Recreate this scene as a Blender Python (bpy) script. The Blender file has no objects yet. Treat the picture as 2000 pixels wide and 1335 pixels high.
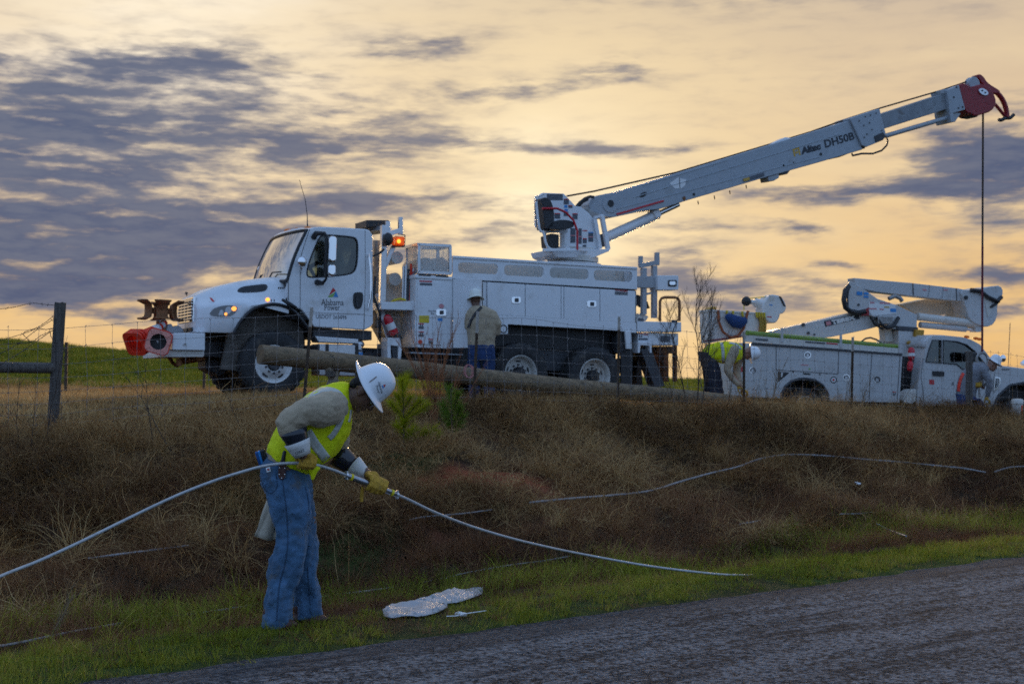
import bpy, bmesh, math, random
import numpy as np
from mathutils import Vector, Matrix, noise as mnoise
from mathutils.bvhtree import BVHTree

random.seed(7); RNG = np.random.default_rng(7)
S = bpy.context.scene
COL = S.collection
R = math.radians

# ------------------------------------------------------------------ camera
F = 2778.0          # focal length in photo pixels (50 mm on a 36 mm frame, photo 2000 px wide)
HZ = 740.0          # photo row of eye level
EYE = 1.5
cd = bpy.data.cameras.new('camera'); cam = bpy.data.objects.new('camera', cd); COL.objects.link(cam)
cam.location = (0, 0, EYE); cam.rotation_euler = (R(90), 0, 0)
cd.lens = 50; cd.sensor_width = 36; cd.sensor_fit = 'HORIZONTAL'
cd.shift_y = (HZ - 667.5) / 2000.0
cd.clip_start = 0.1; cd.clip_end = 3000
cd.dof.use_dof = True; cd.dof.focus_distance = 8.85; cd.dof.aperture_fstop = 5.4
S.camera = cam

# ------------------------------------------------------------------ world
SUN_AZ, SUN_EL = R(1.5), R(7.0)     # azimuth from +Y, negative to the left
w = bpy.data.worlds.new('World'); S.world = w; w.use_nodes = True
NT = w.node_tree; NT.nodes.clear()
def wn(t, **k):
    n = NT.nodes.new(t)
    for a, b in k.items(): setattr(n, a, b)
    return n
def setin(tree, sock, v):
    if isinstance(v, bpy.types.NodeSocket): tree.links.new(v, sock)
    else: sock.default_value = v
def mth(op, a, b=0.0, c=None, tree=None):
    tree = tree or NT
    n = tree.nodes.new('ShaderNodeMath'); n.operation = op
    setin(tree, n.inputs[0], a); setin(tree, n.inputs[1], b)
    if c is not None: setin(tree, n.inputs[2], c)
    return n.outputs[0]
def vec3(x, y, z=0.0, tree=None):
    tree = tree or NT
    n = tree.nodes.new('ShaderNodeCombineXYZ')
    for i, v in enumerate((x, y, z)): setin(tree, n.inputs[i], v)
    return n.outputs[0]
def nz(v, scale, detail=6, rough=.55, dist=0.0, tree=None):
    tree = tree or NT
    n = tree.nodes.new('ShaderNodeTexNoise'); n.inputs['Scale'].default_value = scale
    n.inputs['Detail'].default_value = detail; n.inputs['Roughness'].default_value = rough
    n.inputs['Distortion'].default_value = dist
    if v is not None: tree.links.new(v, n.inputs['Vector'])
    return n
def mixc(f, a, b, mode='MIX', tree=None):
    tree = tree or NT
    n = tree.nodes.new('ShaderNodeMix'); n.data_type = 'RGBA'; n.blend_type = mode
    setin(tree, n.inputs['Factor'], f)
    for s, v in ((n.inputs[6], a), (n.inputs[7], b)):
        if isinstance(v, bpy.types.NodeSocket): tree.links.new(v, s)
        else: s.default_value = (*v, 1) if len(v) == 3 else v
    return n.outputs[2]
def smooth(x, lo, hi, tree=None):
    tree = tree or NT
    n = tree.nodes.new('ShaderNodeMapRange'); n.interpolation_type = 'SMOOTHSTEP'
    setin(tree, n.inputs['Value'], x); n.inputs['From Min'].default_value = lo; n.inputs['From Max'].default_value = hi
    return n.outputs[0]
def ramp(x, stops, tree=None):
    tree = tree or NT
    n = tree.nodes.new('ShaderNodeValToRGB'); tree.links.new(x, n.inputs[0])
    e = n.color_ramp.elements
    while len(e) < len(stops): e.new(.5)
    for el, (p, c) in zip(e, stops): el.position = p; el.color = (*c, 1)
    return n.outputs[0]
tc = wn('ShaderNodeTexCoord'); sx = wn('ShaderNodeSeparateXYZ'); NT.links.new(tc.outputs['Generated'], sx.inputs[0])
dx, dy, dz = sx.outputs
AZ = mth('ARCTAN2', dx, dy); EL = mth('ARCSINE', dz)
EL = mth('MAXIMUM', EL, 0.0)
# slow warp so that cloud outlines wander
wv = nz(vec3(mth('MULTIPLY', AZ, 6.0), mth('MULTIPLY', EL, 17.0)), 1.0, 5, .6)
ws = wn('ShaderNodeSeparateXYZ'); NT.links.new(wv.outputs['Color'], ws.inputs[0])
A2 = mth('ADD', AZ, mth('MULTIPLY', mth('SUBTRACT', ws.outputs[0], .5), .13))
E2 = mth('ADD', EL, mth('MULTIPLY', mth('SUBTRACT', ws.outputs[1], .5), .040))
def blob(px, py, wpx, hpx, amp):
    a = math.atan((px - 1000) / F); e = math.atan((HZ - py) / F * math.cos(a))
    u = mth('MULTIPLY', mth('SUBTRACT', A2, a), F / wpx); v = mth('MULTIPLY', mth('SUBTRACT', E2, e), F / hpx)
    r2 = mth('MULTIPLY_ADD', u, u, mth('MULTIPLY', v, v))
    return mth('MULTIPLY', mth('EXPONENT', mth('MULTIPLY', r2, -1.0)), amp)
BL = [(-120, 320, 330, 170, .62), (150, 230, 250, 95, .36), (330, 330, 300, 160, .34), (60, 450, 330, 42, .7), (460, 462, 300, 34, .8), (40, 525, 420, 48, 1.1), (330, 498, 330, 38, .75), (560, 400, 260, 22, .3), (420, 115, 170, 45, .40), (250, 130, 150, 40, .3), (520, 200, 240, 60, .22),
      (620, 300, 260, 60, .32), (760, 270, 200, 22, .5), (680, 220, 240, 30, .2), (980, 175, 170, 16, .3), (830, 100, 110, 26, .42), (1200, 148, 80, 24, .45), (1050, 185, 90, 16, .3),
      (1170, 287, 170, 15, .75), (780, 400, 300, 20, .34), (1000, 445, 300, 26, .26), (310, 610, 210, 18, .55), (60, 575, 200, 14, .4),
      (1960, 300, 120, 75, .8), (1760, 362, 230, 24, .72), (1860, 280, 70, 55, .45), (1600, 372, 160, 14, .4), (1530, 447, 44, 17, .75), (1370, 440, 130, 14, .22),
      (1620, 526, 70, 8, .55), (1970, 530, 110, 20, .6), (1290, 540, 70, 50, .62), (1400, 570, 70, 30, .55), (1560, 585, 230, 34, .5), (1900, 600, 220, 22, .4), (1330, 480, 60, 16, .25),
      (2350, 380, 260, 90, .7), (1700, -120, 700, 90, .45), (300, -260, 500, 90, .4)]
cov = None
for b in BL:
    cov = blob(*b) if cov is None else mth('ADD', cov, blob(*b))
A3 = mth('MULTIPLY_ADD', A2, .3, mth('MULTIPLY', AZ, .7)); E3 = mth('MULTIPLY_ADD', E2, .3, mth('MULTIPLY', EL, .7))
st = nz(vec3(mth('MULTIPLY', A3, 11.0), mth('MULTIPLY', E3, 62.0), 3.1), 1.0, 6, .55).outputs['Fac']
st2 = nz(vec3(mth('MULTIPLY', A3, 36.0), mth('MULTIPLY', E3, 150.0), 7.7), 1.0, 5, .55).outputs['Fac']
far = nz(tc.outputs['Generated'], 3.2, 6, .55).outputs['Fac']
back = smooth(mth('ABSOLUTE', AZ), .42, .75)                  # cloud cover carries on round the sky
tex = mth('ADD', mth('MULTIPLY', mth('SUBTRACT', st, .5), 1.7), mth('MULTIPLY', mth('SUBTRACT', st2, .5), 1.9))
cov = mth('ADD', cov, mth('MULTIPLY', back, mth('MULTIPLY', smooth(far, .38, .62), .55)))
cov = mth('MINIMUM', mth('MULTIPLY', cov, 1.18), 1.12)
tex = mth('MULTIPLY', tex, mth('MULTIPLY_ADD', smooth(cov, .0, .4), .62, .38))
cloud = smooth(mth('ADD', cov, tex), -.02, 1.05)
wisp = smooth(mth('ADD', mth('MULTIPLY', tex, .8), mth('MULTIPLY', cov, .4)), -.25, .75)
sdir = (math.sin(SUN_AZ) * math.cos(SUN_EL), math.cos(SUN_AZ) * math.cos(SUN_EL), math.sin(SUN_EL))
dp = wn('ShaderNodeVectorMath', operation='DOT_PRODUCT'); NT.links.new(tc.outputs['Generated'], dp.inputs[0]); dp.inputs[1].default_value = sdir
toward = smooth(dp.outputs['Value'], .10, .93)
warm = ramp(mth('MULTIPLY', EL, 1 / .60), [(0, (.88, .50, .16)), (.07, (.90, .55, .20)), (.17, (.86, .58, .29)), (.30, (.78, .58, .37)), (.45, (.62, .50, .39)), (.75, (.44, .44, .46)), (1, (.36, .42, .52))])
cool = ramp(mth('MULTIPLY', EL, 1 / 1.3), [(0, (.31, .48, .77)), (.3, (.29, .53, .99)), (1, (.27, .53, 1.07))])
clear = mixc(toward, cool, warm)
glow = mth('POWER', mth('MAXIMUM', dp.outputs['Value'], 0.0), 130.0)
glow2 = mth('POWER', mth('MAXIMUM', dp.outputs['Value'], 0.0), 45.0)
thin = wn('ShaderNodeVectorMath', operation='DOT_PRODUCT'); NT.links.new(tc.outputs['Generated'], thin.inputs[0]); thin.inputs[1].default_value = (math.sin(R(-14)) * math.cos(R(16)), math.cos(R(-14)) * math.cos(R(16)), math.sin(R(16)))
veil = mth('POWER', mth('MAXIMUM', thin.outputs['Value'], 0.0), 90.0)      # thin bright veil at the upper left
clear = mixc(mth('MULTIPLY', veil, .95), clear, (1.2, 1.08, .88))
clear = mixc(mth('MULTIPLY', glow2, .60), clear, (1.08, .86, .50))
glow3 = mth('POWER', mth('MAXIMUM', dp.outputs['Value'], 0.0), 420.0)
clear = mixc(mth('MULTIPLY', glow3, .75), clear, (1.30, 1.15, .82))
ccol = mixc(smooth(st2, .3, .7), (.060, .098, .205), (.135, .162, .245))
ccol = mixc(toward, (.345, .55, .88), ccol)
ccol = mixc(mth('MULTIPLY', glow, .25), ccol, (.55, .46, .38))
big_ = smooth(nz(vec3(mth('MULTIPLY', A2, 5.0), mth('MULTIPLY', E2, 22.0), 1.7), 1.0, 4, .5).outputs['Fac'], .35, .68)
clear = mixc(mth('MULTIPLY', big_, .45), clear, mixc(toward, (.36, .54, .86), (.97, .76, .46)))
clear = mixc(mth('MULTIPLY', wisp, .42), clear, (.52, .42, .36))
base = mixc(mth('MULTIPLY', cloud, .96), clear, ccol)
sky = wn('ShaderNodeTexSky'); sky.sky_type = 'NISHITA'; sky.sun_disc = False
sky.sun_elevation = SUN_EL; sky.sun_rotation = SUN_AZ; sky.air_density = 1.2; sky.dust_density = 2.0
bg1 = wn('ShaderNodeBackground'); NT.links.new(base, bg1.inputs[0]); bg1.inputs[1].default_value = .93
bg2 = wn('ShaderNodeBackground'); NT.links.new(sky.outputs[0], bg2.inputs[0]); bg2.inputs[1].default_value = .0007
ad = wn('ShaderNodeAddShader'); NT.links.new(bg1.outputs[0], ad.inputs[0]); NT.links.new(bg2.outputs[0], ad.inputs[1])
wo = wn('ShaderNodeOutputWorld'); NT.links.new(ad.outputs[0], wo.inputs[0])
w.cycles.sampling_method = 'MANUAL'; w.cycles.sample_map_resolution = 1024

# ------------------------------------------------------------------ sun (veiled, low, behind the trucks)
sd = bpy.data.lights.new('sun', 'SUN'); so = bpy.data.objects.new('sun', sd); COL.objects.link(so)
sd.energy = 2.6; sd.angle = R(16); sd.color = (1, .66, .32)
so.rotation_euler = Vector(sdir).to_track_quat('Z', 'Y').to_euler()
S.view_settings.view_transform = 'Standard'; S.view_settings.look = 'None'
S.view_settings.exposure = 0.0; S.view_settings.gamma = 1.0; S.view_settings.use_curve_mapping = False
S.cycles.use_denoising = False; S.cycles.use_adaptive_sampling = True; S.cycles.adaptive_threshold = .018; S.cycles.adaptive_min_samples = 12
S.cycles.sample_clamp_indirect = 4.0; S.cycles.max_bounces = 6; S.cycles.transparent_max_bounces = 12
# ------------------------------------------------------------------ helpers
def W(px, py, Y):
    """World point at depth Y seen at photo pixel (px, py)."""
    return Vector(((px - 1000) / F * Y, Y, EYE - (py - HZ) / F * Y))
class Frame:
    """A vehicle's own axes: x along its side, y away from the viewer, z up."""
    def __init__(s, o, theta, pitch):
        u = Vector((math.cos(theta) * math.cos(pitch), math.sin(theta) * math.cos(pitch), math.sin(pitch)))
        v = Vector((-math.sin(theta), math.cos(theta), 0)); ww = u.cross(v)
        m = Matrix((u, v, ww)).transposed().to_4x4(); m.translation = o
        s.m = m; s.inv = m.inverted()
    def __call__(s, px, py, v=0.0):
        c = s.inv @ Vector((0, 0, EYE)); d = (s.inv @ W(px, py, 1.0)) - c
        p = c + d * ((v - c.y) / d.y)
        return (p.x, p.z)
    def P(s, px, py, v=0.0):
        a = s(px, py, v); return Vector((a[0], v, a[1]))
def link(name, me, mat=None, parent=None):
    o = bpy.data.objects.new(name, me); COL.objects.link(o)
    if mat is not None:
        for m in (mat if isinstance(mat, (list, tuple)) else [mat]): me.materials.append(m)
    if parent is not None: o.parent = parent
    return o
def empty(name, m):
    o = bpy.data.objects.new(name, None); COL.objects.link(o); o.empty_display_size = .2
    o.matrix_world = m if isinstance(m, Matrix) else Matrix.Translation(m)
    return o
def tag(o, label=None, cat=None, group=None, kind=None):
    for k, v in (('label', label), ('category', cat), ('group', group), ('kind', kind)):
        if v: o[k] = v
    return o
def roundrect(x0, z0, x1, z1, r, n=5):
    out = []
    for cx, cz, a in ((x1 - r, z1 - r, 0), (x0 + r, z1 - r, 90), (x0 + r, z0 + r, 180), (x1 - r, z0 + r, 270)):
        for i in range(n + 1):
            t = R(a + 90 * i / n); out.append((cx + r * math.cos(t), cz + r * math.sin(t)))
    return out
def chaikin(pts, n=2, closed=True):
    pts = [tuple(p) for p in pts]
    for _ in range(n):
        out = []
        k = len(pts)
        for i in range(k if closed else k - 1):
            a, b = pts[i], pts[(i + 1) % k]
            out.append(tuple(x * .75 + y * .25 for x, y in zip(a, b))); out.append(tuple(x * .25 + y * .75 for x, y in zip(a, b)))
        if not closed: out = [pts[0]] + out + [pts[-1]]
        pts = out
    return pts
def catmull(pts, n=8):
    pts = [Vector(p) for p in pts]; P = [pts[0] * 2 - pts[1]] + pts + [pts[-1] * 2 - pts[-2]]; out = []
    for i in range(1, len(P) - 2):
        for k in range(n):
            t = k / n; a, b, c, d = P[i - 1:i + 3]
            out.append(.5 * ((2 * b) + (c - a) * t + (2 * a - 5 * b + 4 * c - d) * t * t + (3 * b - a - 3 * c + d) * t ** 3))
    return out + [pts[-1]]
class MB:
    def __init__(s): s.bm = bmesh.new()
    def poly(s, pts):
        vs = [s.bm.verts.new(p) for p in pts]
        try: return s.bm.faces.new(vs)
        except ValueError: return None
    def box(s, a, b):
        x0, y0, z0 = a; x1, y1, z1 = b
        v = [s.bm.verts.new(p) for p in ((x0, y0, z0), (x1, y0, z0), (x1, y1, z0), (x0, y1, z0), (x0, y0, z1), (x1, y0, z1), (x1, y1, z1), (x0, y1, z1))]
        for f in ((0, 3, 2, 1), (4, 5, 6, 7), (0, 1, 5, 4), (1, 2, 6, 5), (2, 3, 7, 6), (3, 0, 4, 7)): s.bm.faces.new([v[i] for i in f])
        return s
    def plate(s, outer, v0, v1, holes=()):
        """outline in (x, z) with holes, extruded from y=v0 to y=v1"""
        b = bmesh.new(); es = []
        for loop in [outer] + list(holes):
            vs = [b.verts.new((p[0], v0, p[1])) for p in loop]
            for i in range(len(vs)): es.append(b.edges.new((vs[i], vs[(i + 1) % len(vs)])))
        bmesh.ops.triangle_fill(b, use_beauty=True, edges=es, normal=(0, -1, 0))
        r = bmesh.ops.extrude_face_region(b, geom=b.faces[:])
        for e in r['geom']:
            if isinstance(e, bmesh.types.BMVert): e.co.y = v1
        bmesh.ops.recalc_face_normals(b, faces=b.faces[:])
        bmesh.ops.dissolve_limit(b, angle_limit=.01, verts=b.verts[:], edges=b.edges[:])
        s.merge(b); return s
    def merge(s, b):
        me = bpy.data.meshes.new('tmp'); b.to_mesh(me); b.free(); s.bm.from_mesh(me); bpy.data.meshes.remove(me)
    def loft(s, rings, closed=True, caps=True):
        vr = [[s.bm.verts.new(p) for p in r] for r in rings]
        n = len(vr[0])
        for a, b in zip(vr[:-1], vr[1:]):
            for i in range(n if closed else n - 1):
                j = (i + 1) % n
                try: s.bm.faces.new((a[i], a[j], b[j], b[i]))
                except ValueError: pass
        if caps and closed:
            for r in (vr[0][::-1], vr[-1]):
                try: s.bm.faces.new(r)
                except ValueError: pass
        return s
    def tube(s, pts, r, n=8, caps=True, flat=None, up=None):
        pts = [Vector(p) for p in pts]; k = len(pts)
        rr = r if isinstance(r, (list, tuple)) else [r] * k
        T = [(pts[min(i + 1, k - 1)] - pts[max(i - 1, 0)]).normalized() for i in range(k)]
        x = Vector(up) if up else (Vector((0, 0, 1)) if abs(T[0].z) < .9 else Vector((1, 0, 0)))
        rings = []
        for p, t, rad in zip(pts, T, rr):
            x = (x - t * x.dot(t)); x = x.normalized() if x.length > 1e-6 else t.orthogonal().normalized()
            y = t.cross(x); fl = flat or 1.0
            rings.append([p + x * (rad * math.cos(2 * math.pi * i / n)) + y * (rad * fl * math.sin(2 * math.pi * i / n)) for i in range(n)])
        return s.loft(rings, True, caps)
    def cyl(s, a, b, r, n=16, r2=None): return s.tube([a, b], [r, r if r2 is None else r2], n)
    def capsule(s, pts, radii, n=14, flat=None, up=None):
        """closed limb with rounded ends through pts"""
        pts = [Vector(p) for p in pts]; rr = list(radii)
        a = (pts[0] - pts[1]).normalized(); b = (pts[-1] - pts[-2]).normalized()
        P = [pts[0] + a * rr[0] * .95, pts[0] + a * rr[0] * .7] + pts + [pts[-1] + b * rr[-1] * .7, pts[-1] + b * rr[-1] * .95]
        Q = [rr[0] * .3, rr[0] * .72] + rr + [rr[-1] * .72, rr[-1] * .3]
        return s.tube(P, Q, n, True, flat, up)
    def ball(s, c, rx, ry=None, rz=None, rot=None, seg=16):
        ry = rx if ry is None else ry; rz = rx if rz is None else rz
        m = Matrix.Translation(c) @ (rot.to_4x4() if rot is not None else Matrix.Identity(4)) @ Matrix.Diagonal((rx, ry, rz, 1))
        bmesh.ops.create_uvsphere(s.bm, u_segments=seg, v_segments=max(6, seg * 2 // 3), radius=1, matrix=m); return s
    def revolve(s, prof, c, axis='y', n=32, closed=False, caps=True):
        """prof: (radius, offset along the axis)"""
        rings = []
        for r, h in prof:
            ring = []
            for i in range(n):
                a = 2 * math.pi * i / n; x, y = r * math.cos(a), r * math.sin(a)
                ring.append(Vector(c) + Vector({'y': (x, h, y), 'z': (x, y, h), 'x': (h, x, y)}[axis]))
            rings.append(ring)
        if closed: rings.append(rings[0])
        return s.loft(rings, True, caps and not closed)
    def bar(s, a, b, wd, ht, up=(0, 0, 1)):
        """square bar between two points"""
        a, b = Vector(a), Vector(b); t = (b - a).normalized(); u = Vector(up); u = (u - t * u.dot(t))
        u = u.normalized() if u.length > 1e-4 else t.orthogonal().normalized(); q = t.cross(u)
        return s.loft([[p + q * (i * wd / 2) + u * (j * ht / 2) for i, j in ((-1, -1), (1, -1), (1, 1), (-1, 1))] for p in (a, b)])
    def build(s, name, mat, parent=None, bevel=0.0, seg=2, smooth=False, angle=35, m=None):
        bmesh.ops.remove_doubles(s.bm, verts=s.bm.verts[:], dist=1e-5)
        bmesh.ops.recalc_face_normals(s.bm, faces=s.bm.faces[:])
        if m is not None: bmesh.ops.transform(s.bm, matrix=m, verts=s.bm.verts[:])
        me = bpy.data.meshes.new(name); s.bm.to_mesh(me); s.bm.free()
        if smooth:
            me.polygons.foreach_set('use_smooth', [True] * len(me.polygons))
            if angle < 180 and hasattr(me, 'set_sharp_from_angle'): me.set_sharp_from_angle(angle=R(angle))
        o = link(name, me, mat, parent)
        if bevel:
            b = o.modifiers.new('bevel', 'BEVEL'); b.width = bevel; b.segments = seg; b.limit_method = 'ANGLE'; b.angle_limit = R(40); b.use_clamp_overlap = True
            b.harden_normals = False
        return o
def text_mesh(body, size, m, extrude=0.0, bold=0.0, align='LEFT', sx=1.0, shear=0.0):
    """flat lettering as a mesh: x along the text, z up, facing -y, then matrix m"""
    c = bpy.data.curves.new('t', 'FONT'); c.body = body; c.size = size; c.align_x = align; c.offset = bold; c.resolution_u = 3; c.shear = shear
    o = bpy.data.objects.new('t', c); COL.objects.link(o)
    dg = bpy.context.evaluated_depsgraph_get(); me = bpy.data.meshes.new_from_object(o.evaluated_get(dg))
    bpy.data.objects.remove(o); bpy.data.curves.remove(c)
    me.transform(m @ Matrix.Rotation(R(90), 4, 'X') @ Matrix.Diagonal((sx, 1, 1, 1)))
    return me
def bvh_of(o):
    dg = bpy.context.evaluated_depsgraph_get(); e = o.evaluated_get(dg); me = e.to_mesh()
    mw = o.matrix_world
    if o.parent is not None: mw = o.parent.matrix_world @ o.matrix_parent_inverse @ o.matrix_basis
    t = BVHTree.FromPolygons([mw @ v.co for v in me.vertices], [p.vertices[:] for p in me.polygons]); e.to_mesh_clear()
    return t
def shoot(bvh, px, py, lift=.004):
    o = Vector((0, 0, EYE)); d = (W(px, py, 1.0) - o).normalized()
    h = bvh.ray_cast(o, d)
    return None if h[0] is None else h[0] - d * lift
def ribbon(name, bvh, pts, wd, mat, parent, lift=.004, step=4, thick=.002):
    """a band lying on a surface; pts photo pixels of its centre line, wd its width in pixels"""
    c = catmull([(p[0], p[1], 0) for p in pts], 10); inv = parent.matrix_world.inverted(); b = MB(); rows = []
    for i, p in enumerate(c):
        t = (c[min(i + 1, len(c) - 1)] - c[max(i - 1, 0)]).normalized(); q = Vector((-t.y, t.x, 0)); row = []
        ww_ = wd if not isinstance(wd, (list, tuple)) else wd[0] + (wd[1] - wd[0]) * i / (len(c) - 1)
        for k in range(step + 1):
            h = shoot(bvh, *(p + q * (ww_ * (k / step - .5))).xy, lift)
            row.append(h)
        if all(h is not None for h in row): rows.append([inv @ h for h in row])
    if len(rows) < 2: b.bm.free(); return None
    b.loft(rows, False, False)
    o = b.build(name, mat, parent, smooth=True, angle=180)
    m = o.modifiers.new('thick', 'SOLIDIFY'); m.thickness = thick
    return o
# ------------------------------------------------------------------ materials
def MAT(name, col, rough=.5, metal=0.0, bump=0.0, bs=40.0, var=.12, vs=4.0, coat=0.0, spec=.5, dirt=None, trans=0.0, emit=0.0, stretch=(1, 1, 1), sheen=0.0):
    m = bpy.data.materials.new(name); m.use_nodes = True; t = m.node_tree; p = t.nodes['Principled BSDF']
    p.inputs['Roughness'].default_value = rough; p.inputs['Metallic'].default_value = metal
    p.inputs['Coat Weight'].default_value = coat; p.inputs['Specular IOR Level'].default_value = spec
    p.inputs['Sheen Weight'].default_value = sheen
    c = t.nodes.new('ShaderNodeTexCoord'); mp = t.nodes.new('ShaderNodeMapping'); t.links.new(c.outputs['Object'], mp.inputs[0]); mp.inputs['Scale'].default_value = stretch
    n = nz(mp.outputs[0], vs, 6, .6, tree=t)
    k = ramp(n.outputs['Fac'], [(.3, tuple(x * (1 - var) for x in col)), (.7, tuple(min(1, x * (1 + var)) for x in col))], tree=t)
    if dirt:
        dcol, lo, hi, ds = dirt
        dn = nz(mp.outputs[0], ds, 8, .68, tree=t)
        k = mixc(smooth(dn.outputs['Fac'], lo, hi, tree=t), k, dcol, tree=t)
    t.links.new(k, p.inputs['Base Color'])
    if emit: t.links.new(k, p.inputs['Emission Color']); p.inputs['Emission Strength'].default_value = emit
    if bump:
        bn = nz(mp.outputs[0], bs, 5, .6, tree=t); b = t.nodes.new('ShaderNodeBump'); b.inputs['Strength'].default_value = bump; b.inputs['Distance'].default_value = .02
        t.links.new(bn.outputs['Fac'], b.inputs['Height']); t.links.new(b.outputs[0], p.inputs['Normal'])
    if trans:
        tr = t.nodes.new('ShaderNodeBsdfTranslucent'); t.links.new(k, tr.inputs[0]); mx = t.nodes.new('ShaderNodeMixShader'); mx.inputs[0].default_value = trans
        t.links.new(p.outputs[0], mx.inputs[1]); t.links.new(tr.outputs[0], mx.inputs[2]); t.links.new(mx.outputs[0], t.nodes['Material Output'].inputs[0])
    return m
def GLASS(name, tint=(.55, .6, .6), refl=.08, rough=.02):
    m = bpy.data.materials.new(name); m.use_nodes = True; t = m.node_tree; t.nodes.remove(t.nodes['Principled BSDF'])
    a = t.nodes.new('ShaderNodeBsdfTransparent'); a.inputs[0].default_value = (*tint, 1); g = t.nodes.new('ShaderNodeBsdfGlossy'); g.inputs['Roughness'].default_value = rough
    f = t.nodes.new('ShaderNodeFresnel'); f.inputs[0].default_value = 1.5
    fac = mth('ADD', f.outputs[0], refl, tree=t)
    mx = t.nodes.new('ShaderNodeMixShader'); t.links.new(fac, mx.inputs[0]); t.links.new(a.outputs[0], mx.inputs[1]); t.links.new(g.outputs[0], mx.inputs[2])
    t.links.new(mx.outputs[0], t.nodes['Material Output'].inputs[0]); return m
dirty = ((.36, .31, .25), .53, .84, 1.7)
white = MAT('white_paint', (.74, .76, .78), .32, coat=.25, var=.03, dirt=dirty, bump=.012, bs=9)
white2 = MAT('white_fiberglass', (.70, .70, .68), .42, var=.05, dirt=((.35, .31, .26), .56, .82, 3.0))
cream = MAT('worn_white', (.62, .60, .55), .5, var=.08, dirt=((.30, .25, .2), .52, .8, 4.0))
grey = MAT('grey_paint', (.36, .38, .40), .45, var=.08, dirt=((.2, .17, .14), .58, .8, 4))
dgrey = MAT('dark_metal', (.06, .062, .068), .55, .3, var=.2, bump=.1)
black = MAT('black_plastic', (.018, .018, .02), .45, var=.2, bump=.05)
rubber = MAT('tyre_rubber', (.028, .028, .029), .8, var=.25, bump=.2, bs=60, dirt=((.12, .10, .08), .50, .8, 5))
chrome = MAT('chrome', (.85, .85, .85), .06, 1.0, var=.02)
alu = MAT('aluminium', (.62, .63, .65), .32, .9, var=.08, vs=8, bump=.04)
redp = MAT('red_paint', (.27, .010, .016), .4, var=.15, dirt=((.1, .02, .02), .6, .8, 5))
redrail = MAT('red_rail', (.55, .015, .03), .35, var=.1)
orangec = MAT('cone_orange', (.85, .05, .02), .5, var=.1, trans=.12)
conepale = MAT('cone_underside', (.75, .33, .27), .6, var=.08, dirt=((.4, .2, .16), .55, .8, 7))
whitec = MAT('reflective_white', (.75, .76, .76), .4, var=.05)
rust = MAT('rusty_steel', (.23, .095, .035), .75, .2, var=.4, vs=9, bump=.3, dirt=((.06, .03, .02), .5, .75, 12))
steel = MAT('worn_steel', (.30, .29, .28), .45, .7, var=.3, vs=9, bump=.15)
amber = MAT('amber_lens', (.9, .28, .02), .2, var=.05, trans=.35)
amberlit = MAT('amber_lit', (1, .36, .03), .3, var=.05, emit=2.2)
lampglass = GLASS('lamp_glass', (.8, .82, .85), .12)
glass = GLASS('window_glass', (.66, .72, .70), .04)
wshield = GLASS('windshield_glass', (.72, .78, .76), .62)
inter = MAT('cab_interior', (.05, .05, .055), .8, var=.2)
seatm = MAT('seat_vinyl', (.025, .026, .03), .5, var=.2, bump=.15)
ink = MAT('ink_black', (.03, .035, .045), .6, var=.05)
inkred = MAT('ink_red', (.55, .03, .035), .5, var=.05)
inkblue = MAT('ink_blue', (.03, .25, .62), .5, var=.05)
inkgrn = MAT('ink_green', (.25, .45, .1), .5, var=.05)
inkyel = MAT('ink_yellow', (.62, .48, .02), .5, var=.05)
inkgold = MAT('ink_gold', (.55, .33, .05), .5, var=.05)
inkgrey = MAT('ink_grey', (.10, .11, .13), .6, var=.3, vs=60)
inkpale = MAT('ink_pale_red', (.6, .25, .27), .5, var=.05)
woodp = MAT('pole_wood', (.20, .14, .08), .85, var=.4, vs=5, bump=.6, bs=24, stretch=(.25, 4, 4), dirt=((.05, .045, .03), .48, .75, 3))
polecut = MAT('pole_end', (.16, .105, .055), .9, var=.4, vs=8, bump=.4)
oldwood = MAT('weathered_wood', (.105, .09, .078), .9, var=.45, vs=6, bump=.7, bs=22, stretch=(5, 5, .35), dirt=((.03, .028, .025), .5, .75, 5))
tpost = MAT('post_rust', (.085, .055, .035), .7, .3, var=.4, vs=12, bump=.2)
tposttip = MAT('post_white_tip', (.42, .38, .33), .7, var=.3, vs=18)
wire = MAT('galvanised_wire', (.22, .20, .19), .6, .2, var=.3, vs=14)
barb = MAT('rusty_wire', (.10, .075, .06), .7, .4, var=.4, vs=14)
cable = MAT('aluminium_conductor', (.46, .455, .45), .5, .4, var=.15, vs=18, bump=.25, bs=160, stretch=(1, 1, 1))
rope = MAT('winch_rope', (.045, .03, .022), .8, var=.3, bump=.3, bs=90)
lime = MAT('lime_fiberglass', (.17, .27, .025), .4, var=.15)
# ------------------------------------------------------------------ terrain
RA, RB = .788, .6157            # road direction in (X, Y); d = distance across the road, t = along it
D_EDGE = 6.87; D_FENCE = 16.0
def TD(X, Y): return RA * X + RB * Y, RA * Y - RB * X
def XY(t, d): return RA * t - RB * d, RB * t + RA * d
_w = np.random.default_rng(3); _ks = [(_w.uniform(.5, 1) * s, _w.uniform(0, 6.28), _w.uniform(0, 6.28)) for s in (.35, .6, 1.1, 1.9, 3.1, 4.7, 7.5)]
def rough(X, Y, lo=0, hi=7):
    o = 0
    for i, (k, a, p) in enumerate(_ks[lo:hi]):
        o = o + np.sin(k * (X * math.cos(a) + Y * math.sin(a)) * 2 + p) * np.cos(k * (X * math.sin(a * 1.7) - Y * math.cos(a * 1.7)) * 2.3 + p * 2) / (1.0 + k)
    return o
def sstep(x, a, b):
    s = np.clip((x - a) / (b - a), 0, 1); return s * s * (3 - 2 * s)
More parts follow.
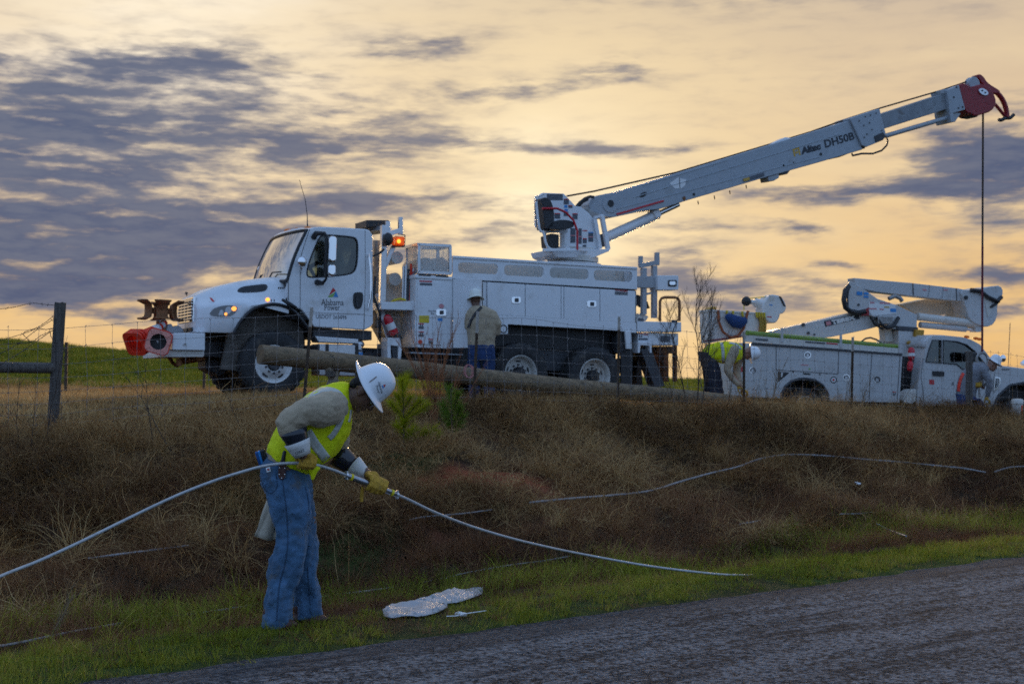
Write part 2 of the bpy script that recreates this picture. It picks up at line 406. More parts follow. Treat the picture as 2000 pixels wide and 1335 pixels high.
def height(X, Y):
    X = np.asarray(X, float); Y = np.asarray(Y, float)
    t, d = TD(X, Y)
    crest = np.interp(t, [-10, 0, 5.8, 9.1, 11.9, 14.6, 20.1, 23.6, 27, 60], [.78, .82, .88, 1.10, 1.13, 1.02, .94, .79, .70, .62])
    prof = np.interp(d, [-20, 6.6, 6.95, 7.4, 8.0, 8.8, 9.6, 10.4, 11.2, 12.2, 13.2, 14.2, 15.0, 15.7, 16.4], [-.06, -.06, -.012, .01, -.05, -.20, -.31, -.26, -.1, .12, .4, .78, 1.02, 1.2, 1.25])
    up = np.clip((d - 10) / 6.0, 0, 1)
    bank = prof * (1 + up * (crest / 1.25 - 1))
    near = np.interp(X, [-40, -12, -8, -3.8, -1, 1.5, 4, 6.4, 9, 11.6, 16, 60], [1.0, 1.1, 1.14, 1.2, 1.16, 1.04, .93, .62, .42, .25, .1, -.3])
    ridge = np.interp(X, [-120, -40, -25, -19, -9, 0, 8, 25, 60], [5.5, 4.3, 3.35, 2.75, 2.05, 1.62, 1.38, 1.05, .7])
    s = sstep(Y, 25, 72)
    field = near * (1 - s) + ridge * s - np.clip(Y - 74, 0, 900) * .018
    k = sstep(d, 15.9, 19.5)
    z = bank * (1 - k) + field * k
    amp = sstep(d, 7.2, 11) * (1 - .75 * k)
    z = z + amp * (rough(X, Y, 1, 6) * .15 + rough(X * 1.9, Y * 1.9, 4, 7) * .08) + (1 - amp) * sstep(d, 7, 7.6) * rough(X * 3, Y * 3, 4, 7) * .018
    return z
def H(x, y): return float(height(x, y))
def hit(px, py, lift=0.0):
    """where the ray through a photo pixel meets the ground"""
    Y = np.arange(5, 110, .02); X = (px - 1000) / F * Y; Z = EYE - (py - HZ) / F * Y
    below = Z <= np.where(TD(X, Y)[1] < D_EDGE, .012, height(X, Y))
    i = int(np.argmax(below)); return Vector((X[i], Y[i], Z[i] + lift))
def smoothed(v, k=5):
    for _ in range(k): v[1:-1] = (v[:-2] + v[2:] + 2 * v[1:-1]) / 4
    return v
ds = np.concatenate([[-600, -200, -80, -30, -10, -3], np.arange(0, 6.5, .7), np.arange(6.5, 17.6, .11), np.arange(17.7, 42, .45), np.arange(42, 112, 2.5), [130, 170, 240, 350, 520, 800]])
ts = np.concatenate([[-900, -500, -250, -140, -90, -60, -45], np.arange(-36, 0, 1.5), np.arange(0, 32, .16), np.arange(32, 70, 1.2), [80, 100, 130, 180, 260, 400, 700, 1100]])
TT, DD = np.meshgrid(ts, ds); GX, GY = XY(TT, DD); GZ = height(GX, GY)
nd, ntt = TT.shape
idx = np.arange(nd * ntt).reshape(nd, ntt)
quads = np.stack([idx[:-1, :-1], idx[:-1, 1:], idx[1:, 1:], idx[1:, :-1]], -1).reshape(-1, 4)
def grid_mesh(name, V, Q):
    me = bpy.data.meshes.new(name); me.vertices.add(len(V)); me.vertices.foreach_set('co', np.asarray(V, np.float32).ravel())
    me.loops.add(Q.size); me.loops.foreach_set('vertex_index', Q.ravel().astype(np.int32)); me.polygons.add(len(Q))
    me.polygons.foreach_set('loop_start', np.arange(0, Q.size, Q.shape[1], dtype=np.int32))
    me.update(calc_edges=True); me.polygons.foreach_set('use_smooth', np.ones(len(Q), bool)); return me
gme = grid_mesh('ground', np.stack([GX, GY, GZ], -1).reshape(-1, 3), quads)
RED = hit(960, 925)
def greenness(X, Y):
    """how green the ground cover is: verge, ditch bottom, pasture beyond the trucks"""
    t, d = TD(X, Y); n = rough(X * 1.3, Y * 1.3, 0, 5)
    verge = (1 - sstep(d, 7.6, 8.4)) * np.clip(.72 + n * .5, 0, 1)
    ditch = np.exp(-((d - 9.5) / .75) ** 2) * np.clip(.55 + n * .9, 0, 1)
    bankg = sstep(rough(X * .8 + 9, Y * .8, 0, 4), .55, 1.1) * .7 * sstep(d, 9, 11) * (1 - sstep(d, 15.5, 17))
    past = sstep(Y - np.interp(X, [-14, -9, -3, 3], [9, 6, .5, 0]) + n * 1.6, 28.5, 32.5) * sstep(d, 17, 19)
    return np.clip(verge + ditch + bankg + past, 0, 1)
def redness(X, Y): return np.clip(1.7 * np.exp(-(((X - RED.x) * 1.1) ** 2 + ((Y - RED.y) / .6) ** 2) / .55) + rough(X * 3, Y * 3, 1, 6) * .5 - .25, 0, .9) * (np.hypot(X - RED.x, Y - RED.y) < 3)
ga = gme.color_attributes.new('cover', 'FLOAT_COLOR', 'POINT')
gc = np.zeros((nd * ntt, 4), np.float32); gx, gy = GX.ravel(), GY.ravel()
gc[:, 0] = greenness(gx, gy); gc[:, 1] = redness(gx, gy); gc[:, 2] = sstep(gy, 28, 31); gc[:, 3] = 1
ga.data.foreach_set('color', gc.ravel())
gm = bpy.data.materials.new('ground_soil'); gm.use_nodes = True; t_ = gm.node_tree; p_ = t_.nodes['Principled BSDF']; p_.inputs['Roughness'].default_value = .95; p_.inputs['Specular IOR Level'].default_value = .15
at = t_.nodes.new('ShaderNodeAttribute'); at.attribute_name = 'cover'; sp = t_.nodes.new('ShaderNodeSeparateColor'); t_.links.new(at.outputs['Color'], sp.inputs[0])
tcg = t_.nodes.new('ShaderNodeTexCoord'); n1 = nz(tcg.outputs['Object'], 9, 8, .7, tree=t_); n2 = nz(tcg.outputs['Object'], 1.3, 6, .6, tree=t_)
thatch = ramp(n1.outputs['Fac'], [(.25, (.02, .012, .007)), (.5, (.05, .03, .017)), (.75, (.12, .075, .042))], tree=t_)
grn = ramp(n1.outputs['Fac'], [(.25, (.022, .032, .008)), (.55, (.05, .075, .014)), (.8, (.10, .12, .03))], tree=t_)
redc = ramp(n1.outputs['Fac'], [(.25, (.10, .028, .013)), (.6, (.30, .08, .033)), (.8, (.42, .14, .06))], tree=t_)
k1 = mixc(sp.outputs[0], thatch, grn, tree=t_); k1 = mixc(sp.outputs[1], k1, redc, tree=t_)
t_.links.new(k1, p_.inputs['Base Color'])
bp = t_.nodes.new('ShaderNodeBump'); bp.inputs['Strength'].default_value = .8; bp.inputs['Distance'].default_value = .05; t_.links.new(n1.outputs['Fac'], bp.inputs['Height']); t_.links.new(bp.outputs[0], p_.inputs['Normal'])
ground = link('ground', gme, gm); tag(ground, kind='structure')

# ------------------------------------------------------------------ road
rts = np.concatenate([[-900, -300, -100, -40], np.arange(-15, 25, .12), [26, 30, 40, 60, 100, 200, 400, 1100]])
rd = np.array([-.6, 1, 2.5, 4, 5.5, 6.2, 6.55, 6.75, D_EDGE])
RT, RD = np.meshgrid(rts, rd); edge = rough(RT * 2.2, RT * .3 + 5, 2, 7) * .05 + np.random.default_rng(1).normal(0, .008, RT.shape)
RD = RD + np.where(RD > 6.7, edge, 0); RZ = .012 + np.where(RD > 6.7, -.022, 0) + (RD - 3) * 0
ridx = np.arange(RT.size).reshape(RT.shape); rq = np.stack([ridx[:-1, :-1], ridx[:-1, 1:], ridx[1:, 1:], ridx[1:, :-1]], -1).reshape(-1, 4)
rm = bpy.data.materials.new('asphalt'); rm.use_nodes = True; t_ = rm.node_tree; p_ = t_.nodes['Principled BSDF']; p_.inputs['Roughness'].default_value = .9; p_.inputs['Specular IOR Level'].default_value = .10
tcr = t_.nodes.new('ShaderNodeTexCoord'); mp = t_.nodes.new('ShaderNodeMapping'); t_.links.new(tcr.outputs['Object'], mp.inputs[0]); mp.inputs['Scale'].default_value = (.35, 1.5, 1)
big = nz(mp.outputs[0], 2.4, 7, .62, tree=t_); fine = nz(tcr.outputs['Object'], 55, 5, .8, tree=t_); patch = nz(tcr.outputs['Object'], .7, 6, .6, tree=t_)
stone = t_.nodes.new('ShaderNodeTexVoronoi'); t_.links.new(tcr.outputs['Object'], stone.inputs['Vector']); stone.inputs['Scale'].default_value = 60
ms = t_.nodes.new('ShaderNodeMapping'); t_.links.new(tcr.outputs['Object'], ms.inputs[0]); ms.inputs['Scale'].default_value = (1.6, 9, 1)
spk = nz(ms.outputs[0], 5, 5, .7, tree=t_)
chip = nz(tcr.outputs['Object'], 26, 2, .6, tree=t_); mid = nz(tcr.outputs['Object'], 60, 2, .6, tree=t_)
mst = t_.nodes.new('ShaderNodeMapping'); t_.links.new(tcr.outputs['Object'], mst.inputs[0]); mst.inputs['Scale'].default_value = (.45, 3.2, 1); streak = nz(mst.outputs[0], 1.5, 7, .65, tree=t_)
asum = mth('ADD', mth('MULTIPLY', big.outputs['Fac'], .27, tree=t_), mth('ADD', mth('MULTIPLY', chip.outputs['Fac'], .50, tree=t_), mth('MULTIPLY', mid.outputs['Fac'], .48, tree=t_), tree=t_), tree=t_)
ac = ramp(asum, [(.52, (.016, .0155, .016)), (.585, (.056, .053, .055)), (.64, (.112, .106, .108)), (.71, (.21, .20, .20))], tree=t_)
ac = mixc(mth('MULTIPLY', smooth(streak.outputs['Fac'], .52, .64, tree=t_), .7, tree=t_), ac, (.013, .014, .017), tree=t_)
# darker bare band along the worn edge, and long cracks
srd = t_.nodes.new('ShaderNodeSeparateXYZ'); t_.links.new(tcr.outputs['Object'], srd.inputs[0])
ed = smooth(mth('ADD', srd.outputs[1], mth('MULTIPLY', mth('SUBTRACT', big.outputs['Fac'], .5, tree=t_), .9, tree=t_), tree=t_), 6.25, 6.6, tree=t_)
ac = mixc(mth('MULTIPLY', ed, .55, tree=t_), ac, (.034, .034, .037), tree=t_)
wv_ = nz(tcr.outputs['Object'], 1.6, 6, .6, tree=t_)
mc = t_.nodes.new('ShaderNodeVectorMath'); mc.operation = 'ADD'; t_.links.new(tcr.outputs['Object'], mc.inputs[0]); t_.links.new(wv_.outputs['Color'], mc.inputs[1])
vr = t_.nodes.new('ShaderNodeTexVoronoi'); vr.feature = 'DISTANCE_TO_EDGE'; t_.links.new(mc.outputs[0], vr.inputs['Vector']); vr.inputs['Scale'].default_value = .16
crack = smooth(vr.outputs['Distance'], .012, .002, tree=t_)
crk = t_.nodes.new('ShaderNodeMapRange'); t_.links.new(vr.outputs['Distance'], crk.inputs[0]); crk.inputs[1].default_value = .0; crk.inputs[2].default_value = .0035; crk.inputs[3].default_value = .35; crk.inputs[4].default_value = 0
ac = mixc(crk.outputs[0], ac, (.012, .012, .012), tree=t_)
t_.links.new(ac, p_.inputs['Base Color'])
hb = mth('ADD', mth('MULTIPLY', chip.outputs['Fac'], 1.6, tree=t_), mth('ADD', mth('MULTIPLY', fine.outputs['Fac'], 1.0, tree=t_), mth('MULTIPLY', stone.outputs['Distance'], -.8, tree=t_), tree=t_), tree=t_)
bp = t_.nodes.new('ShaderNodeBump'); bp.inputs['Strength'].default_value = .45; bp.inputs['Distance'].default_value = .010; t_.links.new(hb, bp.inputs['Height']); t_.links.new(bp.outputs[0], p_.inputs['Normal'])
road = link('road', grid_mesh('road', np.stack([RT, RD, RZ], -1).reshape(-1, 3), rq), rm)
road.matrix_world = Matrix(((RA, -RB, 0, 0), (RB, RA, 0, 0), (0, 0, 1, 0), (0, 0, 0, 1))); tag(road, kind='structure')

# ------------------------------------------------------------------ grass
def grass_mat(name, stops, trans=.35, rough=.65):
    m = bpy.data.materials.new(name); m.use_nodes = True; t = m.node_tree; p = t.nodes['Principled BSDF']
    p.inputs['Roughness'].default_value = rough; p.inputs['Specular IOR Level'].default_value = .25
    oi = t.nodes.new('ShaderNodeObjectInfo'); a = t.nodes.new('ShaderNodeAttribute'); a.attribute_name = 'shade'
    tn = t.nodes.new('ShaderNodeAttribute'); tn.attribute_type = 'INSTANCER'; tn.attribute_name = 'tone'
    f = mth('ADD', mth('ADD', mth('MULTIPLY', oi.outputs['Random'], .22, tree=t), mth('MULTIPLY', tn.outputs['Fac'], .33, tree=t), tree=t), mth('MULTIPLY', a.outputs['Fac'], .45, tree=t), tree=t)
    c = ramp(f, stops, tree=t); t.links.new(c, p.inputs['Base Color'])
    tr = t.nodes.new('ShaderNodeBsdfTranslucent'); t.links.new(c, tr.inputs[0]); mx = t.nodes.new('ShaderNodeMixShader'); mx.inputs[0].default_value = trans
    t.links.new(p.outputs[0], mx.inputs[1]); t.links.new(tr.outputs[0], mx.inputs[2]); t.links.new(mx.outputs[0], t.nodes['Material Output'].inputs[0])
    return m
def blades(n, rad, ln, lean, curl, wd, seed, segs=3, jit=.0):
    g = np.random.default_rng(seed); V = []; Fq = []; sh = []
    for i in range(n):
        r = rad * math.sqrt(g.random()); a0 = g.uniform(0, 6.283); b = np.array([r * math.cos(a0), r * math.sin(a0), -.02])
        a = g.uniform(0, 6.283); th = R(g.uniform(*lean)); L = g.uniform(*ln); cu = R(g.uniform(*curl)); s = g.random()
        wv = g.uniform(*wd); fa = a + math.pi / 2 + g.normal(0, .5); q = np.array([math.cos(fa), math.sin(fa), 0]); base = len(V); p = b
        for k in range(segs + 1):
            wk = wv * (1 - .85 * k / segs)
            V += [p - q * wk / 2, p + q * wk / 2]; sh += [s, s]
            a += g.normal(0, jit); p = p + np.array([math.sin(th) * math.cos(a), math.sin(th) * math.sin(a), math.cos(th)]) * L / segs; th += cu / segs
        for k in range(segs):
            o = base + 2 * k; Fq.append((o, o + 1, o + 3, o + 2))
    me = grid_mesh('blades', np.array(V), np.array(Fq)); at = me.attributes.new('shade', 'FLOAT', 'POINT'); at.data.foreach_set('value', np.array(sh, np.float32)); return me
def scatter(name, label, pts, rot, scl, variants, mat, cat='grass'):
    coll = bpy.data.collections.new(name + '_source')
    for i, me in enumerate(variants):
        me.materials.append(mat); o = bpy.data.objects.new(f'{name}_source', me); coll.objects.link(o)
    n = len(pts); me = bpy.data.meshes.new(name); me.vertices.add(n); me.vertices.foreach_set('co', np.asarray(pts, np.float32).ravel())
    for nm, ty, val in (('rot', 'FLOAT_VECTOR', rot), ('scl', 'FLOAT_VECTOR', scl)):
        at = me.attributes.new(nm, ty, 'POINT'); at.data.foreach_set('vector', np.asarray(val, np.float32).ravel())
    at = me.attributes.new('pick', 'INT', 'POINT'); at.data.foreach_set('value', RNG.integers(0, len(variants), n).astype(np.int32))
    pa = np.asarray(pts); tone = np.clip(.5 + .8 * rough(pa[:, 0] * .9 + 3, pa[:, 1] * .9, 0, 5) + .25 * rough(pa[:, 0] * 2.3, pa[:, 1] * 2.3 + 7, 2, 7), 0, 1)
    at = me.attributes.new('tone', 'FLOAT', 'POINT'); at.data.foreach_set('value', tone.astype(np.float32))
    o = link(name, me, mat); tag(o, label, cat, kind='stuff')
    g = bpy.data.node_groups.new(name, 'GeometryNodeTree'); g.interface.new_socket('Geometry', in_out='INPUT', socket_type='NodeSocketGeometry'); g.interface.new_socket('Geometry', in_out='OUTPUT', socket_type='NodeSocketGeometry')
    gi = g.nodes.new('NodeGroupInput'); go = g.nodes.new('NodeGroupOutput'); ip = g.nodes.new('GeometryNodeInstanceOnPoints'); ci = g.nodes.new('GeometryNodeCollectionInfo')
    ci.inputs['Collection'].default_value = coll; ci.inputs['Separate Children'].default_value = True; ci.inputs['Reset Children'].default_value = True
    def na(nm, dt): x = g.nodes.new('GeometryNodeInputNamedAttribute'); x.data_type = dt; x.inputs['Name'].default_value = nm; return x.outputs['Attribute']
    er = g.nodes.new('FunctionNodeEulerToRotation'); g.links.new(na('rot', 'FLOAT_VECTOR'), er.inputs[0])
    g.links.new(gi.outputs[0], ip.inputs['Points']); g.links.new(ci.outputs[0], ip.inputs['Instance']); ip.inputs['Pick Instance'].default_value = True
    g.links.new(na('pick', 'INT'), ip.inputs['Instance Index']); g.links.new(er.outputs[0], ip.inputs['Rotation']); g.links.new(na('scl', 'FLOAT_VECTOR'), ip.inputs['Scale']); g.links.new(ip.outputs[0], go.inputs[0])
    md = o.modifiers.new('grass', 'NODES'); md.node_group = g
    return o
def spots(dens, d0, d1, t0, t1, keep=None, ymax=1e9, pad=2.5):
    n = int(dens * (d1 - d0) * (t1 - t0)); d = RNG.uniform(d0, d1, n); t = RNG.uniform(t0, t1, n); X, Y = XY(t, d)
    m = (np.abs(X) < .365 * Y + pad) & (Y > 4) & (Y < ymax)
    X, Y = X[m], Y[m]
    if keep is not None:
        k = RNG.random(len(X)) < keep(X, Y); X, Y = X[k], Y[k]
    return X, Y
def lay(X, Y, smin, smax, tilt=.25, vert=(.8, 1.2)):
    n = len(X); Z = height(X, Y) - .01; s = RNG.uniform(smin, smax, n)
    rot = np.stack([RNG.normal(0, tilt, n), RNG.normal(0, tilt, n), RNG.uniform(0, 6.283, n)], -1)
    return np.stack([X, Y, Z], -1), rot, np.stack([s, s, s * RNG.uniform(*vert, n)], -1)
m_dry = grass_mat('dry_grass', [(0, (0.0168, 0.0084, 0.0038)), (0.25, (0.0882, 0.0437, 0.016)), (0.5, (0.2436, 0.1327, 0.0487)), (0.75, (0.4704, 0.2898, 0.1176)), (1, (0.672, 0.462, 0.2184))])
m_russet = grass_mat('russet_grass', [(0, (0.0252, 0.0118, 0.0067)), (0.35, (0.1092, 0.047, 0.0202)), (0.7, (0.2436, 0.1134, 0.0487)), (1, (0.42, 0.2436, 0.1176))])
m_green = grass_mat('green_grass', [(0, (.04, .05, .004)), (.35, (.14, .165, .010)), (.65, (.28, .29, .020)), (.82, (.42, .35, .05)), (1, (.54, .35, .12))])
m_pale = grass_mat('pale_grass', [(0, (0.138, 0.0736, 0.0276)), (0.4, (0.368, 0.2254, 0.0874)), (0.8, (0.6072, 0.414, 0.1748)), (1, (0.7728, 0.5612, 0.2576))])
m_past = grass_mat('pasture', [(0, (.07, .09, .006)), (.5, (.17, .20, .014)), (1, (.32, .28, .04))])
BAGP = hit(845, 1190); BAGT, BAGD = TD(BAGP.x, BAGP.y)
def bagless(x, y): t, d = TD(x, y); return (((t - BAGT) / .42) ** 2 + ((d - BAGD) / .16) ** 2 > 1) * 1.0
# green verge
X, Y = spots(230, 6.84, 8.5, -3, 16, lambda x, y: bagless(x, y) * sstep(TD(x, y)[1] + rough(x * 3, y * 3, 2, 7) * .16, 6.86, 7.02) * np.clip((greenness(x, y) * 1.25 - .12 + .35 * rough(x * 2.2, y * 2.2, 2, 7)) * (1 - .5 * sstep(TD(x, y)[1], 8, 8.5)), 0, 1))
scatter('verge_grass', 'short green grass on the verge along the road edge', *lay(X, Y, .6, 1.15), [blades(46, .085, (.04, .10), (5, 50), (10, 70), (.003, .006), 10 + i) for i in range(5)], m_green)
# brown thatch mixed into the verge
X, Y = spots(120, 6.93, 8.9, -3, 17, lambda x, y: bagless(x, y) * np.clip(1.0 - greenness(x, y) * .75, .12, 1) * sstep(TD(x, y)[1] + rough(x * 5, y * 5, 3, 7) * .25, 6.9, 7.15))
scatter('verge_thatch', 'short brown dead grass mixed into the green verge', *lay(X, Y, .6, 1.2), [blades(40, .09, (.04, .12), (15, 75), (10, 60), (.002, .005), 30 + i) for i in range(5)], m_russet)
# ditch: longer green tufts
X, Y = spots(75, 8.2, 11.0, -2, 20, lambda x, y: np.clip(greenness(x, y) * 1.5 - .12, 0, 1))
scatter('ditch_grass', 'longer green grass growing along the ditch bottom', *lay(X, Y, .7, 1.3), [blades(42, .11, (.12, .28), (10, 60), (20, 90), (.004, .008), 50 + i, 4, .12) for i in range(5)], m_green)
# bank: russet low growth on the lower part, matted straw higher up
X, Y = spots(95, 8.6, 13.4, -2, 24, lambda x, y: np.clip(.35 + 1.0 * np.exp(-((TD(x, y)[1] - 11.2) / 1.5) ** 2) + rough(x, y, 0, 4) * .3, 0, 1) * (1 - .6 * greenness(x, y)) * (1 - np.clip(redness(x, y) * 2.6, 0, 1)))
scatter('russet_grass', 'low reddish brown dead grass on the lower bank', *lay(X, Y, .7, 1.3), [blades(60, .12, (.09, .24), (5, 70), (10, 80), (.002, .0045), 70 + i, 3, .25) for i in range(6)], m_russet)
X, Y = spots(54, 9.6, 16.6, -2, 30, lambda x, y: np.clip(.22 + sstep(TD(x, y)[1], 11.2, 13.2) * .85 + rough(x, y, 1, 5) * .45, 0, 1) * (1 - np.clip(redness(x, y) * 2.6, 0, .97)))
P_, R_, S_ = lay(X, Y, .75, 1.35, .45, (.45, .95))
scatter('bank_grass', 'tangled dry brown grass covering the bank', P_, R_, S_, [blades(58, .19, (.16, .46), (25, 95), (10, 110), (.004, .0085), 90 + i, 5, .55) for i in range(8)], m_dry)
X, Y = spots(15, 12.0, 16.8, -1, 30, lambda x, y: np.clip(.2 + sstep(TD(x, y)[1], 14, 15.5) * .9 + rough(x, y, 1, 5) * .5, 0, 1) * (1 - np.clip(redness(x, y) * 2.6, 0, 1)))
scatter('crest_grass', 'pale straw tufts along the top of the bank', *lay(X, Y, .7, 1.2, .3), [blades(26, .12, (.14, .34), (5, 75), (20, 110), (.003, .006), 110 + i, 5, .4) for i in range(6)], m_pale)
X, Y = spots(.9, 9.8, 16.2, -1, 28, lambda x, y: np.clip(.75 + rough(x, y, 1, 5) * .5, 0, 1) * (1 - np.clip(redness(x, y) * 2.6, 0, 1)))
scatter('tussock_grass', 'arching straw tussocks scattered over the bank', *lay(X, Y, .8, 1.5, .25), [blades(90, .09, (.3, .6), (10, 60), (60, 150), (.003, .006), 170 + i, 6, .15) for i in range(5)], m_pale)
X, Y = spots(3.2, 9.4, 16.3, -1, 28, lambda x, y: np.clip(.5 + rough(x * .8, y * .8 + 4, 1, 5) * .8, 0, 1) * (1 - np.clip(redness(x, y) * 2.6, 0, 1)))
scatter('dead_stalks', 'thin broken stalks poking out of the bank grass', *lay(X, Y, .7, 1.3, .5), [blades(5, .05, (.25, .6), (0, 55), (-20, 40), (.004, .007), 190 + i, 5, .2) for i in range(6)], m_pale)
# mown stubble field round the trucks
X, Y = spots(34, 16.2, 46, -8, 36, lambda x, y: (1 - greenness(x, y)), 46, 1.5)
scatter('field_stubble', 'brown mown stubble between the fence and the trucks', *lay(X, Y, .8, 1.25, .15), [blades(46, .22, (.05, .15), (0, 50), (5, 60), (.005, .010), 130 + i) for i in range(5)], m_pale)
X, Y = spots(9, 20, 95, -50, 75, lambda x, y: greenness(x, y) * (y > 27) * np.clip(1.4 - y / 75, .35, 1), 78, 2)
scatter('pasture_grass', 'green pasture rising behind the trucks', *lay(X, Y, .9, 1.6, .1), [blades(60, .42, (.08, .2), (5, 60), (10, 70), (.012, .024), 150 + i, 2) for i in range(4)], m_past)
# ------------------------------------------------------------------ digger derrick truck
T = Frame(Vector((-3.775, 22.6, 1.206)), R(25), R(-1.8))
TW = 2.44                                   # overall width
dig = empty('digger_derrick_truck', T.m)
tag(dig, 'white conventional cab digger derrick truck with its long boom raised to the right', 'truck')
def pp(pts, v): return [T(x, y, v) for x, y in pts]
def wheel(fr, root, px, py, v, Rt, wd, Rr, front, far=False):
    """tyre and rim with the axle along y; v = outer face"""
    u, z = fr(px, py, v if not far else 0.0)
    s = -1 if not far else 1
    b = MB(); k = Rt
    prof = [(Rr * .98, .02), (Rr * 1.12, 0), (k * .86, -.005), (k * .955, .015), (k * .99, .045), (k, .07), (k, wd / 2), (k, wd - .07), (k * .99, wd - .045), (k * .955, wd - .015), (k * .86, wd + .005), (Rr * 1.1, wd), (Rr * .98, wd - .02)]
    b.revolve([(r, h * -s) for r, h in prof], (u, v, z), 'y', 40, False, False)
    for i in range(30):                        # tread lugs
        a = 2 * math.pi * i / 30
        for h in (.075, wd - .075):
            c = Vector((u + math.cos(a) * k, v - s * h, z + math.sin(a) * k)); t = Vector((-math.sin(a), 0, math.cos(a)))
            b.bar(c - t * .028, c + t * .028, .075, .022, (math.cos(a), 0, math.sin(a)))
    ty = b.build('wheel', rubber, root, smooth=True, angle=40)
    b = MB()
    if front: prof = [(Rr * 1.03, .015), (Rr, .0), (Rr * .94, .012), (Rr * .88, .05), (Rr * .8, .055), (Rr * .66, .02), (Rr * .50, -.012), (Rr * .40, -.018), (Rr * .36, .0), (.01, .0)]
    else: prof = [(Rr * 1.03, .015), (Rr, .0), (Rr * .94, .012), (Rr * .89, .06), (Rr * .84, .13), (Rr * .62, .15), (Rr * .45, .145), (.01, .145)]
    b.revolve([(r, h * -s) for r, h in prof], (u, v, z), 'y', 36, False, False); b.build('rim', cream if not front else white2, ty, smooth=True, angle=50)
    h0 = .03 if front else .142
    for i in range(10):
        a = 2 * math.pi * (i + .5) / 10; r = Rr * .47
        h1 = -.010 if front else .14
        c = Vector((u + math.cos(a) * r, v - s * (h1 - .025), z + math.sin(a) * r)); b = MB(); b.cyl(c, c + Vector((0, -s * .06, 0)), .019, 6); b.build('lug_nut', dgrey, ty)
    for i in range(5 if front else 5):
        a = 2 * math.pi * i / 5 + .3; r = Rr * .71
        c = Vector((u + math.cos(a) * r, v - s * (.034 if front else .146), z + math.sin(a) * r)); t = Vector((-math.sin(a), 0, math.cos(a)))
        b = MB(); b.capsule([c - t * .03, c + t * .03], [.024, .024], 8, .3, (math.cos(a), 0, math.sin(a))); b.build('hand_hole', black, ty)
    b = MB(); c = Vector((u, v, z)); hh = (-.04, .03) if front else (.02, .16)
    b.revolve([(Rr * .36, -s * hh[1]), (Rr * .35, -s * (hh[0] + .03)), (Rr * .28, -s * hh[0]), (.01, -s * hh[0])], c, 'y', 20); b.build('hub', dgrey if front else black, ty, smooth=True, angle=40)
    return (u, z)
uf, zf = wheel(T, dig, 535, 711, .06, .53, .30, .30, True)
wheel(T, dig, 535, 711, TW - .12, .53, .30, .30, True, True)
ur1, zr1 = wheel(T, dig, 1018, 728, .03, .52, .28, .30, False); ur2, zr2 = wheel(T, dig, 1163, 734, .03, .52, .28, .30, False)
for px, py in ((1018, 728), (1163, 734)): wheel(T, dig, px, py, TW - .03, .52, .28, .30, False, True)
b = MB()
for px, py in ((1018, 728), (1163, 734)):     # inner duals and axles
    u, z = T(px, py, .03)
    for y0 in (.37, TW - .65): b.revolve([(.3, y0), (.50, y0), (.52, y0 + .05), (.52, y0 + .23), (.5, y0 + .28), (.3, y0 + .28)], (u, 0, z), 'y', 28)
    b.cyl((u, .2, z), (u, TW - .2, z), .10, 12)
b.build('inner_wheels', rubber, dig, smooth=True, angle=40)['kind'] = 'stuff'
b = MB()                                       # chassis rails, axle, tanks
for y in (.78, 1.56): b.box((-1.1, y, .62), (6.9, y + .09, .88))
b.box((-.05, .3, .45), (.08, 2.1, .6)); b.box((-.6, .75, .5), (.7, 1.7, 1.25)); b.box((1.0, .5, .55), (2.2, 1.9, .8)); b.box((2.4, .4, .6), (6.4, 2.0, 1.0))
b.build('chassis', dgrey, dig, .01)

# ---- hood with the wheel arches
arch = [(456, 649), (463, 636), (472, 623), (493, 603), (518, 594.5), (541, 593), (569, 603), (589, 624), (605, 645)]
AU = [T(x, y, .06) for x, y in arch]; au = np.array([a[0] for a in AU]); aw = np.array([a[1] for a in AU])
ridge_ = [T(x, y, 1.22) for x, y in ((372, 577), (391, 566.5), (429, 556.5), (467, 548.5), (503, 543.5), (520, 541))]
ru = np.array([a[0] for a in ridge_]); rw = np.array([a[1] for a in ridge_])
U0, U1 = T(396, 600, .34)[0], T(563, 570, .10)[0]
shl = [T(x, y, .40) for x, y in ((397, 575), (430, 561), (467, 552), (520, 547), (563, 547))]; su = np.array([a[0] for a in shl]); sw_ = np.array([a[1] for a in shl])
wb = T(392, 648, .3)[1]
def hood_section(u):
    k = max(0.0, min(1.0, (u - U0) / .75)); k = k * (2 - k)
    vo = .40 - .36 * k                                        # outer edge: narrow nose, wide fenders
    top = float(np.interp(u, ru, rw)); sh = float(np.interp(u, su, sw_))
    fl = float(np.interp(u, [U0, U0 + .2, U0 + .5, U0 + .9, U1], [wb + .43, wb + .47, wb + .52, wb + .50, wb + .42]))
    bot = wb if u < au[0] else float(np.interp(u, au, aw))
    half = [(vo + .03, bot - .0), (vo + .012, bot + .02), (vo, bot + (fl - bot) * .5), (vo + .004, fl - .07), (vo + .025, fl - .02), (vo + .08, fl + .015),
            (vo + .17, fl + .03 + (sh - fl) * .25), (vo + .235, sh - .06), (vo + .28, sh - .02), (vo + .36, sh + .012 + (top - sh) * .25), (vo + .62, sh + (top - sh) * .75), (1.22, top)]
    return [Vector((u, y, z)) for y, z in half] + [Vector((u, 2.44 - y, z)) for y, z in half[-2::-1]]
rings = []
for i in range(34):
    u = U0 + (U1 - U0) * i / 33; rings.append(hood_section(u))
nose = [p + Vector((.0, 0, 0)) for p in rings[0]]
cn = Vector((U0, 1.22, wb + .4))
r0 = [Vector((U0 - .05, 1.22 + (p.y - 1.22) * .93, wb + .02 + (p.z - wb - .02) * .96)) for p in rings[0]]
r00 = [Vector((U0 - .065, 1.22 + (p.y - 1.22) * .84, wb + .05 + (p.z - wb - .05) * .90)) for p in rings[0]]
b = MB(); b.loft([r00, r0] + rings, False, False); b.poly(r00)
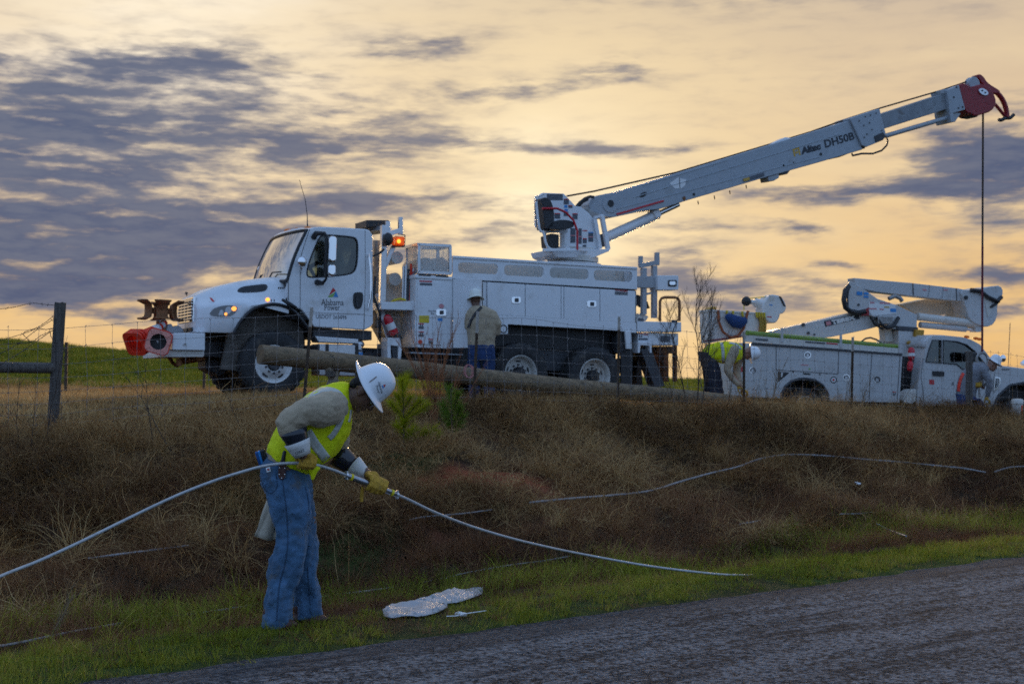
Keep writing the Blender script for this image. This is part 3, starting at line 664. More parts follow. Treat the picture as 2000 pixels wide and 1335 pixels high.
hood = b.build('hood', white, dig, smooth=True, angle=50)
# fender lip
b = MB(); b.tube([Vector((x, .035, z - .012)) for x, z in catmull([(a[0], a[1], 0) for a in AU], 5) and [(p.x, p.y) for p in catmull([(a[0], a[1], 0) for a in AU], 5)]], .028, 8); b.build('fender_lip', black, dig, smooth=True)
b = MB(); b.plate([(au[0] - .1, zf - .1)] + [(x, z + .02) for x, z in zip(au, aw)] + [(au[-1] + .05, zf - .2)], .42, .50); b.build('wheel_well', MAT('wheel_well_grime', (.13, .115, .10), .85, var=.4, vs=5, bump=.4), dig)
b = MB(); b.loft([[Vector((x, y, z + .015)) for x, z in zip(au, aw)] for y in (.08, .45)], False, False); o = b.build('fender_liner', dgrey, dig, smooth=True, angle=180); md = o.modifiers.new('t', 'SOLIDIFY'); md.thickness = .01
# grille on the nose
gy0, gy1 = .70, 1.74; gz0, gz1 = T(393, 625, .6)[1], T(394, 583, .6)[1]; gx = U0 - .068
g = MB(); g.box((gx - .015, gy0 - .03, gz0 - .03), (gx + .03, gy1 + .03, gz1 + .03)); gr = g.build('grille', chrome, dig, .012)
g = MB(); g.box((gx - .020, gy0, gz0), (gx - .010, gy1, gz1)); g.build('grille_opening', black, gr)
for i in range(7):
    z = gz0 + (gz1 - gz0) * (i + .5) / 7; g = MB(); g.box((gx - .035, gy0, z - .011), (gx - .016, gy1, z + .011)); g.build('grille_bar', chrome, gr, .004)
for y in (gy0 + .26, gy0 + .52, gy0 + .78): g = MB(); g.box((gx - .032, y - .012, gz0), (gx - .018, y + .012, gz1)); g.build('grille_post', chrome, gr)
g = MB(); c = Vector((gx + .0, 1.22, gz1 + .10)); g.bar(c + Vector((-.01, -.09, .015)), c + Vector((-.01, .09, .015)), .012, .02); g.bar(c + Vector((-.01, -.04, -.02)), c + Vector((-.01, .04, .03)), .012, .03); g.build('emblem', dgrey, gr)
for y0 in (gy0, gy0 + .36, gy0 + .72): g = MB(); g.box((U0 - .085, y0, wb + .02), (U0 - .06, y0 + .28, wb + .085)); g.build('intake_slot', black, dig, .01)
# things set into the near fender side: draped on the hood surface
hb = bvh_of(hood); inv = dig.matrix_world.inverted()
def drape(name, poly, mat, parent, bvh, lift=.006, n=7, thick=0.0, root=None):
    """a patch that follows the surface behind a pixel outline"""
    root = root or parent; iv = root.matrix_world.inverted()
    me2 = bmesh.new(); vs = [me2.verts.new((x, y, 0)) for x, y in poly]; es = [me2.edges.new((vs[i], vs[(i + 1) % len(vs)])) for i in range(len(vs))]
    bmesh.ops.triangle_fill(me2, use_beauty=True, edges=es)
    bmesh.ops.subdivide_edges(me2, edges=me2.edges[:], cuts=2, use_grid_fill=True)
    bad = []
    for v in me2.verts:
        h = shoot(bvh, v.co.x, v.co.y, lift)
        if h is None: bad.append(v)
        else: v.co = iv @ h
    if bad: bmesh.ops.delete(me2, geom=bad, context='VERTS')
    me = bpy.data.meshes.new(name); me2.to_mesh(me); me2.free(); me.polygons.foreach_set('use_smooth', [True] * len(me.polygons))
    o = link(name, me, mat, parent)
    if thick: md = o.modifiers.new('t', 'SOLIDIFY'); md.thickness = thick
    return o
def ell(cx, cy, rx, ry, n=18, rot=0):
    return [(cx + rx * math.cos(a) * math.cos(rot) - ry * math.sin(a) * math.sin(rot), cy + rx * math.cos(a) * math.sin(rot) + ry * math.sin(a) * math.cos(rot)) for a in [2 * math.pi * i / n for i in range(n)]]
hl = drape('headlight', chaikin([(407, 617), (414, 604), (428, 598), (443, 595.5), (463, 597), (464, 605), (455, 614), (447, 617.5)], 2), inter, dig, hb, .004)
drape('reflector', [(426, 615), (431, 604), (436, 606), (436, 615)], alu, hl, hb, .009, root=dig); drape('reflector', ell(446, 605.5, 6, 7.5, 18, .4), alu, hl, hb, .009, root=dig); drape('turn_signal', ell(441, 613, 3, 3), amberlit, hl, hb, .011, root=dig)
drape('turn_signal', ell(457, 602.5, 5, 4.5), amberlit, hl, hb, .011, root=dig); drape('lens', chaikin([(407, 617), (414, 604), (428, 598), (443, 595.5), (463, 597), (464, 605), (455, 614), (447, 617.5)], 2), lampglass, hl, hb, .016, root=dig)
hv = drape('hood_vent', chaikin([(462, 567), (472, 559), (500, 556), (518, 554), (523.5, 558), (521, 566), (512, 570), (467, 572)], 2), dgrey, dig, hb, .005)
drape('vent_mesh', chaikin([(466, 566.5), (474, 561), (500, 558.5), (516, 557), (520, 560), (518, 565), (510, 567.5), (469, 569.5)], 2), black, hv, hb, .009, root=dig)
drape('marker_lamp', ell(523, 584.5, 4, 3.4), amberlit, dig, hb, .012)
drape('hood_sticker', ell(413.5, 584, 7.5, 6.5), whitec, dig, hb, .006); drape('sticker_print', [(409, 580), (414, 582), (419, 588), (416, 589.5), (412, 586)], inkred, dig, hb, .010)
for x in (543, 546.5, 550, 553.5, 557): drape('hood_lettering', [(x, 560.5), (x + 2.4, 560.5), (x + 2.4, 563.8), (x, 563.8)], ink, dig, hb, .005)
for x in (529, 534.5): drape('decal', [(x, 584), (x + 2, 584), (x + 2, 589), (x, 589)], ink, dig, hb, .005)
b = MB(); b.tube([T.P(551, 585, .02), T.P(560, 590, -.03), T.P(566, 594, -.03), T.P(578, 600, .03)], [.02, .03, .035, .02], 8); b.build('hood_latch', black, dig, smooth=True)

# ---- cab
CV = .12; CF = TW - .12
door_out = [(600, 448), (615, 443.5), (640, 443), (713, 447), (722, 450), (728, 459), (729, 632), (724, 638), (712, 644), (660, 641), (613, 638), (605, 625), (590, 606), (566, 594), (563, 590), (562, 546), (570, 522), (588, 470)]
win = chaikin([(599, 538), (601, 520), (612, 490), (624, 463), (631, 459), (660, 460), (690, 463), (698, 468), (699, 490), (697, 520), (690, 533), (672, 537), (640, 540), (606, 542)], 2)
DO = pp(door_out, CV); WN = pp(win, CV)
b = MB(); b.plate(DO, CV, CV + .07, [WN]); cab = b.build('cab_side', white, dig, .018); b = MB(); b.plate(DO, CF - .07, CF, [WN]); b.build('cab_side', white, dig, .018)
def uz(px, py): return T(px, py, CV)
a_t, a_b = uz(600, 449), uz(561.5, 546); rb_ = uz(727, 456)
b = MB(); rows = []                                            # roof, crowned across
for i in range(13):
    y = CV + .01 + (CF - CV - .02) * i / 12; k = 1 - abs(i - 6) / 6; bul = .13 * (1 - (1 - k) ** 2)
    prof = [(a_t[0] - bul, a_t[1] + .00 + .02 * k), (a_t[0] - bul + .03, a_t[1] + .05 * min(1, k * 3) + .015), (a_t[0] + .2, uz(625, 443)[1] + .06 * k), (a_t[0] + .65, uz(680, 445)[1] + .07 * k), (rb_[0] - .08, uz(713, 447.5)[1] + .05 * k), (rb_[0] - .002, rb_[1] - .01), (rb_[0] - .002, rb_[1] - .1), (a_t[0] + .1, a_t[1] - .06)]
    rows.append([Vector((x, y, z)) for x, z in prof])
b.loft(rows, True, True); b.build('roof', white, dig, smooth=True, angle=45)
bk = uz(728, 640)
b = MB(); b.box((rb_[0] - .04, CV + .02, bk[1] + .05), (rb_[0] + .005, CF - .02, rb_[1] - .04)); b.build('cab_back', white, dig, .02)
b = MB(); b.box((a_b[0] + .1, CV + .06, bk[1] + .08), (rb_[0] - .03, CF - .06, bk[1] + .14)); b.box((a_b[0] + .02, CV + .1, bk[1] + .1), (a_b[0] + .12, CF - .1, a_b[1] - .02)); b.build('cab_floor', inter, dig)
b = MB(); b.box((a_b[0] - .02, CV + .05, a_b[1] - .12), (a_b[0] + .34, CF - .05, a_b[1] + .03)); b.build('dashboard', inter, dig, .03)
b = MB(); rows = []
for j in range(7):                                            # cowl between hood and glass
    pass
b.box((U1 - .02, CV + .04, wb + .6), (a_b[0] + .04, CF - .04, a_b[1] - .03)); b.build('cowl', white, dig, .03)
wr = []
for i in range(17):
    y = CV + .015 + (CF - CV - .03) * i / 16; k = 1 - abs(i - 8) / 8; bul = .16 * (1 - (1 - k) ** 2.2); col = []
    for j in range(7):
        f = j / 6; x = a_b[0] + (a_t[0] - a_b[0]) * f - bul * (1 - .2 * f) - .035 * math.sin(math.pi * f); z = a_b[1] - .02 + (a_t[1] - a_b[1] + .02) * f
        col.append(Vector((x, y, z)))
    wr.append(col)
b = MB(); b.loft(wr, False, False); ws_ = b.build('windshield', wshield, dig, smooth=True, angle=180)
b = MB(); b.tube(wr[0] + [r[-1] for r in wr[1:]] + wr[-1][-2::-1] + [r[0] for r in wr[-2:0:-1]] + [wr[0][0]], .028, 6); b.build('windshield_seal', black, ws_, smooth=True)
for y in (.75, 1.45):
    b = MB(); p = [wr[8][0] + Vector((-.01, y - 1.22, .0)), wr[8][1] + Vector((-.0, y - 1.22 - .15, .02)), wr[8][1] + Vector((.05, y - 1.22 - .5, .01))]; b.tube(p, .012, 6); b.build('wiper', black, ws_)
for v, nm in ((CV + .02, 'near'), (CF - .05, 'far')):
    b = MB(); b.plate(WN, v, v + .008); sg = b.build('side_window', glass, dig)
    b = MB(); b.tube([Vector((x, v - .012 if v < 1 else v + .02, z)) for x, z in WN + WN[:1]], .014, 6); b.build('window_seal', black, sg, smooth=True)
    b = MB(); x0 = uz(636, 500); b.bar((x0[0], v + .004, uz(634, 462)[1]), (uz(633, 540)[0], v + .004, uz(633, 540)[1]), .03, .02); b.build('window_post', black, sg)
for y in (.42, 1.62):                                          # seats
    b = MB(); q = uz(668, 530); b.box((q[0] - .15, y, q[1] - .32), (q[0] + .33, y + .5, q[1] - .15)); b.loft([[Vector((q[0] + .25 + dx_ + .25 * f, y + dy_, q[1] - .2 + f * .75)) for dx_, dy_ in ((-.06, .04), (.1, .04), (.1, .46), (-.06, .46))] for f in (0, .5, .9)]); b.box((q[0] + .45, y + .12, q[1] + .47), (q[0] + .57, y + .38, q[1] + .66)); b.build('seat', seatm, dig, .04)
b = MB(); c = Vector((uz(622, 515)[0], .62, uz(622, 515)[1] - .02)); ax = Vector((-.55, 0, .83)); q = ax.orthogonal().normalized(); q2 = ax.cross(q)
b.tube([c + (q * math.cos(a) + q2 * math.sin(a)) * .23 for a in [2 * math.pi * i / 24 for i in range(25)]], .017, 6); b.bar(c - q * .22, c + q * .22, .03, .015); b.cyl(c, c - ax * .4, .03, 8); b.build('steering_wheel', black, dig, smooth=True)
# door seams, handle, grab bar, mirrors
def seam(pts, v, parent, r=.006, mat=black, nm='door_seam'):
    b = MB(); b.tube([T.P(x, y, v) for x, y in pts], r, 5); return b.build(nm, mat, parent)
seam([(605, 447), (597, 470), (588, 498), (586.5, 525), (586, 603), (590, 610), (612, 637)], CV + .002, dig); seam([(713, 449), (713.5, 540), (711, 643)], CV + .002, dig, .005)
seam([(563, 548), (563, 592)], CV - .03, dig, .006); seam([(586, 610), (605, 609), (640, 611), (711, 613)], CV - .001, dig, .004, grey, 'door_crease')
b = MB(); b.plate(pp(chaikin([(689, 577), (692, 571), (704, 570), (709, 573), (708, 592), (704, 602), (695, 604), (690, 597)], 2), CV), CV - .02, CV + .01); dh = b.build('door_handle', black, dig, .006)
b = MB(); b.tube([T.P(697, 580, CV - .03), T.P(698, 598, CV - .03)], .018, 8); b.build('handle_grip', dgrey, dh)
b = MB(); b.tube([T.P(720, 496, CV - .0), T.P(721, 503, CV - .07), T.P(724, 530, CV - .08), T.P(724, 580, CV - .08), T.P(719, 600, CV - .07), T.P(718, 604, CV)], .018, 8); b.build('grab_bar', chrome, dig, smooth=True)
b = MB(); b.tube([T.P(613, 463, CV), T.P(617, 456, CV - .1), T.P(634, 455.5, CV - .24), T.P(638, 460, CV - .26), T.P(637, 500, CV - .26), T.P(637, 545, CV - .24), T.P(630, 553, CV - .15), T.P(619, 551, CV)], [.05, .045, .03, .022, .022, .022, .03, .05], 8); ma = b.build('mirror_arm', black, dig, smooth=True)
for (x0, y0, x1, y1) in ((640, 462, 657, 512), (639, 517, 655, 539)):
    b = MB(); q0, q1 = T(x0, y1, CV - .3), T(x1, y0, CV - .3); b.plate(roundrect(q0[0], q0[1], q1[0], q1[1], .055), CV - .36, CV - .24); b.build('mirror', chrome, ma, .03, 3)
b = MB(); c = T.P(590, 511, CV - .12); b.ball(c, .075, .05, .085); b.cyl(c + Vector((0, 0, -.07)), c + Vector((.02, .12, -.17)), .012, 6); b.build('convex_mirror', chrome, dig, smooth=True, angle=180)
b = MB(); c = T.P(509, 527, 2.2); b.ball(c, .06, .05, .08); b.cyl(c, c + Vector((.05, -.05, -.15)), .012, 6); b.build('convex_mirror', chrome, dig, smooth=True, angle=180)
b = MB(); c = T.P(600.5, 443, 1.0); b.tube([c, T.P(600, 420, 1.0), T.P(596, 390, 1.0), T.P(585, 352, 1.0)], [.012, .007, .006, .004], 5); b.build('antenna', dgrey, dig)
for i in range(5):
    y = .5 + i * .36; b = MB(); x = a_t[0] - .16 * (1 - abs(i - 2) / 2.6) + .16; b.ball((x, y, a_t[1] + .065 + .02 * (1 - abs(i - 2) / 2)), .075, .05, .04); b.build('roof_marker_lamp', amber, dig, smooth=True, angle=180)
# lettering on the door
def letter(txt, px, py, px2, v, mat, bold=.0, size_px=18, parent=None, name='lettering', slope=0.0, shear=0.0, fr=None, lift=.004):
    """text starting at photo pixel (px, py baseline) and ending at px2, on the plane y = v"""
    fr = fr or T; parent = parent or dig
    a = fr(px, py, v); e = fr(px2, py + slope, v); top = fr(px, py - size_px, v); ln = math.hypot(e[0] - a[0], e[1] - a[1]); sz = (top[1] - a[1]) / .70
    me = text_mesh(txt, sz, Matrix.Identity(4), bold=bold, shear=shear); xs = [q.co.x for q in me.vertices]; w0 = max(xs) - min(xs)
    m = Matrix.Translation((a[0], v - lift, a[1])) @ Matrix.Rotation(-math.atan2(e[1] - a[1], e[0] - a[0]), 4, 'Y') @ Matrix.Diagonal((ln / w0, 1, 1, 1)) @ Matrix.Translation((-min(xs), 0, 0))
    me.transform(m); return link(name, me, mat, parent)
letter('Alabama', 627.5, 596, 671, CV, ink, .0, 12.5); letter('Power', 634, 605.5, 664, CV, ink, .0, 11.5)
letter('USDOT 263096', 617, 621.5, 677, CV, ink, 0, 7.5, slope=1.2)
def flat(pts, v, mat, nm='decal', fr=None, parent=None, th=.003):
    fr = fr or T; b = MB(); b.plate([fr(x, y, v) for x, y in pts], v - th - .001, v - .001); return b.build(nm, mat, parent or dig)
flat([(650.5, 561), (642, 576.5), (655.5, 567.5)], CV, inkred, 'logo_red'); flat([(641.3, 578), (640, 580), (650, 580), (655.5, 569.5)], CV, inkgrn, 'logo_green'); flat([(656, 568.3), (650.8, 580), (660.5, 580)], CV, inkblue, 'logo_blue')
# steps, battery box, cab-to-body gear
b = MB(); b.plate(pp([(615, 656), (700, 662), (700, 671), (622, 668)], .05), .05, .40); b.build('step', alu, dig, .01)
b = MB(); b.plate(pp([(624, 671), (706, 673), (709, 700), (707, 735), (624, 733)], .08), .08, .55); bb = b.build('battery_box', alu, dig, .015)
for x in (636, 694): b = MB(); b.plate(pp([(x, 671), (x + 6, 671), (x + 6, 734), (x, 734)], .075), .066, .082); b.build('strap', black, bb)
flat([(700, 682), (708, 682), (708, 687), (700, 687)], .075, inkgrey, parent=bb); flat([(700, 688), (708, 688), (708, 695), (700, 695)], .075, inkblue, parent=bb)
b = MB(); b.ball(T.P(700, 672, .3), .1, .1, .07); b.build('air_tank', alu, dig, smooth=True)
b = MB(); b.plate(pp([(612, 640), (726, 646), (726, 664), (612, 656)], .3), .3, 1.9); b.build('cab_support', dgrey, dig)
# ---- front bumper, capstan reel, cones
b = MB(); b.plate(pp([(338, 650), (400.5, 650), (400.5, 684), (336, 683)], .28), .28, 2.16); bmp = b.build('front_bumper', white, dig, .012)
b = MB(); b.plate(pp([(322, 684), (400, 684.5), (398, 697), (320, 697)], .34), .34, 2.1); b.build('bumper_plate', cream, bmp, .01)
b = MB(); c = T.P(361, 672, .28); b.cyl(c, c + Vector((0, -.02, 0)), .018, 8); b.build('bolt', steel, bmp)
b = MB()
for y0, y1 in ((655, 660), (665, 670)): b.plate(pp([(304, y0), (339, y0), (339, y1), (304, y1)], .40), .40, .47)
b.plate(pp([(303, 657), (310, 655), (310, 672), (303, 672)], .38), .38, .48); b.build('cone_bracket', white, bmp, .006)
b = MB(); b.plate(pp(chaikin([(324, 650), (325, 634), (334, 631), (337, 640), (345, 634), (354, 640), (360, 650)], 1), 1.0), .95, 1.25); b.build('winch_housing', grey, bmp, .02)
b = MB(); b.tube([T.P(330, 697, .6), T.P(337, 708, .7), T.P(346, 714, .9), T.P(352, 707, 1.0)], .03, 8); b.tube([T.P(352, 706, .8), T.P(376, 700, .8), T.P(397, 698, .9)], [.05, .07, .06], 8); b.tube([T.P(349, 700, .5), T.P(350, 714, .5)], .045, 8); b.build('tow_gear', rust, bmp, smooth=True)
b = MB(); b.plate(pp([(400, 640), (470, 650), (462, 710), (430, 735), (402, 720)], 1.0), 1.0, 1.6); b.build('front_axle_gear', dgrey, dig, .02)
b = MB(); rc = T.P(314, 607, 1.1); b.cyl(rc + Vector((0, 0, -.42)), rc + Vector((0, 0, .02)), .07, 12); rl = b.build('wire_reel', rust, dig, smooth=True, angle=40)
b = MB(); b.revolve([(.02, .14), (.14, .135), (.15, .11), (.07, .06), (.07, .0)], rc, 'z', 16); b.build('reel_cap', rust, rl, smooth=True, angle=40)
for i in range(6):
    a = 2 * math.pi * i / 6 + .42; rows = []
    for j in range(7):
        t = a + (j / 6 - .5) * .72; row = []
        for r, z in ((.37, -.145), (.30, -.135), (.245, -.10), (.235, 0), (.245, .10), (.29, .125), (.375, .165)): row.append(rc + Vector((math.cos(t) * r, math.sin(t) * r, z)))
        rows.append(row)
    b = MB(); b.loft(rows, False, False); o = b.build('reel_segment', rust, rl, smooth=True, angle=180); md = o.modifiers.new('t', 'SOLIDIFY'); md.thickness = .018
    b = MB(); b.bar(rc, rc + Vector((math.cos(a) * .235, math.sin(a) * .235, 0)), .05, .09); b.build('spoke', rust, rl)
def cone(label, base, tip, up, n=1, pale=False):
    base, tip = Vector(base), Vector(tip); ax = (tip - base).normalized(); q = (Vector(up) - ax * Vector(up).dot(ax)).normalized(); q2 = ax.cross(q); L = .70
    def ring(r, h, k=20): return [base + ax * h + q * (r * math.cos(2 * math.pi * i / k)) + q2 * (r * math.sin(2 * math.pi * i / k)) for i in range(k)]
    root = empty('traffic_cone', T.m @ Matrix.Translation(base)); iv = Matrix.Translation(-base)
    b = MB()
    for s in range(n):
        o = ax * (s * .06); hw = .195; c8 = roundrect(-1, -1, 1, 1, .45, 5)
        inn = [base + o + (q * math.cos(t) + q2 * math.sin(t)) * .145 for t in [R(28) + 2 * math.pi * i / 24 for i in range(24)]]
        out0 = [base + o + (q * x + q2 * y) * hw for x, y in c8]; out1 = [p + ax * .035 for p in out0]; in1 = [p + ax * .035 for p in inn]
        b.loft([inn, out0, out1, in1, inn], True, False)
    b.build('base', orangec, root, .006, m=iv)
    if pale:
        b = MB(); c8 = roundrect(-1, -1, 1, 1, .45, 5)
        b.loft([[base - ax * .004 + (q * math.cos(t) + q2 * math.sin(t)) * .125 for t in [R(28) + 2 * math.pi * i / 24 for i in range(24)]], [base - ax * .004 + (q * x + q2 * y) * .18 for x, y in c8]], True, False); b.build('underside', conepale, root, m=iv)
        for i in range(8):
            a = math.pi / 4 * i; d = q * math.cos(a) + q2 * math.sin(a); b = MB(); b.bar(base - ax * .008 + d * .15, base - ax * .008 + d * (.18 if i % 2 == 0 else .22), .02, .014, ax); b.build('rib', conepale, root, m=iv)
    o = ax * ((n - 1) * .06)
    def shell(nm, h0, h1, m_, dr=0.0):
        b = MB(); f = lambda h: .15 - (.15 - .028) * (h / L) + dr
        b.loft([[p + o for p in ring(f(h), h)] for h in (h0, (h0 + h1) / 2, h1)], True, False); return b.build(nm, m_, root, smooth=True, angle=180, m=iv)
    shell('body', .03, L, orangec); shell('reflective_collar', .36, .50, whitec, .003); shell('reflective_collar', .56, .63, whitec, .003)
    if not pale:
        b = MB(); b.loft([[p + o for p in ring(.03, L)], [p + o for p in ring(.016, L + .01)]], True, True); b.build('tip', orangec, root, m=iv)
    else:
        b = MB(); b.loft([ring(.15, .02), ring(.135, .10), ring(.02, .11)], True, False); b.build('inside', black, root, m=iv)
    return tag(root, label, 'traffic cone', 'cones carried on the bumper')
cone('red orange traffic cone lying at the far left with its white collar towards the bumper', T.P(262, 672, .55), T.P(262, 672, .55) + Vector((.45, .35, .30)), (0, 0, 1), 3)
cone('pink undersided traffic cone with its open base facing the viewer beside the bumper', T.P(309, 667, .25), T.P(309, 667, .25) + Vector((.12, .9, .08)), (.25, 0, 1), 2, True)

# ---- service body
def slab(nm, pts, v0, v1, mat=white, bev=.01, parent=None, holes=()):
    b = MB(); b.plate(pp(pts, v0), v0, v1, [pp(h, v0) for h in holes]); return b.build(nm, mat, parent or dig, bev)
def rr(x0, y0, x1, y1, r, s=0.0):
    return [(x, y + (x - x0) * s) for x, y in roundrect(x0, y0, x1, y1, r)]
sl = .0665
slots = [rr(895, 513.6, 973, 533.6, 7, .03), rr(985, 518.5, 1062, 539, 7, .03), rr(1074, 523.5, 1149.6, 543.5, 7, .03), rr(1160, 528, 1235, 548.5, 7, .03)]
slots = [[(x, y + (x - h[0][0]) * .02) for x, y in h] for h in slots]
tp = slab('tray_side', [(884, 499), (1244.5, 521.5), (1244.5, 565), (884, 544)], .03, .07, white, .006, holes=slots)
b = MB(); b.plate(pp([(884, 499), (1244.5, 521.5), (1244.5, 526), (884, 504)], .025), .01, .11); b.build('tray_rail', white, tp, .008)
slab('tray_inner', [(889, 507), (1240, 529), (1240, 562), (889, 541)], .40, .44, cream, .005)
slab('tray_floor', [(884, 540), (1244, 561), (1244, 566), (884, 545)], .07, TW - .07, dgrey, 0)
slab('tray_side', [(884, 499), (1244.5, 521.5), (1244.5, 565), (884, 544)], TW - .07, TW - .03, white, .006)
slab('tray_end', [(1236, 523), (1244, 523.5), (1244, 565), (1236, 564)], .08, .4, white, .004)
body = slab('side_box', [(884, 546), (1243, 567.5), (1243, 628), (1200, 643), (975, 629), (911, 624), (911, 622), (884, 620)], .06, .60, white, .008)
slab('side_box', [(884, 546), (1243, 567.5), (1243, 640), (884, 622)], TW - .6, TW - .06, white, .008)
slab('body_skirt', [(952, 614), (1243, 630), (1243, 650), (1200, 645), (975, 632), (960, 636), (952, 648)], .03, .08, white, .006)
for pts in ([(952, 550.5), (1025.5, 555), (1025.5, 618), (952, 614)], [(1026.5, 555), (1095.5, 559), (1095.5, 622), (1026.5, 618)], [(1102, 559.5), (1171.5, 564), (1171.5, 626.5), (1102, 622.5)], [(1172.5, 564), (1241, 568), (1241, 630), (1172.5, 626.5)]):
    cx_, cy_ = sum(p[0] for p in pts) / 4, sum(p[1] for p in pts) / 4
    dr_ = slab('compartment_door', pts, .03, .053, white, .006); slab('door_gap', [(x + (1.1 if x > cx_ else -1.1), y + (1.1 if y > cy_ else -1.1)) for x, y in pts], .052, .0612, black, 0, dr_)
for x, y in ((1008.5, 586), (1156, 593.5)):
    o = slab('door_latch', rr(x - 9, y - 6.5, x + 9, y + 6.5, 3), .02, .036, chrome, .006); slab('latch_pull', rr(x - 3, y - 4, x + 5, y + 4, 1.5), .014, .024, dgrey, .004, o)
slab('hinge_bar', [(1096.5, 559), (1101, 559.3), (1101, 623), (1096.5, 622.5)], .028, .06, white, .004)
slab('compartment_recess', rr(913, 551, 943, 612, 2), .052, .062, black, 0)
b = MB(); b.box((T(917, 560, .06)[0], .045, T(917, 570, .06)[1]), (T(938, 560, .06)[0], .058, T(917, 566, .06)[1])); b.build('shelf_edge', grey, dig)
flat([(1200.5, 565.5), (1226, 567), (1226, 570.5), (1200.5, 569)], .034, inkred); flat([(1200.5, 569.3), (1226, 570.8), (1226, 577), (1200.5, 575.5)], .034, inkgrey)
cl = slab('clearance_lamp', rr(975.5, 632.5, 992, 652, 1.5), .025, .05, white, .004)
b = MB(); c = T.P(983.5, 642, .02); b.revolve([(.055, 0), (.07, -.006), (.075, .004)], c, 'y', 20, True); b.build('lamp_ring', dgrey, cl, smooth=True)
slab('underbody', [(905, 625), (1240, 646), (1240, 690), (905, 672)], .34, 2.1, black, 0)
# front cabinet with its door swung open
cab1 = slab('front_cabinet', [(812, 543), (884, 547), (884, 681), (810, 678)], .02, .62, white, .008)
slab('cabinet_top', [(811, 535.5), (884, 540), (884, 547), (811, 543)], .0, .64, white, .01)
for x0, x1, yy in ((818, 842, 535), (852, 876, 537)): slab('top_rib', [(x0, yy), (x1, yy + 1.5), (x1, yy + 4), (x0, yy + 2.5)], -.01, .06, black, .003)
slab('cabinet_door', [(816, 548), (862, 551), (862, 674), (814, 671)], .005, .022, white, .006)
o = slab('door_latch', rr(852, 603.5, 872, 617, 3), -.012, .006, chrome, .006); slab('latch_pull', rr(859, 606, 867, 614, 1.5), -.02, -.01, dgrey, .004, o)
b = MB(); h0 = T.P(884.5, 545, .0); h1 = T.P(884.5, 679, .0); dd = Vector((.33, -.42, 0)); b.loft([[h0, h0 + dd, h0 + dd + Vector((.03, .02, 0)), h0 + Vector((.03, .02, 0))], [h1, h1 + dd, h1 + dd + Vector((.03, .02, 0)), h1 + Vector((.03, .02, 0))]]); od = b.build('open_door', white, dig, .006)
b = MB(); c = h0.lerp(h1, .47) + dd * .72; q = dd.normalized(); nn = Vector((q.y, -q.x, 0)); nn = nn if nn.y < 0 else -nn; b.loft([[c + q * x + Vector((0, 0, z)) + nn * .018 for x, z in roundrect(-.06, -.07, .06, .07, .02)], [c + q * x + Vector((0, 0, z)) for x, z in roundrect(-.065, -.075, .065, .075, .02)]]); b.build('door_latch', steel, od)
flat([(819, 547.5), (844, 548.5), (844, 551), (819, 550)], .004, inkred); flat([(820, 552), (844, 553), (844, 557.5), (820, 556.5)], .004, inkgrey)
flat(ell(862, 597.5, 5, 4.4), .004, inkpale); flat([(818.5, 616), (838, 616), (838, 630), (818.5, 630)], .004, inkyel); flat([(855, 620.5), (864, 621), (864, 627), (855, 626.5)], .004, inkblue)
letter('First Aid', 837, 609, 851, .004, ink, 0, 4); letter('Kit', 842, 614, 848, .004, ink, 0, 4)
for yy in (631, 646.5): flat([(817, yy), (828, yy + .3), (828, yy + 2.3), (817, yy + 2)], .004, inkred); flat([(817.5, yy + 6), (827.5, yy + 6.3), (827.5, yy + 11), (817.5, yy + 10.7)], .004, inkgrey); flat([(819, yy + 3), (822, yy + 3), (822.5, yy + 5.6), (820, yy + 5.6)], .004, ink); flat([(824, yy + 3), (826.5, yy + 3), (826, yy + 5.6), (824, yy + 5.6)], .004, ink)
flat(ell(820.5, 667.3, 4.2, 4.2), .004, orangec, 'reflector'); flat([(836, 661), (845, 661.5), (845, 663.5), (836, 663)], .004, inkred); flat([(837, 665), (844.5, 665.3), (844.5, 671), (837, 670.6)], .004, inkgrey); flat([(893, 662), (896, 662), (896, 664), (893, 664)], .0, inkred)
slab('under_step', [(803, 687), (905, 691), (905, 694), (803, 690)], .05, .4, grey, .005)
b = MB(); b.plate(pp([(805, 680), (985, 690), (985, 740), (930, 740), (900, 722), (805, 712)], .35), .35, 2.1); b.build('frame_gear', black, dig)
# mesh cage above the cabinet
cg = MB(); vs = (.04, .60); corners = {}
for v in vs:
    A_, B_, C_, D_ = [T.P(x, y, .04) for x, y in ((817.5, 531), (879, 534), (879, 480), (817.5, 477))]
    for q in (A_, B_, C_, D_): q.y = v
    corners[v] = (A_, B_, C_, D_)
    for p, q in ((A_, B_), (B_, C_), (C_, D_), (D_, A_)): cg.bar(p, q, .045, .045)
for i in range(4): cg.bar(corners[.04][i], corners[.6][i], .045, .045)
cage = cg.build('cage', alu, dig)
mm = bpy.data.materials.new('expanded_mesh'); mm.use_nodes = True; t_ = mm.node_tree; p_ = t_.nodes['Principled BSDF']; p_.inputs['Base Color'].default_value = (.55, .55, .54, 1); p_.inputs['Metallic'].default_value = .6; p_.inputs['Roughness'].default_value = .4
_tr = t_.nodes.new('ShaderNodeBsdfTransparent'); _tr.inputs[0].default_value = (1, 1, 1, 1); _mx = t_.nodes.new('ShaderNodeMixShader'); _tc = t_.nodes.new('ShaderNodeTexCoord'); _ck = t_.nodes.new('ShaderNodeTexVoronoi'); _ck.feature = 'DISTANCE_TO_EDGE'; _ck.inputs['Scale'].default_value = 45; _ck.inputs['Randomness'].default_value = .15
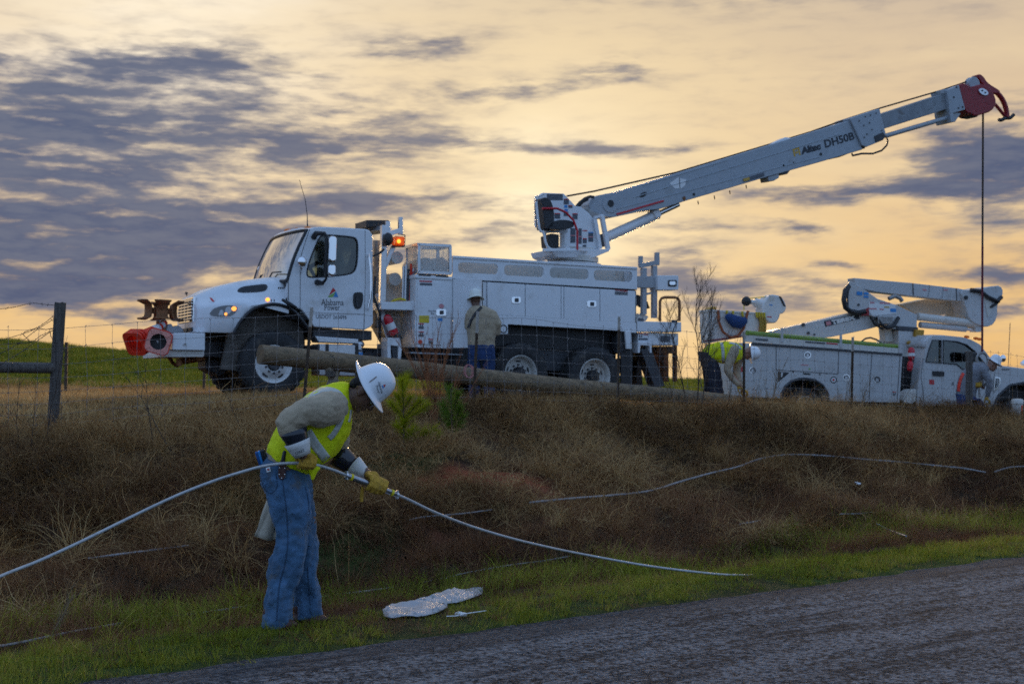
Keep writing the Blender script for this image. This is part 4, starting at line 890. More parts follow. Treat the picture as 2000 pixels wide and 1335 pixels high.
t_.links.new(_tc.outputs['Object'], _ck.inputs['Vector']); _f = smooth(_ck.outputs['Distance'], .10, .16, tree=t_); t_.links.new(_f, _mx.inputs[0]); t_.links.new(p_.outputs[0], _mx.inputs[1]); t_.links.new(_tr.outputs[0], _mx.inputs[2]); t_.links.new(_mx.outputs[0], t_.nodes['Material Output'].inputs[0])
for q4 in (corners[.04], corners[.6], [corners[.04][0], corners[.04][3], corners[.6][3], corners[.6][0]], [corners[.04][1], corners[.04][2], corners[.6][2], corners[.6][1]], [corners[.04][2], corners[.04][3], corners[.6][3], corners[.6][2]]):
    b = MB(); b.poly(q4); b.build('mesh_panel', mm, cage)
for px, py, r, v in ((833, 519, .14, .2), (861, 519, .145, .22), (776, 503, .105, .5), (772, 545, .11, .6)):   # cable drums stored behind
    b = MB(); c = T.P(px, py, v); b.cyl(c, c + Vector((-.02, .75, 0)), r, 20); b.build('storage_tube', cream, dig, smooth=True, angle=40)
# gantry behind the cab with beacon
def rack(parts, name, mat=grey, parent=None, bev=.006):
    b = MB()
    for (x0, y0, v0), (x1, y1, v1), wd in parts: b.bar(T.P(x0, y0, v0), T.P(x1, y1, v1), wd, wd, (0, 1, 0))
    return b.build(name, mat, parent or dig, bev)
gan = rack([((750, 440, .55), (746, 600, .55), .10), ((757, 432, .55), (757, 460, .55), .07), ((782, 424, .55), (782, 458, .55), .07), ((754, 458, .55), (785, 449, .55), .08), ((715, 452, 1.5), (758, 447, .55), .1), ((776, 462, .55), (752, 520, .55), .07), ((740, 600, .45), (768, 690, .3), .11), ((735, 575, .8), (752, 620, .6), .07)], 'headboard_gantry', alu)
b = MB(); b.plate(pp([(708, 432), (752, 432), (754, 443), (708, 446)], 1.2), 1.0, 1.6); b.build('gantry_pad', black, gan, .01)
b = MB(); q0, q1 = T(768, 479, .45), T(787, 463, .45); b.plate(roundrect(q0[0], q0[1], q1[0], q1[1], .03), .35, .55); bc = b.build('beacon', amber, dig, .02)
b = MB(); c = T.P(779, 471, .42); b.ball(c, .05, .05, .055); b.build('beacon_bulb', amberlit, bc, smooth=True)
b = MB(); c = T.P(779, 471, .30); b.ball(c, .035, .02, .035); b.build('beacon_bulb', amberlit, bc, smooth=True)
rack([((764, 481, .45), (790, 481, .45), .03), ((790, 481, .45), (791, 459, .45), .014), ((791, 459, .45), (784, 458, .45), .014)], 'beacon_guard', dgrey, bc, 0)
b = MB(); b.ball(T.P(758, 467, .4), .09, .06, .11); b.build('work_lamp', black, dig, smooth=True)
b = MB(); b.plate(pp([(745, 590), (812, 588), (812, 606), (745, 604)], .1), .1, .9); b.build('gear_shelf', white, dig, .01)
b = MB(); b.tube([T.P(764, 590, .3), T.P(770, 586, .2), T.P(782, 583, .15), T.P(792, 586, .15)], .02, 8); b.build('yellow_strap', inkyel, dig)
for x, m_, r in ((788, alu, .02), (793, alu, .025), (798, dgrey, .022), (803, orangec, .02), (807, alu, .02)):
    b = MB(); b.tube([T.P(x - 2, 586, .3), T.P(x, 520 + random.uniform(-6, 12), .3)], r, 8); b.build('hot_stick', m_, dig)
b = MB(); b.plate(pp([(742, 546), (812, 543), (812, 590), (745, 590)], .8), .8, 1.9); b.build('winch_frame', cream, dig)
b = MB(); b.plate(pp([(748, 606), (811, 606), (811, 684), (790, 684)], .7), .7, 1.7); b.build('frame_panel', cream, dig)
fe = None
b = MB(); c0, c1 = T.P(757, 622, .18), T.P(772, 656, .18); b.capsule([c0, c1], [.075, .075], 14); fe = b.build('fire_extinguisher', redrail, dig, smooth=True, angle=180)
b = MB(); b.tube([c0.lerp(c1, .25), c0.lerp(c1, .6)], .078, 14); b.build('label_band', whitec, fe, smooth=True, angle=60); b = MB(); b.tube([c0.lerp(c1, .9), c0.lerp(c1, 1.25)], .09, 12); b.build('bracket', black, fe)
b = MB(); b.plate(pp([(757, 659), (781, 660), (785, 680), (783, 702), (777, 702), (778, 676), (763, 674), (764, 702), (757, 702)], .03), .03, .34); b.build('outrigger_housing', white, dig, .008)
b = MB(); b.plate(pp([(764, 676), (778, 677), (788, 722), (772, 726)], .06), .06, .28); b.build('outrigger_leg', dgrey, dig, .008)
b = MB(); b.tube([T.P(733, 540, .4), T.P(730, 580, .3), T.P(742, 610, .25), T.P(742, 660, .3)], .025, 8); b.tube([T.P(728, 500, .5), T.P(742, 494, .5), T.P(750, 486, .5)], .02, 6); b.build('hose', black, dig, smooth=True)
b = MB(); b.tube([T.P(738, 520, .9), T.P(738, 640, .9)], .12, 12); b.tube([T.P(737, 470, .9), T.P(737, 520, .9)], .08, 12); b.build('exhaust_stack', steel, dig, smooth=True)
# ---- tail
slab('tail_deck', [(1244.5, 627), (1331, 629), (1331, 648), (1244.5, 648)], .05, TW - .05, white, .008); slab('tail_panel', [(1246, 649), (1325, 651), (1325, 674), (1273, 674), (1273, 667), (1246, 667)], .12, TW - .2, white, .008)
rk = rack([((1257, 523, .35), (1257, 614, .35), .09), ((1277.5, 519, .35), (1277.5, 621, .35), .09), ((1251, 500, .35), (1251, 521, .35), .07), ((1283, 493, .35), (1283, 518, .35), .075), ((1249, 519, .35), (1286, 512, .35), .08), ((1257, 575, .35), (1277, 571, .35), .04)], 'boom_rest', grey)
slab('light_box_arm', [(1245, 539), (1284, 539), (1284, 562), (1245, 561)], .28, .42, grey, .006); lb = slab('light_box', rr(1285, 537.5, 1325.5, 566, 2), .2, .5, white, .01)
slab('lamp_bezel', rr(1305.5, 546.5, 1322, 559, 2), .185, .2, black, .004, lb); slab('lamp', rr(1308, 549, 1319.5, 556.5, 2), .175, .19, chrome, .004, lb)
b = MB(); b.tube([T.P(x, y, .12) for x, y in ((1289, 627), (1289, 588), (1292, 582.5), (1298, 580.5), (1318, 580.5), (1324, 582.5), (1327, 588), (1327, 627))], .026, 8); b.build('rear_handrail', MAT('orange_brown_rail', (.26, .10, .03), .5), dig, smooth=True)
b = MB(); b.cyl(T.P(1244, 586, .45), T.P(1248, 588, .6), .1, 12); b.tube([T.P(1248, 598, .5), T.P(1262, 596, .5), T.P(1268, 601, .5)], .02, 6); b.tube([T.P(1262, 589, .5), T.P(1266, 602, .5)], .03, 6); b.build('hose_reel', black, dig)
b = MB(); b.plate(pp([(1247, 612), (1256, 611), (1268, 618), (1262, 627), (1244, 627)], .4), .4, .9); b.build('rope_bag', cream, dig, .02)
b = MB(); b.plate(pp([(1246, 667), (1273, 667), (1273, 689), (1270, 689), (1269, 675), (1251, 674), (1250, 689), (1246, 689)], .02), .02, .36); b.build('outrigger_housing', white, dig, .008)
b = MB(); b.plate(pp([(1251, 681), (1274, 684), (1299, 754), (1279, 756)], .06), .06, .30); b.build('outrigger_leg', dgrey, dig, .008); b = MB(); b.plate(pp([(1246, 684), (1251, 684), (1256, 756), (1243, 758)], .5), .5, .7); b.build('outrigger_leg', dgrey, dig, .008)
for yy, x0 in ((650, 1247), ): flat([(x0, yy), (x0 + 8, yy), (x0 + 8, yy + 2), (x0, yy + 2)], .12, inkred); flat([(x0 + 10, yy + 2), (x0 + 19, yy + 2), (x0 + 19, yy + 4), (x0 + 10, yy + 4)], .12, inkred); flat([(x0, yy + 10), (x0 + 18, yy + 10), (x0 + 18, yy + 14), (x0, yy + 14)], .12, inkgrey); flat([(x0 + 1, yy + 4), (x0 + 3, yy + 4), (x0 + 4, yy + 9), (x0 + 2, yy + 9)], .12, ink); flat([(x0 + 6, yy + 4), (x0 + 8, yy + 4), (x0 + 6.5, yy + 9), (x0 + 5, yy + 9)], .12, ink)
flat([(1311, 624.5), (1322, 625), (1322, 630), (1311, 629.5)], .05, inkgrey); flat([(1246, 621), (1257, 621.3), (1257, 627), (1246, 626.6)], .05, inkgrey); flat([(1290, 655), (1309, 656), (1309, 668), (1290, 667)], .12, inkgrey)
slab('mud_flap', [(1221, 646), (1233, 646), (1234, 681), (1224, 681)], .0, .05, white, .004); slab('mud_flap', [(1213, 684), (1236, 684), (1235, 752), (1213, 750)], .1, .14, black, .004)
slab('mud_flap', [(1205, 652), (1222, 652), (1222, 690), (1205, 688)], .1, .3, dgrey, .004)
b = MB()
for x0, y0, x1, y1, v0, v1 in ((1284, 676, 1322, 690, .3, 1.4), (1296, 690, 1306, 745, .8, 1.0), (1318, 674, 1323, 745, .4, .5), (1287, 676, 1300, 740, 1.2, 1.5)): b.plate(pp([(x0, y0), (x1, y0), (x1, y1), (x0, y1)], v0), v0, v1)
b.build('tow_frame', rust, dig, .01)
# ---- turret
TV = .85; BV = 1.02; BWD = .42                   # near face of the turret, boom near face and width
def sl2(nm, pts, v0, v1, mat=white, bev=.008, parent=None, holes=()):
    b = MB(); b.plate(pp(pts, v0), v0, v1, [pp(h, v0) for h in holes]); return b.build(nm, mat, parent or dig, bev)
c = T.P(1119, 507, 1.2); b = MB(); b.revolve([(.47, -.05), (.47, .045), (.43, .05), (.43, .20), (.3, .2)], c, 'z', 32); b.build('slew_ring', cream, dig, smooth=True, angle=40)
c = T.P(1116, 515, 1.2); b = MB(); b.revolve([(.55, -.35), (.55, .0), (.2, .02)], c, 'z', 32); b.build('pedestal', white, dig, smooth=True, angle=40)
b = MB(); b.plate(pp([(1076, 487), (1191, 486), (1191, 490), (1176, 496), (1160, 503), (1090, 503), (1080, 497)], .75), .75, 1.6); b.build('turret_deck', white, dig, .01)
tur = sl2('turret', [(1049, 386), (1061, 376.5), (1101, 378), (1106, 383), (1124, 402), (1135, 404), (1150, 416), (1160, 428), (1168, 486), (1101, 487), (1101, 452), (1092, 447), (1062, 446), (1058, 420)], TV, TV + .10, white)
sl2('turret', [(1101, 420), (1124, 402), (1150, 412), (1160, 428), (1168, 486), (1101, 487)], 1.5, 1.6, white)
sl2('console', [(1062, 378), (1100, 379), (1120, 402), (1120, 440), (1062, 440)], TV + .1, TV + .5, white)
for x0, y0, x1, y1, m_ in ((1068, 378.5, 1099, 391, inkgrey), (1101, 389, 1111, 399, inkgrey), (1102, 400.5, 1108, 406, inkblue), (1110, 401.5, 1118, 406, inkgrey), (1102, 408, 1109, 413, inkblue), (1083, 417, 1094, 427, inkgrey), (1118, 417.5, 1128, 428, inkgrey), (1101, 414, 1110, 422, inkgrey), (1114, 445.5, 1124, 474, inkgrey), (1130, 446, 1136, 476, inkgrey), (1137.5, 450, 1147, 463, whitec), (1138, 466, 1146, 475, inkgrey), (1149, 454, 1158.5, 472, inkgrey), (1138, 478, 1145, 484, inkgrey)):
    flat([(x0, y0), (x1, y0), (x1, y1), (x0, y1)], TV, m_, 'placard', parent=tur)
for x0, y0, x1, m_ in ((1101, 388, 1111, inkred), (1110, 400.5, 1118, inkred), (1083, 416, 1094, inkred), (1118, 416.5, 1128, inkred), (1114, 459, 1124, inkpale), (1130, 461, 1136, inkpale), (1137.5, 449.5, 1147, inkred), (1138, 465, 1146, inkred), (1149, 461.5, 1158.5, inkpale), (1149, 453, 1158.5, inkblue)):
    flat([(x0, y0), (x1, y0), (x1, y0 + 1.8), (x0, y0 + 1.8)], TV - .004, m_, 'placard_band', parent=tur)
SV = TV - .50                                     # operator's seat hangs on the near side
st_ = sl2('operator_seat', chaikin([(1058.5, 389), (1063, 385), (1070, 386), (1078, 394), (1082.5, 412), (1083, 432), (1081, 444), (1068, 447), (1064, 446)], 2), SV, SV + .34, seatm, .03)
sl2('seat_cushion', chaikin([(1066, 447), (1072, 438), (1086, 430), (1102, 428.5), (1118, 431.5), (1122, 437), (1120, 445), (1096, 449)], 2), SV, SV + .36, seatm, .03, st_)
sl2('seat_shell', [(1056.5, 389), (1060, 386), (1069, 444), (1065, 447)], SV + .03, SV + .30, dgrey, .01, st_)
rack([((1064, 452, SV + .25), (1108, 451, SV + .25), .06), ((1064, 452, SV + .45), (1108, 451, SV + .45), .06), ((1098, 452, SV + .4), (1098, 487, TV - .02), .07)], 'seat_mount', white)
def rail(nm, pts, r, mat, v): b = MB(); b.tube([T.P(x, y, v) for x, y in pts], r, 8); return b.build(nm, mat, dig, smooth=True)
rail('seat_rail', chaikin([(1059, 407), (1098, 407), (1127.5, 438), (1127.5, 488)], 1, False), .021, redrail, SV - .02)
for dv in (0, .55): rail('cage_rail', chaikin([(1047, 393), (1050, 425), (1054, 452), (1062, 452), (1066, 478), (1076, 488), (1100, 489)], 1, False), .024, white, SV + dv)
rail('cage_rail', [(1048, 385), (1051, 420), (1064, 451), (1070, 486)], .02, white, TV - .1); rail('cage_rail', [(1051, 384), (1062, 378)], .02, white, TV - .1)
sl2('valve_bank', [(1070, 460), (1078, 456), (1092, 458), (1092, 484), (1072, 482)], TV - .35, TV - .05, black, .01); rack([((1062, 488, SV), (1130, 488, SV), .05), ((1127, 488, SV), (1150, 488, TV), .05), ((1062, 488, SV), (1075, 490, TV), .05)], 'foot_deck', white)
rack([((1161, 426, .82), (1171.5, 486, .82), .07), ((1175, 420, .80), (1187.5, 487, .80), .075), ((1160, 425, .8), (1177, 421, .8), .05)], 'turret_strut', white); rack([((1160, 426, 1.55), (1171.5, 486, 1.55), .07)], 'turret_strut', white)
# ---- boom
boom_shaded = MAT('boom_white_shaded', (.35, .385, .42), .45, var=.06, dirt=((.2, .19, .18), .56, .8, 3.0), bump=.012, bs=9)  # boom is white like the truck; its shade is put into this grey
bo = sl2('boom', [(1150, 398), (1156, 388), (1166, 382), (1185, 378), (1200, 375.5), (1430, 305.5), (1540, 272), (1662, 234.5), (1685, 292), (1600, 317), (1500, 345), (1340, 392), (1290, 408), (1260, 411), (1200, 424), (1170, 423), (1154, 414)], BV, BV + BWD, boom_shaded, .012)
def band(nm, p0, p1, wpx, v, mat, th=.012, parent=None):
    p0, p1 = Vector((*p0, 0)), Vector((*p1, 0)); t = (p1 - p0).normalized(); q = Vector((-t.y, t.x, 0)) * wpx / 2
    b = MB(); b.plate([T(*(p).xy, v) for p in (p0 + q, p1 + q, p1 - q, p0 - q)], v - th, v + .001); return b.build(nm, mat, parent or bo, .003)
for p0, p1 in (((1200, 409), (1600, 306.5)), ((1236, 386), (1640, 262)), ((1255, 362), (1420, 313))): band('boom_weld', p0, p1, 1.6, BV, boom_shaded, .008)
band('red_stripe', (1204, 418.5), (1296, 392), 3.4, BV, redrail, .016)
c = T.P(1192, 397.5, BV); b = MB(); b.cyl(c + Vector((0, -.014, 0)), c + Vector((0, .02, 0)), .17, 28); b.build('pivot_plate', boom_shaded, bo, .006); b = MB(); b.cyl(c + Vector((0, -.022, 0)), c + Vector((0, .02, 0)), .065, 20); b.build('pivot_pin', black, bo)
flat(chaikin([(1249, 382), (1253, 376.5), (1263, 374), (1263, 380), (1257, 385), (1250, 386)], 1), BV, black, 'boom_slot', parent=bo)
for x, y, r, m_ in ((1336, 387, .035, rust), (1355, 379.5, .028, black), (1530, 323, .02, black), (1550, 317, .012, black), (1603, 301, .03, black)): c = T.P(x, y, BV); b = MB(); b.cyl(c + Vector((0, -.012, 0)), c + Vector((0, .02, 0)), r, 12); b.build('boom_hole', m_, bo)
an = flat([(1323, 347), (1340, 350.5), (1338, 362), (1330, 368), (1318, 368), (1308, 358)], BV, whitec, 'angle_indicator', parent=bo); flat([(1326.5, 348), (1327.5, 348), (1328.5, 367), (1327.5, 367)], BV - .006, ink, 'indicator_needle', parent=bo)
for x, y in ((1363, 392), (1395, 382), (1425, 372), (1457, 361)): b = MB(); b.tube([T.P(x, y, BV + .1), T.P(x + 1, y + 7, BV + .1)], .012, 6); b.build('hose_hanger', rust, bo)
band('caution_plate', (1452, 352), (1492, 340), 7, BV, inkgrey, .014); band('caution_mark', (1452, 352), (1464, 348.5), 6, BV - .015, inkgold, .006)
sl2('boom_bracket', [(1500, 346), (1521, 338), (1522, 347), (1512, 353), (1502, 354)], BV + .02, BV + .3, grey, .008, bo); sl2('boom_bracket', [(1524, 336), (1547, 328), (1538, 340), (1526, 340)], BV + .02, BV + .3, dgrey, .008, bo)
sl2('boom_tray', [(1596, 316), (1690, 281), (1690, 290), (1678, 292), (1640, 307), (1627, 309), (1622, 304), (1606, 314)], BV + .03, BV + .36, dgrey, .01, bo)
sl2('boom_top_box', [(1506, 281), (1535, 268), (1544, 269), (1542, 275), (1510, 284)], BV + .1, BV + .3, white, .006, bo)
letter('Altec', 1565, 301, 1604, BV, ink, .012, 12, bo, slope=-10.5, shear=.12); letter('DH50B', 1612, 288.5, 1669.5, BV, ink, .006, 14.5, bo, slope=-17)
flat([(1547.5, 290.5), (1560.5, 286.5), (1564, 302.5), (1560.8, 303.2), (1558.5, 291.5), (1551.5, 293.5), (1554, 305), (1551, 306)], BV, inkgold, 'logo', parent=bo); flat([(1553, 296), (1558, 294.6), (1559, 299), (1554, 300.4)], BV, inkgold, 'logo', parent=bo)
col_ = sl2('boom_collar', [(1660, 231), (1668, 228), (1718, 212), (1731, 263), (1722, 275), (1693, 287), (1684, 284)], BV - .05, BV + BWD + .05, boom_shaded, .012)
for x, y in ((1690, 228), (1700, 225), (1711, 221), (1687, 245), (1698, 240), (1703, 253), (1693, 262), (1688, 268), (1722, 255), (1678, 236)): c = T.P(x, y, BV - .05); b = MB(); b.cyl(c + Vector((0, -.012, 0)), c, .014, 8); b.build('bolt', dgrey, col_)
b = MB(); b.plate(pp([(1707, 266), (1724, 258), (1729, 266), (1724, 274), (1710, 278)], BV - .052), BV - .07, BV - .04); b.build('collar_recess', dgrey, col_, .01)
sg2 = sl2('boom_extension', [(1700, 229), (1850, 180), (1858, 210.5), (1710, 257)], BV + .06, BV + BWD - .06, MAT('grey_boom_paint', (.24, .26, .28), .5, var=.15, dirt=((.12, .1, .09), .5, .75, 5)), .012)
b = MB(); b.tube([T.P(1728, 266, BV + .1), T.P(1862, 226.5, BV + .1)], .048, 12); b.build('extension_cylinder', grey, dig, smooth=True)
tipp = sl2('tip_plate', [(1850, 176), (1873, 166), (1886, 214), (1862, 221), (1866, 238), (1858, 239), (1855, 222)], BV - .02, BV + BWD + .02, boom_shaded, .012)
sl2('tip_bracket', [(1836, 176), (1852, 173), (1852, 182), (1838, 184)], BV + .05, BV + .35, grey, .008); sl2('tip_gusset', [(1850, 216), (1862, 219), (1877, 221), (1866, 238), (1859, 239), (1856, 228)], BV + .02, BV + .36, grey, .008)
for x, y in ((1868, 170), (1863, 190), (1880, 209), (1872, 211)): c = T.P(x, y, BV - .02); b = MB(); b.cyl(c + Vector((0, -.012, 0)), c, .02, 8); b.build('bolt', dgrey, tipp)
hd = sl2('winch_head', chaikin([(1873, 166), (1884, 162), (1896, 170), (1904, 168), (1922, 163), (1935, 172), (1945, 190), (1946, 205), (1936, 218), (1920, 223), (1906, 227), (1897, 222), (1888, 220), (1882, 205)], 1), BV + .0, BV + BWD, redp, .02)
c = T.P(1904, 163, BV + .08); b = MB(); b.revolve([(.03, 0), (.14, 0), (.15, .03), (.13, .08), (.15, .13), (.14, .16), (.03, .16)], c, 'y', 26); b.build('sheave', grey, hd, smooth=True, angle=40)
c = T.P(1921, 179, BV - .02); b = MB(); b.plate(pp(ell(1921.5, 179.5, 10, 6, 18, .5), BV - .03), BV - .03, BV + .01); b.build('hub_plate', alu, hd, .006)
for x, y in ((1919, 177), (1925, 181)): c = T.P(x, y, BV - .035); b = MB(); b.cyl(c + Vector((0, -.008, 0)), c + Vector((0, .01, 0)), .018, 8); b.build('bolt', black, hd)
sl2('head_weight', [(1895, 220), (1915, 222), (1908, 229), (1898, 227)], BV + .05, BV + .35, dgrey, .01, hd)
sl2('hook_guide', chaikin([(1909, 148), (1914, 144), (1922, 150), (1929, 162), (1954, 177), (1953, 180), (1946, 184), (1930, 176), (1921, 166)], 1), BV + .1, BV + .32, redp, .012, hd)
hk = MB(); hk.tube([T.P(x, y, BV + .2) for x, y in chaikin([(1946, 180), (1957, 192), (1964, 208), (1967, 224), (1966, 229)], 2, False)], [.06] * 2 + [.055] * 14 if False else .055, 8); hk.build('grab_arm', redp, hd, smooth=True)
b = MB(); b.tube([T.P(x, y, BV + .2) for x, y in chaikin([(1944, 204), (1952, 214), (1962, 226)], 1, False)], .035, 8); b.build('grab_arm', redp, hd, smooth=True)
b = MB(); b.tube([T.P(x, y, BV + .2) for x, y in chaikin([(1951, 234), (1956, 235), (1964, 230), (1973, 231), (1980, 224)], 2, False)], .04, 8); b.build('grab_claw', black, hd, smooth=True)
b = MB(); b.tube([T.P(x, y, BV + .2) for x, y in ((1107, 383), (1160, 373.5), (1320, 337), (1582, 258), (1664, 229), (1720, 211), (1840, 176), (1893, 158), (1904, 150.5), (1914, 154))], .016, 6); b.build('boom_rope', rope, dig, smooth=True)
b = MB(); b.tube([T.P(x, y, BV) for x, y in ((1664, 299), (1665, 304), (1683, 300), (1705, 300), (1722, 294), (1732, 284), (1734, 275), (1731, 268))], .02, 6); b.build('boom_hose', black, dig, smooth=True)
b = MB(); b.tube([T.P(x, y, BV - .06) for x, y in ((1126, 403), (1132, 396), (1142, 388), (1152, 384), (1160, 385))], .028, 6); b.tube([T.P(x, y, BV - .03) for x, y in ((1130, 403), (1138, 394), (1148, 389))], .028, 6); b.build('boom_hose', black, dig, smooth=True)
sl2('boom_knuckle', [(1132, 412), (1146, 404), (1162, 414), (1172, 418), (1178, 424), (1160, 430), (1146, 424)], BV - .06, BV + .2, steel, .01)
b = MB(); b.tube([T.P(1176, 467, BV + .2), T.P(1284, 418.5, BV + .2)], .095, 18); b.build('lift_cylinder', white, dig, smooth=True, angle=60); b = MB(); b.tube([T.P(1280, 420, BV + .2), T.P(1325, 399, BV + .2)], .05, 12); b.build('lift_rod', chrome, dig, smooth=True)
sl2('cylinder_cap', [(1276, 412), (1287, 407), (1293, 421), (1282, 426)], BV + .08, BV + .32, white, .01); sl2('cylinder_foot', [(1170, 458), (1180, 456), (1188, 470), (1182, 482), (1172, 476)], BV + .05, BV + .35, dgrey, .01)
# winch line with its red sling, hanging plumb from the head to the man below
rp = T.m @ T.P(1920, 222, BV + .21); iv = T.inv
RY = rp.y
b = MB(); e1 = W(1919, 480, RY); b.tube([iv @ rp, iv @ W(1919.5, 350, RY), iv @ e1], .021, 8); b.build('winch_line', rope, dig, smooth=True)
b = MB(); b.tube([iv @ e1, iv @ W(1918.5, 600, RY), iv @ W(1918.5, 690, RY)], .023, 8); wl = b.build('red_sling', MAT('sling_red', (.14, .012, .022), .7, bump=.3, bs=90), dig, smooth=True)
b = MB(); cc = W(1918.5, 703, RY); b.tube([iv @ (cc + Vector((math.cos(a) * .12, 0, math.sin(a) * .16))) for a in [2 * math.pi * i / 20 for i in range(21)]], .03, 8); b.build('hook_ring', steel, dig, smooth=True)
# ------------------------------------------------------------------ bucket truck on the right
_z0 = EYE - (795 - HZ) / F * 31.0 - .42
Bk = Frame(Vector((572 / F * 31.0, 31.0, _z0)), R(18), R(-2.8))
bt = empty('bucket_truck', Bk.m); tag(bt, 'white bucket truck with folded aerial boom facing right behind the fence', 'truck')
BWID = 2.3
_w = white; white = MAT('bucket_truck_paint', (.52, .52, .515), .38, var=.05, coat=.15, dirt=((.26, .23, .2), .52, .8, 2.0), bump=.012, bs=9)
def bp_(pts, v): return [Bk(x, y, v) for x, y in pts]
def bs(nm, pts, v0, v1, mat=white, bev=.008, parent=None, holes=()):
    b = MB(); b.plate(bp_(pts, v0), v0, v1, [bp_(h, v0) for h in holes]); return b.build(nm, mat, parent or bt, bev)
def bf(pts, v, mat, nm='decal', parent=None): return flat(pts, v, mat, nm, Bk, parent or bt)
def btube(nm, pts, r, mat, v=0.0, parent=None, n=8):
    b = MB(); b.tube([Bk.P(p[0], p[1], p[2] if len(p) > 2 else v) for p in pts], r, n); return b.build(nm, mat, parent or bt, smooth=True, angle=60)
wheel(Bk, bt, 1573, 796, .04, .42, .25, .25, False); wheel(Bk, bt, 1573, 796, BWID - .04, .42, .25, .25, False, True)
wheel(Bk, bt, 1988, 814, .04, .42, .25, .25, True); wheel(Bk, bt, 1988, 814, BWID - .04, .42, .25, .25, True, True)
b = MB()
for y in (.7, 1.5): b.box((-1.6, y, .5), (6.3, y + .08, .72))
b.box((-.4, .35, .45), (1.6, 1.9, .8)); b.build('chassis', dgrey, bt, .01)
ar = [(1526, 778), (1527, 768), (1534, 754), (1547, 744), (1560, 740), (1575, 739), (1592, 742), (1607, 752), (1616, 766), (1619, 783)]
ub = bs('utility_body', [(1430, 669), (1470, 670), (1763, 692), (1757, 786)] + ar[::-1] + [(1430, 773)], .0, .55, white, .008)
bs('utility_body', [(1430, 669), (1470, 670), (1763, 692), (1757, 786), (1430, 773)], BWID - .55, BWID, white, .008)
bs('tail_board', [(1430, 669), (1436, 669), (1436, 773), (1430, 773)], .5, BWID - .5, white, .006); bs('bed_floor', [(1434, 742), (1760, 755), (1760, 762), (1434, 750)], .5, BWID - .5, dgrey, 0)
btube('wheel_arch_lip', [(x, y, -.01) for x, y in ar], .03, dgrey); bs('wheel_well', [(1522, 738), (1622, 742), (1622, 800), (1522, 795)], .5, .56, black, 0)
bs('body_trim', [(1470, 668.5), (1763, 690), (1763, 694), (1470, 673)], -.03, .02, dgrey, .004)
tray = bs('tray', [(1455, 654), (1756, 680), (1756, 690), (1455, 667)], .05, .12, cream, .004)
for x0, y0, x1, v in ((1458, 650, 1755, .16), (1460, 654, 1755, .22)): btube('hot_stick', [(x0, y0, v), (x1, y0 + (x1 - x0) * .092, v)], .055, lime)
for x in (1526, 1641, 1756): bs('stake', [(x, 640 + (x - 1526) * .09), (x + 4, 640 + (x - 1526) * .09), (x + 4, 668 + (x - 1526) * .09), (x, 668 + (x - 1526) * .09)], .03, .06, white, .003, tray)
bf([(1476, 660), (1500, 662), (1500, 666), (1476, 664)], .045, inkgrey); bf([(1573, 666), (1612, 669), (1612, 671.5), (1573, 668.5)], .045, ink); bf([(1614, 668.5), (1636, 670.5), (1636, 673), (1614, 671)], .045, inkred)
btube('hose_loop', [(1680, 669, .25), (1690, 661, .25), (1700, 659, .25), (1712, 663, .25), (1722, 670, .25)], .02, dgrey)
for pts in ([(1516, 676), (1516, 758)], [(1516, 722), (1637, 730)], [(1638, 684), (1637, 730)], [(1703, 690), (1697, 782)], [(1758, 694), (1752, 785)]): btube('panel_seam', [(x, y, -.002) for x, y in pts], .007, dgrey)
for x, y in ((1577.5, 693), (1470, 723), (1653, 737), (1713, 741)):
    o = bf(ell(x, y, 6.5, 6.5), .0, chrome, 'door_latch'); bf(ell(x, y, 5, 5), -.005, dgrey, 'latch_cup', o); bf([(x - 2, y - 3), (x + 2, y - 3), (x + 3.5, y + 4), (x - 3.5, y + 4)], -.010, alu, 'latch_pull', o)
o = bf(ell(1628, 741.5, 6.5, 6.5), .0, black, 'fuel_cap'); bf(ell(1628, 741.5, 4.6, 4.6), -.005, whitec, 'cap_label', o); bf(ell(1628, 741.5, 2.2, 2.2), -.01, inkred, 'cap_mark', o)
bf([(1519, 725), (1542, 727.5), (1519, 746.5)], .0, black); bf([(1526, 727), (1529, 727.3), (1527.5, 736), (1525.5, 735)], -.005, whitec)
bf([(1564, 711), (1579, 712), (1579, 714), (1564, 713)], .0, inkpale); bf(ell(1581, 720, 1.8, 1.8), .0, inkgrn); bf([(1569, 728), (1583, 729), (1583, 732), (1569, 731)], .0, black); bf(ell(1549, 726, 1.5, 1.5), 0, black); bf(ell(1601, 731, 1.5, 1.5), 0, black)
bf([(1743, 764), (1750, 764.5), (1750, 766), (1743, 765.5)], .0, inkred); bf([(1744, 767), (1746, 767), (1747, 772), (1745, 772)], .0, ink); bf([(1748, 767), (1750, 767), (1748.5, 772), (1747.5, 772)], .0, ink)
bf([(1442, 716), (1450, 716), (1450, 726), (1442, 726)], .0, inkred, 'tail_lamp')
